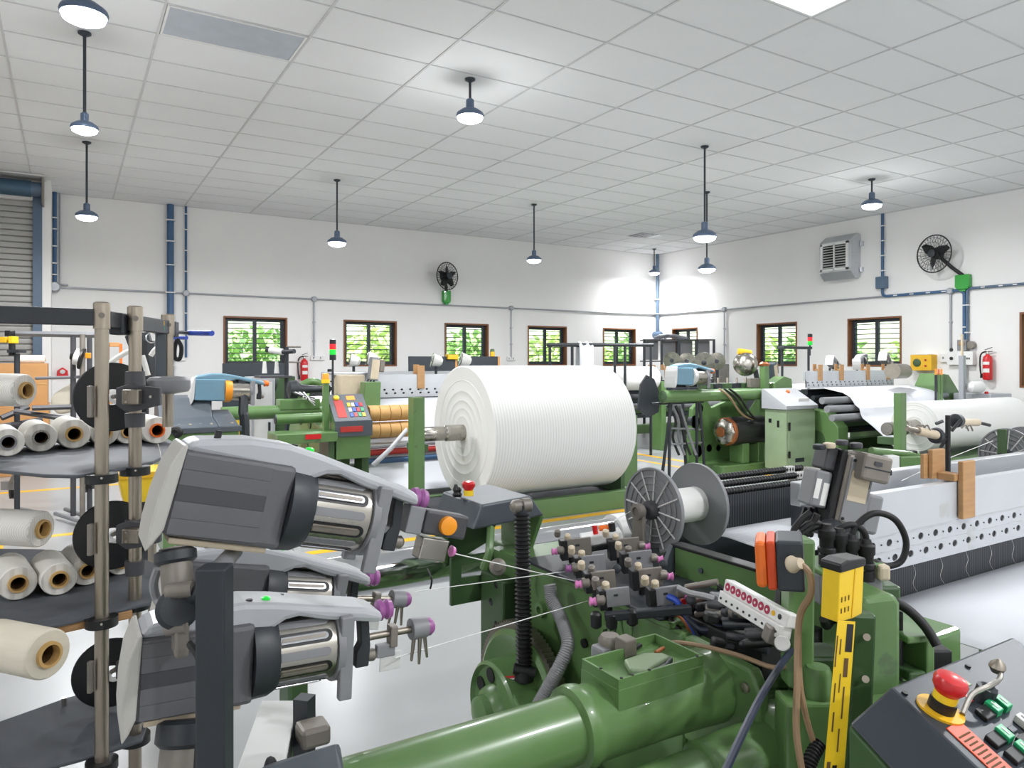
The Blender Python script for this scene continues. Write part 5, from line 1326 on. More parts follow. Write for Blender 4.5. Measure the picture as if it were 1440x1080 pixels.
# --- gear wheel with cover
gy, gz = 1.716, .705
prof = []
N_T = 96
poly = []
for k in range(N_T*2):
    a = PI*k/N_T; r = .222 if k % 2 else .214
    poly.append((gy+r*math.cos(a), gz+r*math.sin(a)))
PR(LA, 'gear_wheel', 'steel_dull', poly, 1.065, 1.095, M_YZ, 0)
TU(LA, 'gear_web', 'green', (1.064, gy, gz), -X_, [(.20, -.002), (.20, .004), (.185, .012), (.17, .004), (.10, .004)], 44)
cv = TU(LA, 'gear_cover', 'green', (1.06, gy, gz), -X_, [(.128, 0), (.128, .075), (.120, .082), (.112, .070), (.07, .066), (.062, .09), (.048, .10), (.044, .12), (.030, .125)], 44)
TU(cv, 'hub_bore', 'black', (.945, gy, gz), -X_, [(.026, -.02), (.026, -.004), (.028, .004), (.020, .004), (.018, -.01)], 24)
PR(cv, 'cover_arm', 'green', [(gy-.02, gz+.127), (gy-.33, gz-.05), (gy-.33, gz-.2), (gy, gz-.12)], .985, 1.06, M_YZ, .006)
for a in (.5, 1.3, 2.4): CY(cv, 'cover_hole', 'black', (.988, gy+.09*math.cos(a), gz+.09*math.sin(a)), (.996, gy+.09*math.cos(a), gz+.09*math.sin(a)), .02, n=14)
IBm = iframe(722, 957, 1.93, -.1)
st_ = IB(cv, 'warning_sticker', 'red', IBm, -11, -7, 11, 7, 0, .002, 0); IB(st_, 'sticker_field', 'label_white', IBm, -7, -4, 7, 4, .002, .003, 0); IB(st_, 'sticker_mark', 'charcoal', IBm, -4, -2, 4, 2, .003, .004, 0)
# --- hoses
def bellows(t, name, m, pts, r, pitch, amp, n=14):
    path = smooth_path(pts, 24); L = sum((path[i+1]-path[i]).length for i in range(len(path)-1))
    num = int(L/pitch*6); dense = []
    cum = [0]
    for i in range(len(path)-1): cum.append(cum[-1]+(path[i+1]-path[i]).length)
    j = 0
    for k in range(num+1):
        s = L*k/num
        while j < len(path)-2 and cum[j+1] < s: j += 1
        f_ = (s-cum[j])/max(1e-9, cum[j+1]-cum[j]); dense.append(path[j].lerp(path[j+1], min(1, f_)))
    mb = MB(); mb.tube(dense, r, n, rf=lambda i, m_: r+amp*math.sin(2*PI*i/6)); return mesh(name, mb, m, t)
b0, b1 = P(734, 722, 1.98), P(737, 945, 1.93)
bellows(LA, 'bellows_hose', 'rubber', [b0, b0.lerp(b1, .5), b1], .0195, .011, .0035, 18)
TU(LA, 'hose_fitting', 'taupe', P(718, 713, 1.97), P(748, 709, 1.99)-P(718, 713, 1.97), [(.010, 0), (.014, .004), (.018, .008), (.018, .026), (.014, .028), (.014, .032), (.019, .034), (.019, .056), (.012, .06)], 20)
CY(LA, 'hose_neck', 'charcoal', P(734, 726, 1.98), P(733, 710, 1.98), .016, n=14)
TU(LA, 'hose_base', 'black', b1+Z_*.01, -Z_, [(.018, 0), (.026, .004), (.026, .03), (.02, .034)], 18); CY(LA, 'hose_clip', 'black', P(722, 940, 1.92), P(752, 946, 1.92), .014, n=10)
bellows(LA, 'flexible_conduit', 'hose_grey', [P(773, 822, 1.93), P(777, 845, 1.92), P(790, 872, 1.88), P(799, 905, 1.82), P(788, 935, 1.80), P(772, 965, 1.80), P(757, 992, 1.80)], .0165, .0052, .0014, 14)
B(LA, 'hose_guide', 'green_dark', 1.10, 1.86, .62, 1.15, 2.0, 1.0, .008)
for k in range(6): TU(LA, 'side_bolt', 'black', (1.115, 1.93-.03*(k % 2), .68+.06*k), -X_, [(.014, 0), (.014, .014), (.008, .018)], 10)
# --- emergency stop hood
hd = PR(LA, 'stop_hood', 'slate', [(1.00, 1.165), (1.03, 1.235), (1.20, 1.245), (1.25, 1.18)], -2.12, -1.86, M_XZ, .006)
PR(LA, 'hood_shell', 'green_dark', [(1.02, 1.16), (1.245, 1.175), (1.17, 1.06), (1.02, 1.0)], -2.10, -2.08, M_XZ, .003)
PR(LA, 'hood_side', 'green', [(1.86, 1.18), (2.10, 1.18), (2.10, 1.02), (1.95, 1.02)], 1.235, 1.25, M_YZ, .003)
PR(LA, 'hood_side', 'green', [(2.06, 1.16), (2.12, 1.16), (2.12, 1.02), (2.06, 1.02)], 1.0, 1.02, M_YZ, .003)
mb = MB()
for q in ((1.0, .905, 1.035, 1.05), (1.125, .905, 1.26, 1.05), (1.035, .905, 1.125, .985), (1.035, 1.025, 1.125, 1.05)): mb.bb(q[0], 2.0, q[1], q[2], 2.012, q[3])
pl_ = mesh('hood_plate', mb, 'green_dark', LA)
for z in (.955, .975): CY(pl_, 'rivet', 'white_paint', (1.115, 1.998, z-.03), (1.115, 2.0, z-.03), .004, n=8)
TB(LA, 'hood_strut', 'green', [P(690, 742, 2.15), P(688, 775, 2.1), P(680, 800, 2.1)], .012, 8)
TU(LA, 'hood_pulley', 'taupe', P(700, 797, 2.05), -ray(700, 797), [(.022, 0), (.024, .006), (.014, .012), (.012, .018)], 18)
eb = P(659, 692, 2.2)
es = TU(hd, 'stop_base', 'yellow', eb-Z_*.01, Z_, [(.015, 0), (.015, .016)], 18)
TU(es, 'stop_button', 'red', eb+Z_*.006, Z_, [(.012, 0), (.020, .012), (.022, .022), (.015, .028), (.004, .030)], 22) if False else None
TU(hd, 'stop_button', 'red', eb+Z_*.006, Z_, [(.012, 0), (.019, .010), (.0205, .020), (.016, .027), (.004, .029)], 22)
for q in ((641, 2.2, .026), (645, 2.24, .018)): TU(hd, 'black_switch', 'black', P(q[0], 694, q[1])-Z_*.01, Z_, [(.008, 0), (.011, .008), (.007, .014), (.010, .022), (.004, q[2]+.012)], 14)
# --- rear roller and warp side
CY(LA, 'chrome_roller', 'chrome', (.62, 2.26, .965), (1.84, 2.26, .965), .068, n=40)
CY(LA, 'white_roller', 'white_paint', (1.84, 2.26, .975), (4.6, 2.26, .975), .072, n=32)
B(LA, 'roller_bearing', 'green_dark', .56, 2.2, 0, .62, 2.32, 1.03, .01)
TB(LA, 'roller_lead', 'rubber', [P(601, 800, 2.35), P(607, 815, 2.3), P(605, 828, 2.3)], .003)
# --- thread guides: eight comb units with pegs and pink eyelets
units = [(x_, y_, .525*F/(y_-HY)) for x_, y_ in ((812, 770), (832, 794), (846, 816), (866, 840), (880, 770), (898, 788), (912, 812), (936, 838))]
for i, (px, py, tt) in enumerate(units):
    M = iframe(px, py, tt, -.08, .12)
    u = IB(LA, 'guide_plate', 'grey_mid' if i % 2 else 'taupe', M, -16, -13, 20, 13, -.006, .002, .002)
    IB(u, 'guide_back', 'black', M, -24, -16, -14, 12, -.03, .006, .002)
    IB(u, 'guide_slot', 'charcoal', M, -3, 2, 3, 5, .002, .003, 0)
    for k in range(2):
        q = M @ Vector((-20+k*14-6, 14+k*(-8)+4, -.012))
        TU(LA, 'guide_peg', 'beige' if (i+k) % 3 else 'taupe', q, ray(px, py)*-.4+Z_*.8, [(.0085, 0), (.0095, .004), (.0085, .018), (.004, .021)], 14)
    q = M @ Vector((-32 if i < 4 else 30, -2, .0))
    dx = Vector((CS, -SN, 0))*(-1 if i < 4 else 1)
    TU(LA, 'ceramic_eyelet', 'pink' if i != 1 else 'purple', q, dx, [(.004, -.012), (.010, -.004), (.007, .002), (.011, .009), (.004, .011)], 16)
    TU(LA, 'eyelet_holder', 'taupe', q-dx*.006+Z_*.004, -dx, [(.010, 0), (.012, .006), (.012, .016), (.006, .02)], 14)
    CY(LA, 'guide_post', 'black', M @ Vector((-8, -12, -.02)), M @ Vector((-8, -40, -.02)), .008, n=10)
    if i in (1, 5, 7): TU(LA, 'tension_knob', 'charcoal', M @ Vector((34, -8, .01)), ray(px, py)*-1, [(.008, 0), (.012, .004), (.011, .018), (.006, .02)], 14)
B(LA, 'guide_base', 'charcoal', 1.13, 1.22, 1.070, 1.40, 1.80, 1.078, .003)
IB(LA, 'guide_bar', 'charcoal', iframe(910, 862, 1.60, -.09), -60, -6, 62, 6, -.01, .01, .003)
for px, py in ((838, 873), (889, 869), (860, 874)): TU(LA, 'bar_knob', 'black', P(px, py+10, 1.60), Z_, [(.008, 0), (.0125, .004), (.0125, .030), (.008, .035)], 16)
TB(LA, 'bar_bracket', 'green', [P(872, 868, 1.73), P(876, 895, 1.71), P(886, 898, 1.71), P(888, 872, 1.73)], .005)
TB(LA, 'wire_loop', 'rubber', [P(868, 876, 1.72), P(856, 890, 1.71), P(853, 902, 1.70), P(862, 898, 1.70), P(867, 880, 1.72)], .0022, 6)
TB(LA, 'wire_lead', 'rubber', [P(853, 884, 1.71), P(850, 905, 1.69), P(852, 925, 1.68), P(860, 932, 1.67)], .0022, 6)
# small switch box with coloured knobs
M = iframe(842, 752, 2.12, -.16)
kb = IB(LA, 'switch_box', 'grey_light', M, -26, -12, 32, 2, -.04, .02, .004); IB(kb, 'switch_box_side', 'black', M, -24, -20, 32, -12, -.03, .018, .003)
for x, y, m_, r in ((-4, 6, 'red', .008), (20, 6, 'black', .010)): CY(kb, 'knob', m_, M @ Vector((x, 0, 0)), M @ Vector((x, 14, 0)), r, n=14)
CY(kb, 'orange_lamp', 'orange', M @ Vector((2, 8, -.005)), M @ Vector((15, 8, -.005)), .008, n=14)
# --- lever nest and cables
rl = random.Random(3)
for k in range(30):
    px = 958+rl.uniform(0, 95); py = 838+(px-958)*.55+rl.uniform(-16, 22); tt = 1.72-(px-958)*.0030
    a = P(px, py, tt); b = P(px+rl.uniform(30, 48), py+rl.uniform(-14, 10), tt-.04)
    CY(LA, 'lever_handle', ['charcoal', 'taupe', 'grey_darker', 'black'][k % 4], a, b, rl.uniform(.006, .011), n=10)
    if k % 3 == 0: IB(LA, 'lever_head', ['grey_mid', 'taupe', 'charcoal'][k % 3], iframe(px+44, py-2, tt-.04, .1), -8, -12, 9, 12, -.012, .012, .004)
for k, (m_, pts) in enumerate((('cable_navy', ((945, 852), (965, 870), (985, 900), (1000, 925))), ('blue', ((938, 838), (952, 846), (962, 866), (978, 890))), ('copper', ((930, 862), (950, 862), (965, 874), (972, 890))),
                               ('cable_navy', ((955, 858), (985, 885), (1010, 882), (1030, 888))), ('rubber', ((940, 870), (960, 890), (985, 905), (1015, 912))), ('hose_grey', ((952, 826), (970, 834), (990, 838), (1004, 842))))):
    TB(LA, 'cable', m_, [P(x, y, 1.64-.0006*(x-940)) for x, y in pts], .0075, 8)
IB(LA, 'red_handle', 'red', iframe(966, 846, 1.66, .25), -9, -4, 9, 4, -.008, .008, .003); IB(LA, 'blue_clip', 'pipe_blue', iframe(938, 846, 1.7, .5), -7, -4, 7, 4, -.006, .006, .002)
B(LA, 'lever_hollow', 'black', 1.20, 1.0, 1.0, 1.404, 1.50, 1.0735, .004)  # black slab painting the dark hollow under the levers
for px, py in ((1010, 905), (1024, 912), (1000, 868)): IB(LA, 'lever_head', 'black', iframe(px, py, 1.48, .2), -10, -7, 10, 7, -.012, .012, .005)
TB(LA, 'tan_cable', 'cable_tan', [P(927, 914, 1.52), P(945, 904, 1.50), P(985, 908, 1.46), P(1040, 922, 1.42), P(1085, 938, 1.38), P(1108, 936, 1.36)], .0048, 8)
TB(LA, 'black_cable', 'cable_navy', [P(1113, 915, 1.34), P(1098, 935, 1.28), P(1070, 980, 1.18), P(1045, 1030, 1.10), P(1015, 1095, 1.02)], .0062, 8)
# --- white strip with eight round magenta marks
a, b = P(1014, 838, 1.52), P(1100, 890, 1.32)
M = frame(a, b-a, Z_+Vector((.3, -.5, 0))*.5)
L = (b-a).length
ls = PR(LA, 'label_strip', 'white_paint', [(0, -.012), (L, -.012), (L, .012), (0, .012)], -.02, .006, M, .002)
PR(ls, 'strip_face', 'white_paint', [(-.004, .010), (L+.004, .010), (L+.004, .036), (-.004, .036)], -.028, -.004, M, .003)
for k in range(10):
    c = M @ Vector((L*(k+.6)/10.6, .023, -.004))
    mk = TU(ls, 'round_label', 'label_magenta' if k < 8 else ('yellow_deep' if k == 8 else 'charcoal'), c, M.to_3x3() @ Z_, [(.0082 if k < 8 else .005, -.001), (.0082 if k < 8 else .005, .0012)], 20)
    TU(mk, 'label_glyph', 'label_white', c+M.to_3x3() @ Z_*.0012, M.to_3x3() @ Z_, [(.0030, 0), (.0030, .0004)], 5) if k < 8 else None
    CY(ls, 'strip_screw', 'charcoal', M @ Vector((L*(k+.5)/10, -.002, .006)), M @ Vector((L*(k+.5)/10, -.002, .008)), .0025, n=8)
IB(LA, 'strip_end', 'taupe', iframe(1096, 896, 1.33, .3), -16, -14, 16, 10, -.03, .0, .004); TU(LA, 'strip_knob', 'grey_light', P(1100, 905, 1.31), -ray(1100, 905), [(.010, 0), (.014, .004), (.012, .02)], 14)
# --- long cover with black top edge and the white warp sheet behind it
B(LA, 'long_cover', 'green', 1.405, .98, .98, 1.425, 1.46, 1.15, .004); B(LA, 'cover_edge', 'black', 1.40, .97, 1.15, 1.44, 1.47, 1.158, .002)
PR(LA, 'cover_flap', 'slate', [(1.36, 1.08), (1.40, 1.155), (1.43, 1.155), (1.43, 1.08)], -1.475, -1.46, M_XZ, .002)
for y, z in ((1.36, 1.11), (1.40, 1.04), (1.20, 1.09)): TU(LA, 'cover_screw', 'slate', (1.405, y, z), -X_, [(.007, 0), (.007, .006)], 12)
TB(LA, 'cover_wire', 'black', [(1.398, 1.30, 1.09), (1.396, 1.22, 1.075), (1.396, 1.14, 1.06), (1.396, 1.04, 1.05)], .004, 6)
for y in (1.29, 1.2, 1.12): B(LA, 'wire_clip', 'black', 1.392, y-.008, 1.07-.06*(1.3-y), 1.405, y+.008, 1.085-.06*(1.3-y), .001)
mb = MB(); mb.sheet([[(1.72+(5.4-1.72)*k/8, y, z) for k in range(9)] for y, z in ((1.66, 1.108), (1.56, 1.115), (1.40, 1.105), (1.36, 1.10))]); o = mesh('warp_sheet', mb, 'warp_white', LA); o.modifiers.new('thick', 'SOLIDIFY').thickness = .003
# harness: dark heald wires with beaded rods
for k in range(3):
    y, z = 1.80+.05*k, 1.195+.016*k
    bellows(LA, 'beaded_rod', 'black', [(1.62, y, z), (2.0, y, z), (2.52, y, z)], .011, .016, .0025, 8)
    B(LA, 'rod_holder', 'grey_light', 2.42, y-.01, z-.02, 2.47, y+.01, z+.012, .002)
B(LA, 'heald_wires', 'warp_dark', 1.60, 1.79, 1.06, 2.9, 1.80, 1.185, 0); B(LA, 'heald_bar', 'steel_dull', 2.50, 1.76, 1.10, 2.62, 1.95, 1.22, .006)
B(LA, 'heald_base', 'charcoal', 1.74, 1.82, .9, 5.0, 1.95, 1.06, .004)
B(LA, 'rear_beam_leg', 'green', 4.3, 1.98, 0, 4.4, 2.10, 1.14, .006)
# --- reed rail with oval slots
ra = PY(1212, 700, 1.34).x
M = frame((ra, 1.34, 1.0), (1, 0, 0), (0, 0, 1)); mb = MB(); W_ = 5.4-ra
pitch = .0875; nn = int(W_/pitch)
for r_ in range(2):
    for k in range(nn):
        off = .45 if r_ else .82
        holed_plate(mb, M, 0, 0, [(k*pitch, (k+1)*pitch, .012+.050*r_, .062+.050*r_, (k+off)*pitch if off < .8 else (k+.8)*pitch, .037+.050*r_, .0150, .0115)], .010, 14)
mb.bb(0, .112, 0, nn*pitch, .245, .010, M); mb.bb(0, 0, 0, nn*pitch, .012, .010, M)
rl_ = mesh('reed_rail', mb, 'alu_white', LA)
B(rl_, 'hole_shade', 'black', ra, 1.3335, 1.0, ra+nn*pitch, 1.348, 1.111, 0); B(rl_, 'rail_spine', 'alu_white', ra, 1.348, 1.11, ra+nn*pitch, 1.375, 1.242, .002)  # black sheet set into the slots so their shade reads dark
B(rl_, 'rail_groove', 'alu', ra, 1.3285, 1.110, ra+nn*pitch, 1.330, 1.115, 0); B(rl_, 'rail_groove', 'alu', ra, 1.3285, 1.060, ra+nn*pitch, 1.330, 1.063, 0)
for k in range(26): CY(rl_, 'rail_pin', 'charcoal', (ra+pitch*(k+.4), 1.329, 1.040), (ra+pitch*(k+.4), 1.3275, 1.040), .0028, n=8); CY(rl_, 'rail_pin', 'charcoal', (ra+pitch*(k+.95), 1.329, 1.086), (ra+pitch*(k+.95), 1.3275, 1.086), .0028, n=8)
B(LA, 'reed', 'warp_dark', ra+.02, 1.335, .90, ra+nn*pitch, 1.345, 1.0, 0); B(LA, 'reed_foot', 'charcoal', ra-.02, 1.31, .86, 5.4, 1.36, .90, .004)
for k in range(11):
    x = ra+.10+.16*k; TB(LA, 'loose_thread', 'yarn', [(x, 1.332, 1.0), (x+.012, 1.330, .97), (x-.006, 1.328, .94), (x+.016, 1.326, .91)], .0005, 4)
B(LA, 'upper_rail', 'alu', ra-.05, 1.52, 1.185, 5.4, 1.56, 1.262, .003); B(LA, 'rail_bracket', 'charcoal', ra-.05, 1.36, 1.0, ra-.005, 1.56, 1.19, .006)
# cloth from the reed to the breast beam
mb = MB(); mb.sheet([[(2.02+(5.4-2.02)*k/8, y, z) for k in range(9)] for y, z in ((1.33, .905), (1.15, .905), (.95, .905), (.78, .903), (.66, .895), (.60, .87), (.58, .80), (.58, .3))]); o = mesh('cloth', mb, 'cloth_white', LA); o.modifiers.new('thick', 'SOLIDIFY').thickness = .003
CY(LA, 'breast_roller', 'white_paint', (2.0, .655, .835), (5.4, .655, .835), .058, n=28)
B(LA, 'breast_frame', 'green_dark', 1.98, .62, 0, 5.3, .70, .70, .01)
TU(LA, 'cloth_roll', 'cotton', P(1385, 1010, 1.30), X_, [(.02, 0), (.065, 0), (.067, .01), (.067, 2.5)], 36)
# --- right-hand columns, sensors and connectors
M = iframe(1130, 860, 1.34, .01)
IB(LA, 'column', 'green', M, -19, -110, 17, 100, -.05, .0, .006)
M = iframe(1098, 786, 1.30, -.05, -.35)
pb_ = IB(LA, 'signal_case', 'slate_dark', M, -6, -36, 30, 33, -.045, .045, .005)
IB(pb_, 'signal_amber', 'orange_deep', M, -18, -35, -6, 32, -.044, .044, .004); IB(pb_, 'signal_orange', 'orange', M, -33, -33, -18, 31, -.043, .043, .007)
TU(LA, 'cable_gland', 'beige', P(1112, 794, 1.24), P(1128, 792, 1.22)-P(1112, 794, 1.24), [(.014, 0), (.015, .004), (.011, .012), (.009, .022)], 16)
TB(LA, 'column_cable', 'cable_tan', [P(1124, 792, 1.23), P(1138, 806, 1.22), P(1140, 835, 1.22), P(1126, 862, 1.24), P(1122, 900, 1.24), P(1121, 960, 1.22), P(1120, 1030, 1.20), P(1130, 1095, 1.18)], .0058, 8)
TB(LA, 'column_cable', 'cable_tan', [P(1123, 900, 1.25), P(1125, 960, 1.23), P(1134, 1010, 1.22), P(1146, 1050, 1.22)], .0050, 8)
bellows(LA, 'black_conduit', 'rubber', [P(1152, 1045, 1.22), P(1140, 1068, 1.20), P(1132, 1100, 1.18)], .011, .006, .0016, 12)
IB(LA, 'plate_column', 'green_dark', iframe(1212, 960, 1.22, .04), -16, -140, 18, 95, -.03, .0, .005)
for py in (896, 955, 1022): CY(LA, 'plate_bolt', 'steel_dull', P(1219-(py-896)*.03, py, 1.215), P(1219-(py-896)*.03, py, 1.205), .006, n=10)
A0, A1, A2, A3 = P(1178, 872, 1.15), P(1203, 874, 1.15), P(1186, 1100, 1.09), P(1157, 1100, 1.09)
fw = ray(1180, 950).normalized()*.006
mb = MB(); mb.add([A0, A1, A2, A3]+[v+fw for v in (A0, A1, A2, A3)], [(3, 2, 1, 0), (4, 5, 6, 7), (0, 1, 5, 4), (1, 2, 6, 5), (2, 3, 7, 6), (3, 0, 4, 7)]); gs = mesh('gauge_strip', mb, 'yellow', LA)
for k, (u0, u1, v0, v1) in enumerate(((.55, .92, .02, .20), (.55, .78, .24, .36), (.05, .12, .10, .30), (.25, .32, .12, .22), (.62, .70, .42, .62), (.15, .22, .40, .52), (.38, .44, .34, .46), (.20, .28, .58, .70), (.55, .62, .68, .82), (.12, .30, .88, .96), (.4, .62, .9, .97))):
    def G(u, v): return A0.lerp(A1, u).lerp(A3.lerp(A2, u), v)-fw*.08
    mb = MB(); mb.add([G(u0, v0), G(u1, v0), G(u1, v1), G(u0, v1)], [(3, 2, 1, 0)]); mesh('printed_mark', mb, 'black' if k in (0, 10) else 'cardboard_dark', gs)
C0, C1 = P(1181, 804, 1.16), P(1214, 812, 1.20)
M = frame(C0, Vector((C1.x-C0.x, C1.y-C0.y, 0)), Z_+Vector((CS, -SN, 0))*.075); w_ = (C1-C0).length; h_ = (P(1181, 804, 1.16)-P(1176, 880, 1.15)).z
gb = PR(LA, 'gauge_block', 'yellow', [(0, 0), (w_*.62, 0), (w_, .0), (w_, -h_), (w_*.62, -h_*1.03), (0, -h_)], -.03, 0, M, .002)
PR(gb, 'gauge_edge', 'yellow_deep', [(w_*.60, -.001), (w_*.64, -.001), (w_*.57, -h_), (w_*.53, -h_)], 0, .001, M, 0)
for k in range(6): B(gb, 'printed_mark', 'cardboard_dark', w_*(.10+.14*(k % 3)), -h_*(.62+.22*(k//3)), 0, w_*(.14+.14*(k % 3)), -h_*(.52+.22*(k//3)), .0006, 0, M)
PR(gb, 'gauge_cap', 'black', [(-.002, -.002), (-.002, .012), (w_*.3, .016), (w_, .012), (w_+.002, -.002)], -.034, .003, M, .003)
M = iframe(1196, 820, 1.45, -.05, .15)
jb = IB(LA, 'connector_box', 'grey_mid', M, -46, -28, 50, 16, -.06, .0, .004); IB(jb, 'connector_lid', 'green', M, -48, 16, 52, 24, -.09, .006, .003)
IB(LA, 'lid_nut', 'beige', iframe(1242, 806, 1.45), -8, -10, 8, 12, -.02, .01, .006)
for px, py in ((1163, 772), (1180, 778), (1196, 786), (1218, 794)):
    q = P(px, py+8, 1.46)
    pg_ = TU(LA, 'plug', 'rubber', q-Z_*.02, Z_, [(.016, 0), (.016, .02), (.013, .022), (.014, .05), (.017, .054), (.017, .07), (.011, .074), (.009, .082)], 20)
    TU(pg_, 'plug_ring', 'black', q+Z_*.004, Z_, [(.0155, 0), (.018, .002), (.018, .01), (.0155, .012)], 20)
for pts in (((1196, 766), (1202, 742), (1228, 722), (1258, 730), (1274, 760), (1268, 788), (1248, 796), (1230, 790)), ((1218, 772), (1216, 750), (1200, 738), (1178, 744), (1166, 760)), ((1180, 758), (1168, 744), (1150, 740), (1132, 748), (1124, 756)), ((1163, 752), (1150, 736), (1136, 738), (1126, 746)),
            ((1140, 720), (1128, 730), (1118, 742), (1114, 756)), ((1150, 722), (1142, 738), (1132, 750))):
    TB(LA, 'plug_cable', 'rubber', [P(x, y, 1.47) for x, y in pts], .0066, 10)
TB(LA, 'thick_cable', 'rubber', [P(1215, 842, 1.45), P(1245, 842, 1.42), P(1275, 856, 1.40), P(1300, 880, 1.38), P(1318, 908, 1.36)], .009, 10)
TB(LA, 'thick_cable', 'rubber', [P(1158, 870, 1.36), P(1162, 880, 1.38), P(1170, 872, 1.4), P(1190, 862, 1.42)], .008, 10)
PR(LA, 'rounded_housing', 'green', [(-30, -130), (-34, -100), (-34, 0), (-24, 12), (24, 14), (32, 2), (32, -110), (24, -132)], -.12, 0, iframe(1240, 852, 1.34, 0, .2), .012)
IB(LA, 'gap_shade', 'black', iframe(1270, 915, 1.40), -4, -60, 5, 52, -.06, -.01, .003)  # solid black strip painting the shade of the gap beside the housing
IB(LA, 'rear_housing', 'green_dark', iframe(1250, 845, 1.52), -60, -60, 18, 20, -.10, -.0, .006)
M = iframe(1296, 915, 1.38, 0, .2)
IB(LA, 'end_bracket', 'green', M, -22, 10, 24, 20, -.10, .0, .004); IB(LA, 'end_bracket', 'green', M, 8, -42, 22, 14, -.10, .0, .004); IB(LA, 'end_bracket', 'green_dark', M, -20, -44, 8, -30, -.08, .0, .004); IB(LA, 'end_dark', 'black', iframe(1310, 925, 1.42), -8, -36, 30, 10, -.04, 0, .004)
IB(LA, 'inner_block', 'green_dark', iframe(1172, 985, 1.36), -40, -120, 26, 60, -.08, 0, .006); TU(LA, 'inner_roller', 'green', P(1150, 960, 1.33), -Z_, [(.02, -.03), (.024, -.02), (.024, .03), (.02, .04)], 18)
IB(LA, 'inner_frame', 'green', iframe(1165, 1040, 1.30), -60, -90, 40, 50, -.06, 0, .006)
IB(LA, 'lower_block', 'green', iframe(1250, 1050, 1.30), -50, -90, 70, 60, -.10, 0, .006)
TU(LA, 'bracket_ring', 'taupe', P(1112, 850, 1.40), -ray(1112, 850), [(.010, 0), (.018, 0), (.018, .012), (.010, .012)], 18, True)
TB(LA, 'black_harness', 'rubber', [P(1100, 830, 1.42), P(1098, 850, 1.40), P(1104, 875, 1.38), P(1112, 890, 1.36)], .012, 8)
# --- tilted sensor head
M = iframe(1166, 738, 1.86, .24, .2)
sh_ = IB(LA, 'sensor_case', 'taupe', M, -2, 5, 42, 104, -.06, .03, .008)
IB(sh_, 'sensor_plate', 'grey_mid', M, 1, 10, 39, 100, .03, .034, .003); IB(sh_, 'sensor_label', 'beige', M, 4, 40, 34, 82, .034, .035, 0)
for x, y in ((4, 14), (36, 14), (4, 96), (36, 96)): CY(sh_, 'case_screw', 'black', M @ Vector((x, y, .034)), M @ Vector((x, y, .037)), .004, n=8)
IB(LA, 'sensor_spine', 'black', M, -10, 0, -2, 108, -.06, .02, .004)
IB(LA, 'sensor_side', 'grey_mid', M, -36, 20, -10, 72, -.06, .0, .006); IB(LA, 'side_label', 'label_white', M, -22, 24, -13, 56, .0, .001, 0); IB(LA, 'side_label', 'label_white', M, -34, 32, -26, 60, .0, .001, 0); IB(LA, 'side_upper', 'grey_darker', M, -26, 74, -8, 108, -.06, .0, .006)
IB(LA, 'sensor_lower', 'grey_mid', M, 44, 0, 70, 56, -.05, .02, .008)
IB(LA, 'sensor_right', 'taupe', iframe(1222, 658, 1.84, .22, .2), -20, -18, 24, 20, -.05, .03, .008); IB(LA, 'right_seam', 'charcoal', iframe(1222, 658, 1.84, .22, .2), -20, -1, 24, 1, .03, .0305, 0); IB(LA, 'right_label', 'grey_darker', iframe(1226, 650, 1.84, .22, .2), -8, -4, 4, 2, .03, .0308, 0); IB(LA, 'sensor_neck', 'black', iframe(1206, 676, 1.86, .22, .2), -12, -10, 14, 10, -.04, .02, .004)
IB(LA, 'head_clip', 'black', iframe(1246, 664, 1.84), -4, -4, 6, 4, -.01, .01, .002)
for px, py, m_ in ((1166, 624, 'beige'), (1184, 620, 'purple'), (1204, 624, 'purple'), (1152, 626, 'charcoal')): TU(LA, 'head_button', 'grey_darker' if m_ == 'purple' else m_, P(px, py+6, 1.86), Z_, [(.014, 0), (.016, .004), (.015, .012), (.010, .014)], 16)
CY(LA, 'head_stem', 'charcoal', P(1170, 738, 1.88), P(1172, 800, 1.6), .03, n=16)
for k in range(3): TB(LA, 'head_cable', 'rubber', [P(1132+8*k, 716, 1.9), P(1126+8*k, 735, 1.85), P(1128+6*k, 752, 1.75)], .007, 8)
# --- rear bits to the side: green arms, small white box, tension rig
CY(LA, 'rear_arm', 'green', P(1225, 634, 3.02), P(1290, 640, 3.10), .016, n=12); IB(LA, 'rear_arm_cap', 'black', iframe(1282, 638, 3.10), -5, -5, 5, 5, -.02, .02, .003)
IB(LA, 'rear_box', 'white_paint', iframe(1258, 652, 3.02), -15, -16, 2, 12, -.05, .03, .004); IB(LA, 'rear_case', 'green', iframe(1275, 655, 3.06), -14, -16, 18, 14, -.06, .03, .004); IB(LA, 'rear_post', 'green', iframe(1288, 660, 3.10), -6, -90, 8, 14, -.05, .02, .004)
CY(LA, 'rear_tube', 'green_pale', P(1246, 672, 2.98), P(1310, 656, 3.22), .018, n=14); IB(LA, 'rear_bank', 'green', iframe(1360, 668, 3.15), -70, -60, 90, 14, -.1, 0, .01)
tr2 = thing('tension_rig', 'black thread tension rig with cream ceramic rods above the reed rail', 'tension rig', P(1333, 655, 2.66))
q0, q1 = P(1333, 584, 2.66), P(1333, 660, 2.66)
CY(tr2, 'post', 'black', (q1.x, q1.y, q1.z-.05), q0, .009, n=10)
CY(tr2, 'ceramic_rod', 'beige', P(1290, 606, 2.62), P(1318, 612, 2.66), .016, n=16); CY(tr2, 'ceramic_rod', 'beige', P(1350, 594, 2.7), P(1375, 594, 2.74), .014, n=16)
TU(tr2, 'tension_disc', 'charcoal', P(1313, 613, 2.66), X_, [(.012, 0), (.028, .006), (.030, .02), (.018, .03)], 16); TU(tr2, 'tension_disc', 'charcoal', P(1342, 592, 2.68), X_, [(.012, 0), (.026, .006), (.024, .03), (.014, .04)], 16)
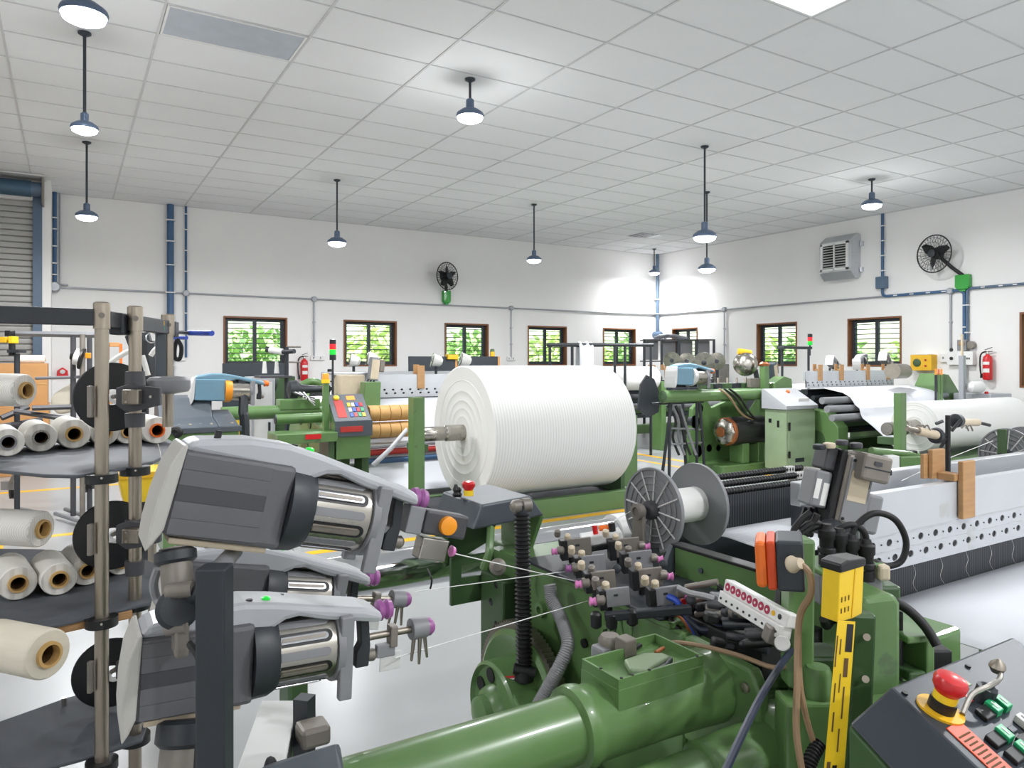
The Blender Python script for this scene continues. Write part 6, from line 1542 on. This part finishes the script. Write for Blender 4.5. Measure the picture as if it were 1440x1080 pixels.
CY(tr2, 'rod_tip', 'black', P(1375, 594, 2.74), P(1392, 598, 2.76), .006, n=8); CY(tr2, 'rod_tip', 'steel_dull', P(1276, 603, 2.6), P(1292, 606, 2.62), .010, n=10)
for a, b in (((1326, 618), (1336, 600)), ((1322, 630), (1334, 612)), ((1338, 606), (1352, 590)), ((1316, 596), (1326, 592))): CY(tr2, 'wire_finger', 'black', P(*a, 2.66), P(*b, 2.66), .006, n=6)
for x in (1286, 1292, 1298, 1352, 1358): TB(tr2, 'thread_hook', 'taupe', [P(x, 602, 2.63), P(x+6, 598, 2.63), P(x+10, 606, 2.63)], .003, 5)

# ------------------------------------------------------------------ thread spools
def spool(c, R, L, label, m='grey_mid', bracket=None, core='cotton'):
    t = thing('thread_spool', label, 'spool', c)
    for x0, s in ((c.x, -1), (c.x+L, 1)):
        fl = TU(t, 'flange', m, (x0, c.y, c.z), X_*s, [(R*.22, -.004), (R*.94, -.004), (R, -.006), (R*1.01, 0), (R, .006), (R*.95, .006), (R*.94, 0), (R*.22, 0)], 48, True)
        if s < 0:
            for k in range(12):
                a = 2*PI*k/12+.1; d = Vector((0, math.cos(a), math.sin(a)))
                q = Vector((x0-.003, c.y, c.z))
                mb = MB(); mb.tube([q+d*R*.22, q+d*R*.94], .003, 4); mesh('spoke', mb, 'grey_light' if m == 'grey_mid' else m, fl)
            for rr in (.45, .62, .78): mb = MB(); mb.torus((x0-.002, c.y, c.z), X_, R*rr, .0028, 40, 5); mesh('ring_rib', mb, m, fl)
    TU(t, 'thread_winding', core, (c.x+.004, c.y, c.z), X_, [(R*.42, 0), (R*.42, L-.008)], 32)
    TU(t, 'hub', 'grey_darker', (c.x-.03, c.y, c.z), X_, [(R*.12, 0), (R*.20, .004), (R*.23, .012), (R*.23, .035)], 24)
    return t
c = Vector((1.51, 1.66, P(918, 717, 2.2).z))
spool(c, .127, .185, 'grey ribbed thread spool wound with white yarn above the near loom')
br = thing('spool_bracket', 'grey steel arm holding the white-wound thread spool', 'bracket', (1.46, 1.66, 1.085))
PR(br, 'arm', 'taupe', [(1.64, 1.085), (1.642, c.z), (1.66, c.z+.024), (1.68, c.z), (1.70, 1.085)], 1.452, 1.466, M_YZ, .003)
TU(br, 'pivot', 'taupe', (1.466, 1.662, c.z), -X_, [(.022, 0), (.024, .006), (.024, .022), (.014, .024), (.012, .018)], 24)
CY(br, 'axle', 'charcoal', (1.466, 1.66, c.z), (1.482, 1.66, c.z), .010, n=14); B(br, 'arm_foot', 'charcoal', 1.40, 1.62, 1.085, 1.50, 1.72, 1.10, .003)
c2 = P(1416, 640, 3.6)
spool(c2, .132, .18, 'dark ribbed thread spool behind the wooden blocks', 'grey_mid', None, 'charcoal')
b2 = thing('spool_bracket', 'dark green flat bar holding the dark thread spool', 'bracket', c2-Z_*.2)
B(b2, 'bar', 'green_dark', c2.x-.055, c2.y-.02, c2.z-.16, c2.x-.040, c2.y+.02, c2.z+.13, .003); CY(b2, 'axle', 'charcoal', (c2.x-.06, c2.y, c2.z), (c2.x-.028, c2.y, c2.z), .014, n=14)
# wooden blocks on the near rail
x = PY(1356, 690, 1.325).x
o = thing('wooden_block', 'large wooden block clipped over the near loom reed rail, close at hand', 'wooden block', (x, 1.33, 1.25), 'wooden blocks clipped over the reed rails')
B(o, 'front_board', 'wood', x-.040, 1.308, 1.12, x+.040, 1.326, 1.315, .003); B(o, 'bridge', 'wood', x-.06, 1.326, 1.247, x-.01, 1.385, 1.272, .003); B(o, 'back_board', 'wood', x-.085, 1.385, 1.25, x-.005, 1.402, 1.350, .003); B(o, 'side_board', 'wood', x-.108, 1.402, 1.25, x-.07, 1.416, 1.335, .003)

# ------------------------------------------------------------------ control panel with emergency stop
cp = thing('operator_console', 'slate control panel with red emergency stop and green buttons on a green pedestal', 'control panel', (*P(1400, 1060, .95).xy, 0))
A = P(1253, 966, .98); Bp = P(1352, 925, 1.10); Dp = P(1402, 1108, .82)
ex = Bp-A; ey = Dp-A; n = ex.cross(ey).normalized()
if n.z < 0: n = -n
ex = ex*1.9; ey = ey*1.2
back = P(1200, 1000, .97)-A
mb = MB(); q = [A, A+ex, A+ex+ey, A+ey]; q2 = [v+back-n*.02 for v in q]
mb.add(q+q2, [(0, 1, 2, 3), (7, 6, 5, 4), (0, 4, 5, 1), (1, 5, 6, 2), (2, 6, 7, 3), (3, 7, 4, 0)])
# keep faces outward
bm = bmesh.new(); vs_ = [bm.verts.new(v) for v in mb.v]
for f_ in mb.f: bm.faces.new([vs_[i] for i in f_])
bmesh.ops.recalc_face_normals(bm, faces=bm.faces); mb.f = [[v.index for v in f_.verts] for f_ in bm.faces] if False else mb.f
bm.free()
body = mesh('panel_box', mb, 'slate_dark', cp, .004)
ped = [v for v in q2]
mb = MB(); lo2 = [Vector((v.x, v.y, 0)) for v in ped]; mb.add([v-n*.002 for v in ped]+lo2, [(0, 1, 2, 3), (7, 6, 5, 4), (0, 4, 5, 1), (1, 5, 6, 2), (2, 6, 7, 3), (3, 7, 4, 0)]); mesh('pedestal', mb, 'green_dark', cp, .004)
def H(px, py): return hitp(px, py, A, n)
TU(body, 'stop_ring', 'yellow_deep', H(1322, 999), n, [(.0285, 0), (.0285, .003), (.014, .003)], 36)
TU(body, 'stop_collar', 'black', H(1322, 999)+n*.003, n, [(.0165, 0), (.0165, .014)], 28)
TU(body, 'stop_neck', 'yellow', H(1322, 999)+n*.017, n, [(.0145, 0), (.0145, .010)], 28)
TU(body, 'stop_button', 'red', H(1322, 999)+n*.027, n, [(.014, 0), (.0195, .008), (.0205, .017), (.018, .022), (.010, .0245), (1e-4, .025)], 36)
lv = TB(body, 'key_lever', 'steel', [H(1352, 1008)+n*.004, H(1360, 995)+n*.02, H(1380, 992)+n*.03, H(1394, 984)+n*.032, H(1396, 972)+n*.03, H(1390, 962)+n*.026], .0035, 8)
TU(lv, 'key_knob', 'steel_dull', H(1392, 968)+n*.026, n+Vector((0, 0, .6)), [(.006, 0), (.011, .008), (.009, .014), (.002, .02)], 16); CY(body, 'key_barrel', 'charcoal', H(1382, 984), H(1382, 984)+n*.02, .013, n=20)
def panel_box(px, py, w, h, d, m, name, par=None, off=0.0):
    e1 = ex.normalized(); e2 = ey.normalized()
    M = Matrix((e1, e2, n)).transposed().to_4x4(); M.translation = H(px, py)+n*off
    return B(par or body, name, m, -w/2, -h/2, 0, w/2, h/2, d, .0012, M)
for px, py, col, wb in ((1395, 1000, 'button_green', 1), (1408, 994, 'button_green', 0), (1410, 1037, 'button_green', 1), (1437, 1059, 'button_green', 1), (1438, 1020, 'label_white', 0), (1452, 1040, 'red', 1)):
    if wb: panel_box(px-9, py+5, .034, .020, .006, 'black', 'button_base')
    k_ = panel_box(px, py, .017, .022, .010, col, 'button'); panel_box(px, py, .0035, .012, .0008, 'label_white' if col != 'label_white' else 'grey_mid', 'button_mark', k_, .010)
panel_box(1423, 1027, .016, .010, .003, 'slate', 'name_plate'); panel_box(1362, 982, .006, .014, .0012, 'red', 'red_tag'); panel_box(1358, 962, .018, .010, .0012, 'green_pale', 'green_tag')
ol = panel_box(1388, 1064, .038, .105, .0015, 'orange_deep', 'orange_plate')
for k in range(11): panel_box(1356+6.4*k, 1035+6.0*k, .030-.004*(k % 3), .0025, .0006, 'cardboard_dark', 'print_line', ol, .0015)
for px, py in ((1272, 976), (1361, 938)): TU(body, 'panel_screw', 'black', H(px, py), n, [(.004, 0), (.004, .003)], 12)

# ------------------------------------------------------------------ threads running from the feeders to the guides
def thread(pts, label, r=.0011):
    mb = MB(); mb.tube(pts, r, 5); o = mesh('weft_thread', mb, 'white_paint', None); return tag(o, label, 'thread', 'weft threads to the guides')
thread([P(632, 777, 1.30), P(808, 817, 1.90)], 'white weft thread from the dial feeder down to the thread guides')
thread([P(583, 832, 1.62), P(814, 801, 1.93)], 'white weft thread rising from the hidden feeder to the thread guides')
thread([P(556, 925, 1.22), P(826, 845, 1.86)], 'white weft thread rising from the lowest feeder to the thread guides')
thread([P(838, 747, 2.14), P(892, 716, 2.2)], 'white thread running from the small switch box up to the spool')
thread([P(1268, 676, 2.5), P(1340, 642, 3.0), P(1396, 620, 3.56)], 'white thread running past the wooden blocks to the dark spool', .0016)
# ------------------------------------------------------------------ second creel and boxes by the roller shutter
fc = thing('yarn_rack', 'grey wheeled yarn rack standing between the creel and the roller shutter', 'yarn rack', (*P(70, 700, 7.6).xy, 0))
def FP(px, py, t=7.6): return P(px, py, t)
CY(fc, 'top_bar', 'grey_mid', FP(12, 469), FP(134, 471), .03, n=4)
IB(fc, 'bar_cap', 'black', iframe(14, 469, 7.5), -4, -4, 4, 4, -.04, .04, .004)
for px, py0, m_, tt in ((24, 497, 'charcoal', 7.4), (103, 473, 'grey_darker', 7.6), (116, 470, 'taupe', 7.5), (126, 472, 'grey_darker', 7.9)):
    a = P(px, py0, tt); CY(fc, 'post', m_, a, (a.x, a.y, .05), .026, n=10)
CY(fc, 'mid_bar', 'grey_mid', FP(50, 532), FP(116, 530), .016, n=8)
for a, b in (((78, 722), (118, 735)), ((92, 716), (126, 728)), ((26, 715), (60, 722))): CY(fc, 'base_bar', 'grey_mid', PZ(a[0], a[1], .06), PZ(b[0], b[1], .06), .022, n=8)
TU(fc, 'caster', 'rubber', P(13, 692, 7.9), Vector((1, .2, 0)), [(.02, 0), (.075, .004), (.075, .05), (.02, .054)], 20)
IB(fc, 'caster_fork', 'grey_mid', iframe(14, 684, 7.9), -9, -4, 10, 8, -.03, .05, .004); CY(fc, 'caster_stem', 'grey_mid', P(14, 680, 7.9), P(24, 660, 7.6), .02, n=8)
IB(fc, 'yellow_unit', 'yellow_deep', iframe(8, 478, 7.4), -7, -4, 4, 4, -.05, .04, .006); IB(fc, 'yellow_unit', 'yellow', iframe(18, 478, 7.4), -3, -5, 4, 5, -.05, .04, .006); CY(fc, 'unit_joint', 'black', P(17, 481, 7.4), P(17, 500, 7.4), .03, n=10); IB(fc, 'unit_shelf', 'charcoal', iframe(23, 494, 7.4), -8, -2, 9, 2, -.06, .06, .004)
TU(fc, 'white_reel', 'cotton', P(104, 501, 7.55), Vector((.9, -.2, -.25)), [(.05, 0), (.085, .01), (.085, .09), (.05, .10)], 24); TU(fc, 'reel_flange', 'black', P(99, 498, 7.6), Vector((.9, -.2, -.25)), [(.02, 0), (.055, .01), (.06, .05)], 20); TU(fc, 'reel_flange', 'black', P(113, 504, 7.5), Vector((.9, -.2, -.25)), [(.05, 0), (.11, .004), (.11, .02), (.05, .03)], 24)
IB(fc, 'amber_tab', 'knob_orange', iframe(125, 500, 7.5), -3, -4, 2, 4, -.02, .03, .004)
rows_ = [[P(x, y, 7.7) for x, y in r_] for r_ in (((74, 556), (90, 545), (108, 534)), ((72, 566), (92, 556), (115, 545)), ((76, 576), (95, 570), (117, 560)), ((84, 584), (98, 581), (112, 578)))]
mb = MB(); mb.sheet(rows_); o = mesh('cloth_bag', mb, 'yarn_cream', fc); o.modifiers.new('thick', 'SOLIDIFY').thickness = .05; o.modifiers.new('soft', 'SUBSURF').levels = 2
for a, b in (((2, 588), (40, 572)), ((20, 578), (100, 590)), ((45, 574), (100, 572)), ((0, 600), (60, 590))): CY(fc, 'lower_bar', 'grey_darker', P(*a, 7.3), P(*b, 7.5), .03, n=6)
TU(fc, 'floor_reel', 'black', P(118, 680, 7.9), Vector((.9, -.4, 0)), [(.03, 0), (.10, .004), (.10, .02), (.06, .03), (.06, .10), (.03, .11)], 24)
sk = [thing('cardboard_box', 'large kraft cardboard box on the floor before the roller shutter', 'box', (*P(20, 600, 11).xy, 0)), thing('cardboard_box', 'kraft cardboard box stacked on the large box before the roller shutter', 'box', (*P(30, 560, 11).xy, .85))]
p = P(30, 560, 11.0)
B(sk[0], 'box_body', 'kraft', p.x-1.2, p.y-.5, 0, p.x+.36, p.y+.5, 1.02, .008); B(sk[0], 'tape', 'cardboard', p.x-1.2, p.y-.502, .55, p.x+.36, p.y-.50, .62, 0)
B(sk[1], 'box_body', 'kraft', p.x-1.05, p.y-.45, 1.02, p.x+.34, p.y+.45, 1.64, .008); B(sk[1], 'flap', 'cardboard', p.x-1.05, p.y-.455, 1.33, p.x+.34, p.y-.45, 1.345, 0)
wr_ = thing('paper_roll', 'small white roll lying on top of the kraft boxes', 'roll', (p.x, p.y-.2, 1.64))
TU(wr_, 'roll_body', 'cotton', (p.x-.05, p.y-.25, 1.64+.062), X_, [(.03, 0), (.055, 0), (.062, .006), (.062, .35), (.055, .356), (.03, .356)], 28, True); TU(wr_, 'core', 'cardboard', (p.x-.055, p.y-.25, 1.702), X_, [(.024, 0), (.03, 0), (.03, .37), (.024, .37)], 20, True)
# things on the back wall by the shutter
a = bx(88); 
t = thing('stop_switch', 'red stop switch box on the wall beside the roller shutter', 'switch', MBK @ Vector((a, 1.5, 0)))
PR(t, 'switch_case', 'red', [(-.09, -.06), (-.08, .05), (0, .11), (.08, .05), (.09, -.06)], 0, .10, MBK @ Matrix.Translation((a, 1.46, 0)), .012); TU(t, 'switch_knob', 'grey_light', MBK @ Vector((a, 1.49, .10)), -Y_, [(.04, 0), (.04, .02), (.02, .03)], 16)
of = thing('pallet_frame', 'orange-brown open wooden frame against the wall behind the creel posts', 'frame', (*P(160, 520, 11.5).xy, 0))
c0 = P(160, 480, 11.5)
for q in ((-.10, 0, -.06, 1.95), (.08, 0, .12, 1.95)): B(of, 'upright', 'frame_brown' if q[0] < 0 else 'orange', c0.x+q[0], c0.y, q[1], c0.x+q[2], c0.y+.06, q[3], .004)
for z in (.3, 1.0, 1.9): B(of, 'rung', 'kraft', c0.x-.06, c0.y+.01, z, c0.x+.08, c0.y+.05, z+.07, .004)
# dark machine bundle seen between the creel posts
db = thing('yarn_bundle_stand', 'black stand with white yarn strips behind the two creel posts', 'yarn stand', (*P(206, 600, 5.2).xy, 0))
for k, (x0_, y0_, x1_, y1_) in enumerate(((188, 470, 206, 545), (198, 470, 214, 560), (206, 480, 200, 560))): TB(db, 'dark_web', 'charcoal', [P(x0_, y0_, 5.2), P((x0_+x1_)/2+4, (y0_+y1_)/2, 5.2), P(x1_, y1_, 5.2)], .06, 8)
for k, (x0_, y0_, x1_, y1_) in enumerate(((152, 512, 182, 493), (200, 500, 208, 528), (212, 500, 220, 490))): TB(db, 'yarn_strip', 'cotton', [P(x0_, y0_, 5.05), P((x0_+x1_)/2, (y0_+y1_)/2-1, 5.05), P(x1_, y1_, 5.05)], .018, 8)
TB(db, 'wire_ring', 'chrome', arc(P(213, 475, 5.1), .035, 0, 2*PI, 14), .005, 6, 0)
q = P(203, 560, 5.2); CY(db, 'post', 'charcoal', (q.x, q.y, 0), (q.x, q.y, 1.8), .03, n=10)
for dx, dy in ((.3, 0), (-.2, .25), (-.2, -.25)): CY(db, 'foot', 'charcoal', (q.x, q.y, .12), (q.x+dx, q.y+dy, .0), .02, n=8)
# pale post and cones near the second shelf
pp_ = P(178, 690, 6.1); ps = thing('marker_post', 'pale yellow-green marker post standing behind the creel', 'post', (pp_.x, pp_.y, 0))
B(ps, 'post_body', 'beige', pp_.x-.03, pp_.y-.03, .02, pp_.x+.03, pp_.y+.03, 1.0, .004); B(ps, 'post_base', 'charcoal', pp_.x-.12, pp_.y-.12, 0, pp_.x+.12, pp_.y+.12, .02, .004)
yb = P(214, 653, 4.7); ym_ = thing('yellow_bin', 'yellow plastic tray bin on a pole behind the end of the top creel shelf', 'bin', (yb.x, yb.y, 0))
PR(ym_, 'bin_body', 'yellow', [(-.17, .78), (-.2, .95), (.2, .95), (.17, .78)], -.15, .15, Matrix.Translation((yb.x, yb.y, 0)) @ M_XZ, .01); CY(ym_, 'bin_stand', 'steel_dull', (yb.x, yb.y, 0), (yb.x, yb.y, .78), .025, n=10); B(ym_, 'bin_rim', 'yellow_deep', yb.x-.21, yb.y-.17, .93, yb.x+.21, yb.y+.17, .97, .006)

# ------------------------------------------------------------------ boxes on the ventilator wall
a, z = ry(1303), PX(1303, 510, XR).z
t = thing('first_aid_box', 'yellow wall box with a round green dial beside the white sockets', 'wall box', MRT @ Vector((a, z-.2, 0)))
B(t, 'box_body', 'yellow_deep', a-.20, z-.15, 0, a+.20, z+.15, .20, .008, MRT); B(t, 'box_lid', 'white_paint', a-.10, z+.15, .02, a+.14, z+.165, .20, .003, MRT)
TU(t, 'dial', 'green_dark', MRT @ Vector((a-.07, z, .20)), -X_, [(.075, 0), (.075, .012), (.05, .016)], 22)
for dz in (.05, -.06): TU(t, 'knob', 'red_dull', MRT @ Vector((a+.09, z+dz, .20)), -X_, [(.02, 0), (.018, .016)], 12)
a, z = ry(1359), PX(1359, 504, XR).z
t = thing('switch_box', 'white wall switch box with dark lettering under the blue conduit', 'switch box', MRT @ Vector((a, z-.2, 0)))
bd = B(t, 'box_body', 'white_paint', a-.12, z-.12, 0, a+.17, z+.13, .12, .008, MRT)
for k in range(4): B(bd, 'lettering', 'charcoal', a-.01+.035*k, z-.02, .12, a+.014+.035*k, z+.015, .122, 0, MRT)
B(t, 'side_switch', 'white_paint', a-.30, z-.12, 0, a-.13, z+.12, .09, .006, MRT)
for dz in (.0, .16): CY(t, 'plug_socket', 'black', MRT @ Vector((a-.215, z+dz, .09)), MRT @ Vector((a-.215, z+dz, .11)), .03, n=12)
B(t, 'breaker', 'grey_mid', a-.10, z+.14, 0, a+.06, z+.34, .13, .008, MRT); B(t, 'breaker_cap', 'wood', a-.05, z+.24, .13, a+.03, z+.30, .17, .004, MRT); CY(t, 'coil', 'taupe', MRT @ Vector((a+.11, z+.24, .0)), MRT @ Vector((a+.11, z+.24, .10)), .07, n=16)
CY(t, 'down_pipe', 'pipe_grey', MRT @ Vector((a+.02, z-.12, .05)), MRT @ Vector((a+.02, .9, .05)), .02, n=10)
gp = P(1353, 545, 11.9); t = thing('grey_column', 'slim grey steel column before the white switch box', 'column', (gp.x, gp.y, 0))
B(t, 'shaft', 'pipe_grey', gp.x-.04, gp.y-.04, 0, gp.x+.04, gp.y+.04, P(1353, 500, 11.9).z, .006); CY(t, 'tip', 'beige', (gp.x, gp.y, P(1353, 500, 11.9).z), (gp.x, gp.y, P(1353, 470, 11.9).z), .02, n=10); B(t, 'base_plate', 'grey_mid', gp.x-.12, gp.y-.12, 0, gp.x+.12, gp.y+.12, .02, .004)
TU(t, 'round_horn', 'white_paint', (gp.x+.05, gp.y-.05, P(1353, 544, 11.9).z), Vector((.8, -.5, 0)), [(.05, 0), (.10, .05), (.11, .20), (.07, .26)], 20)
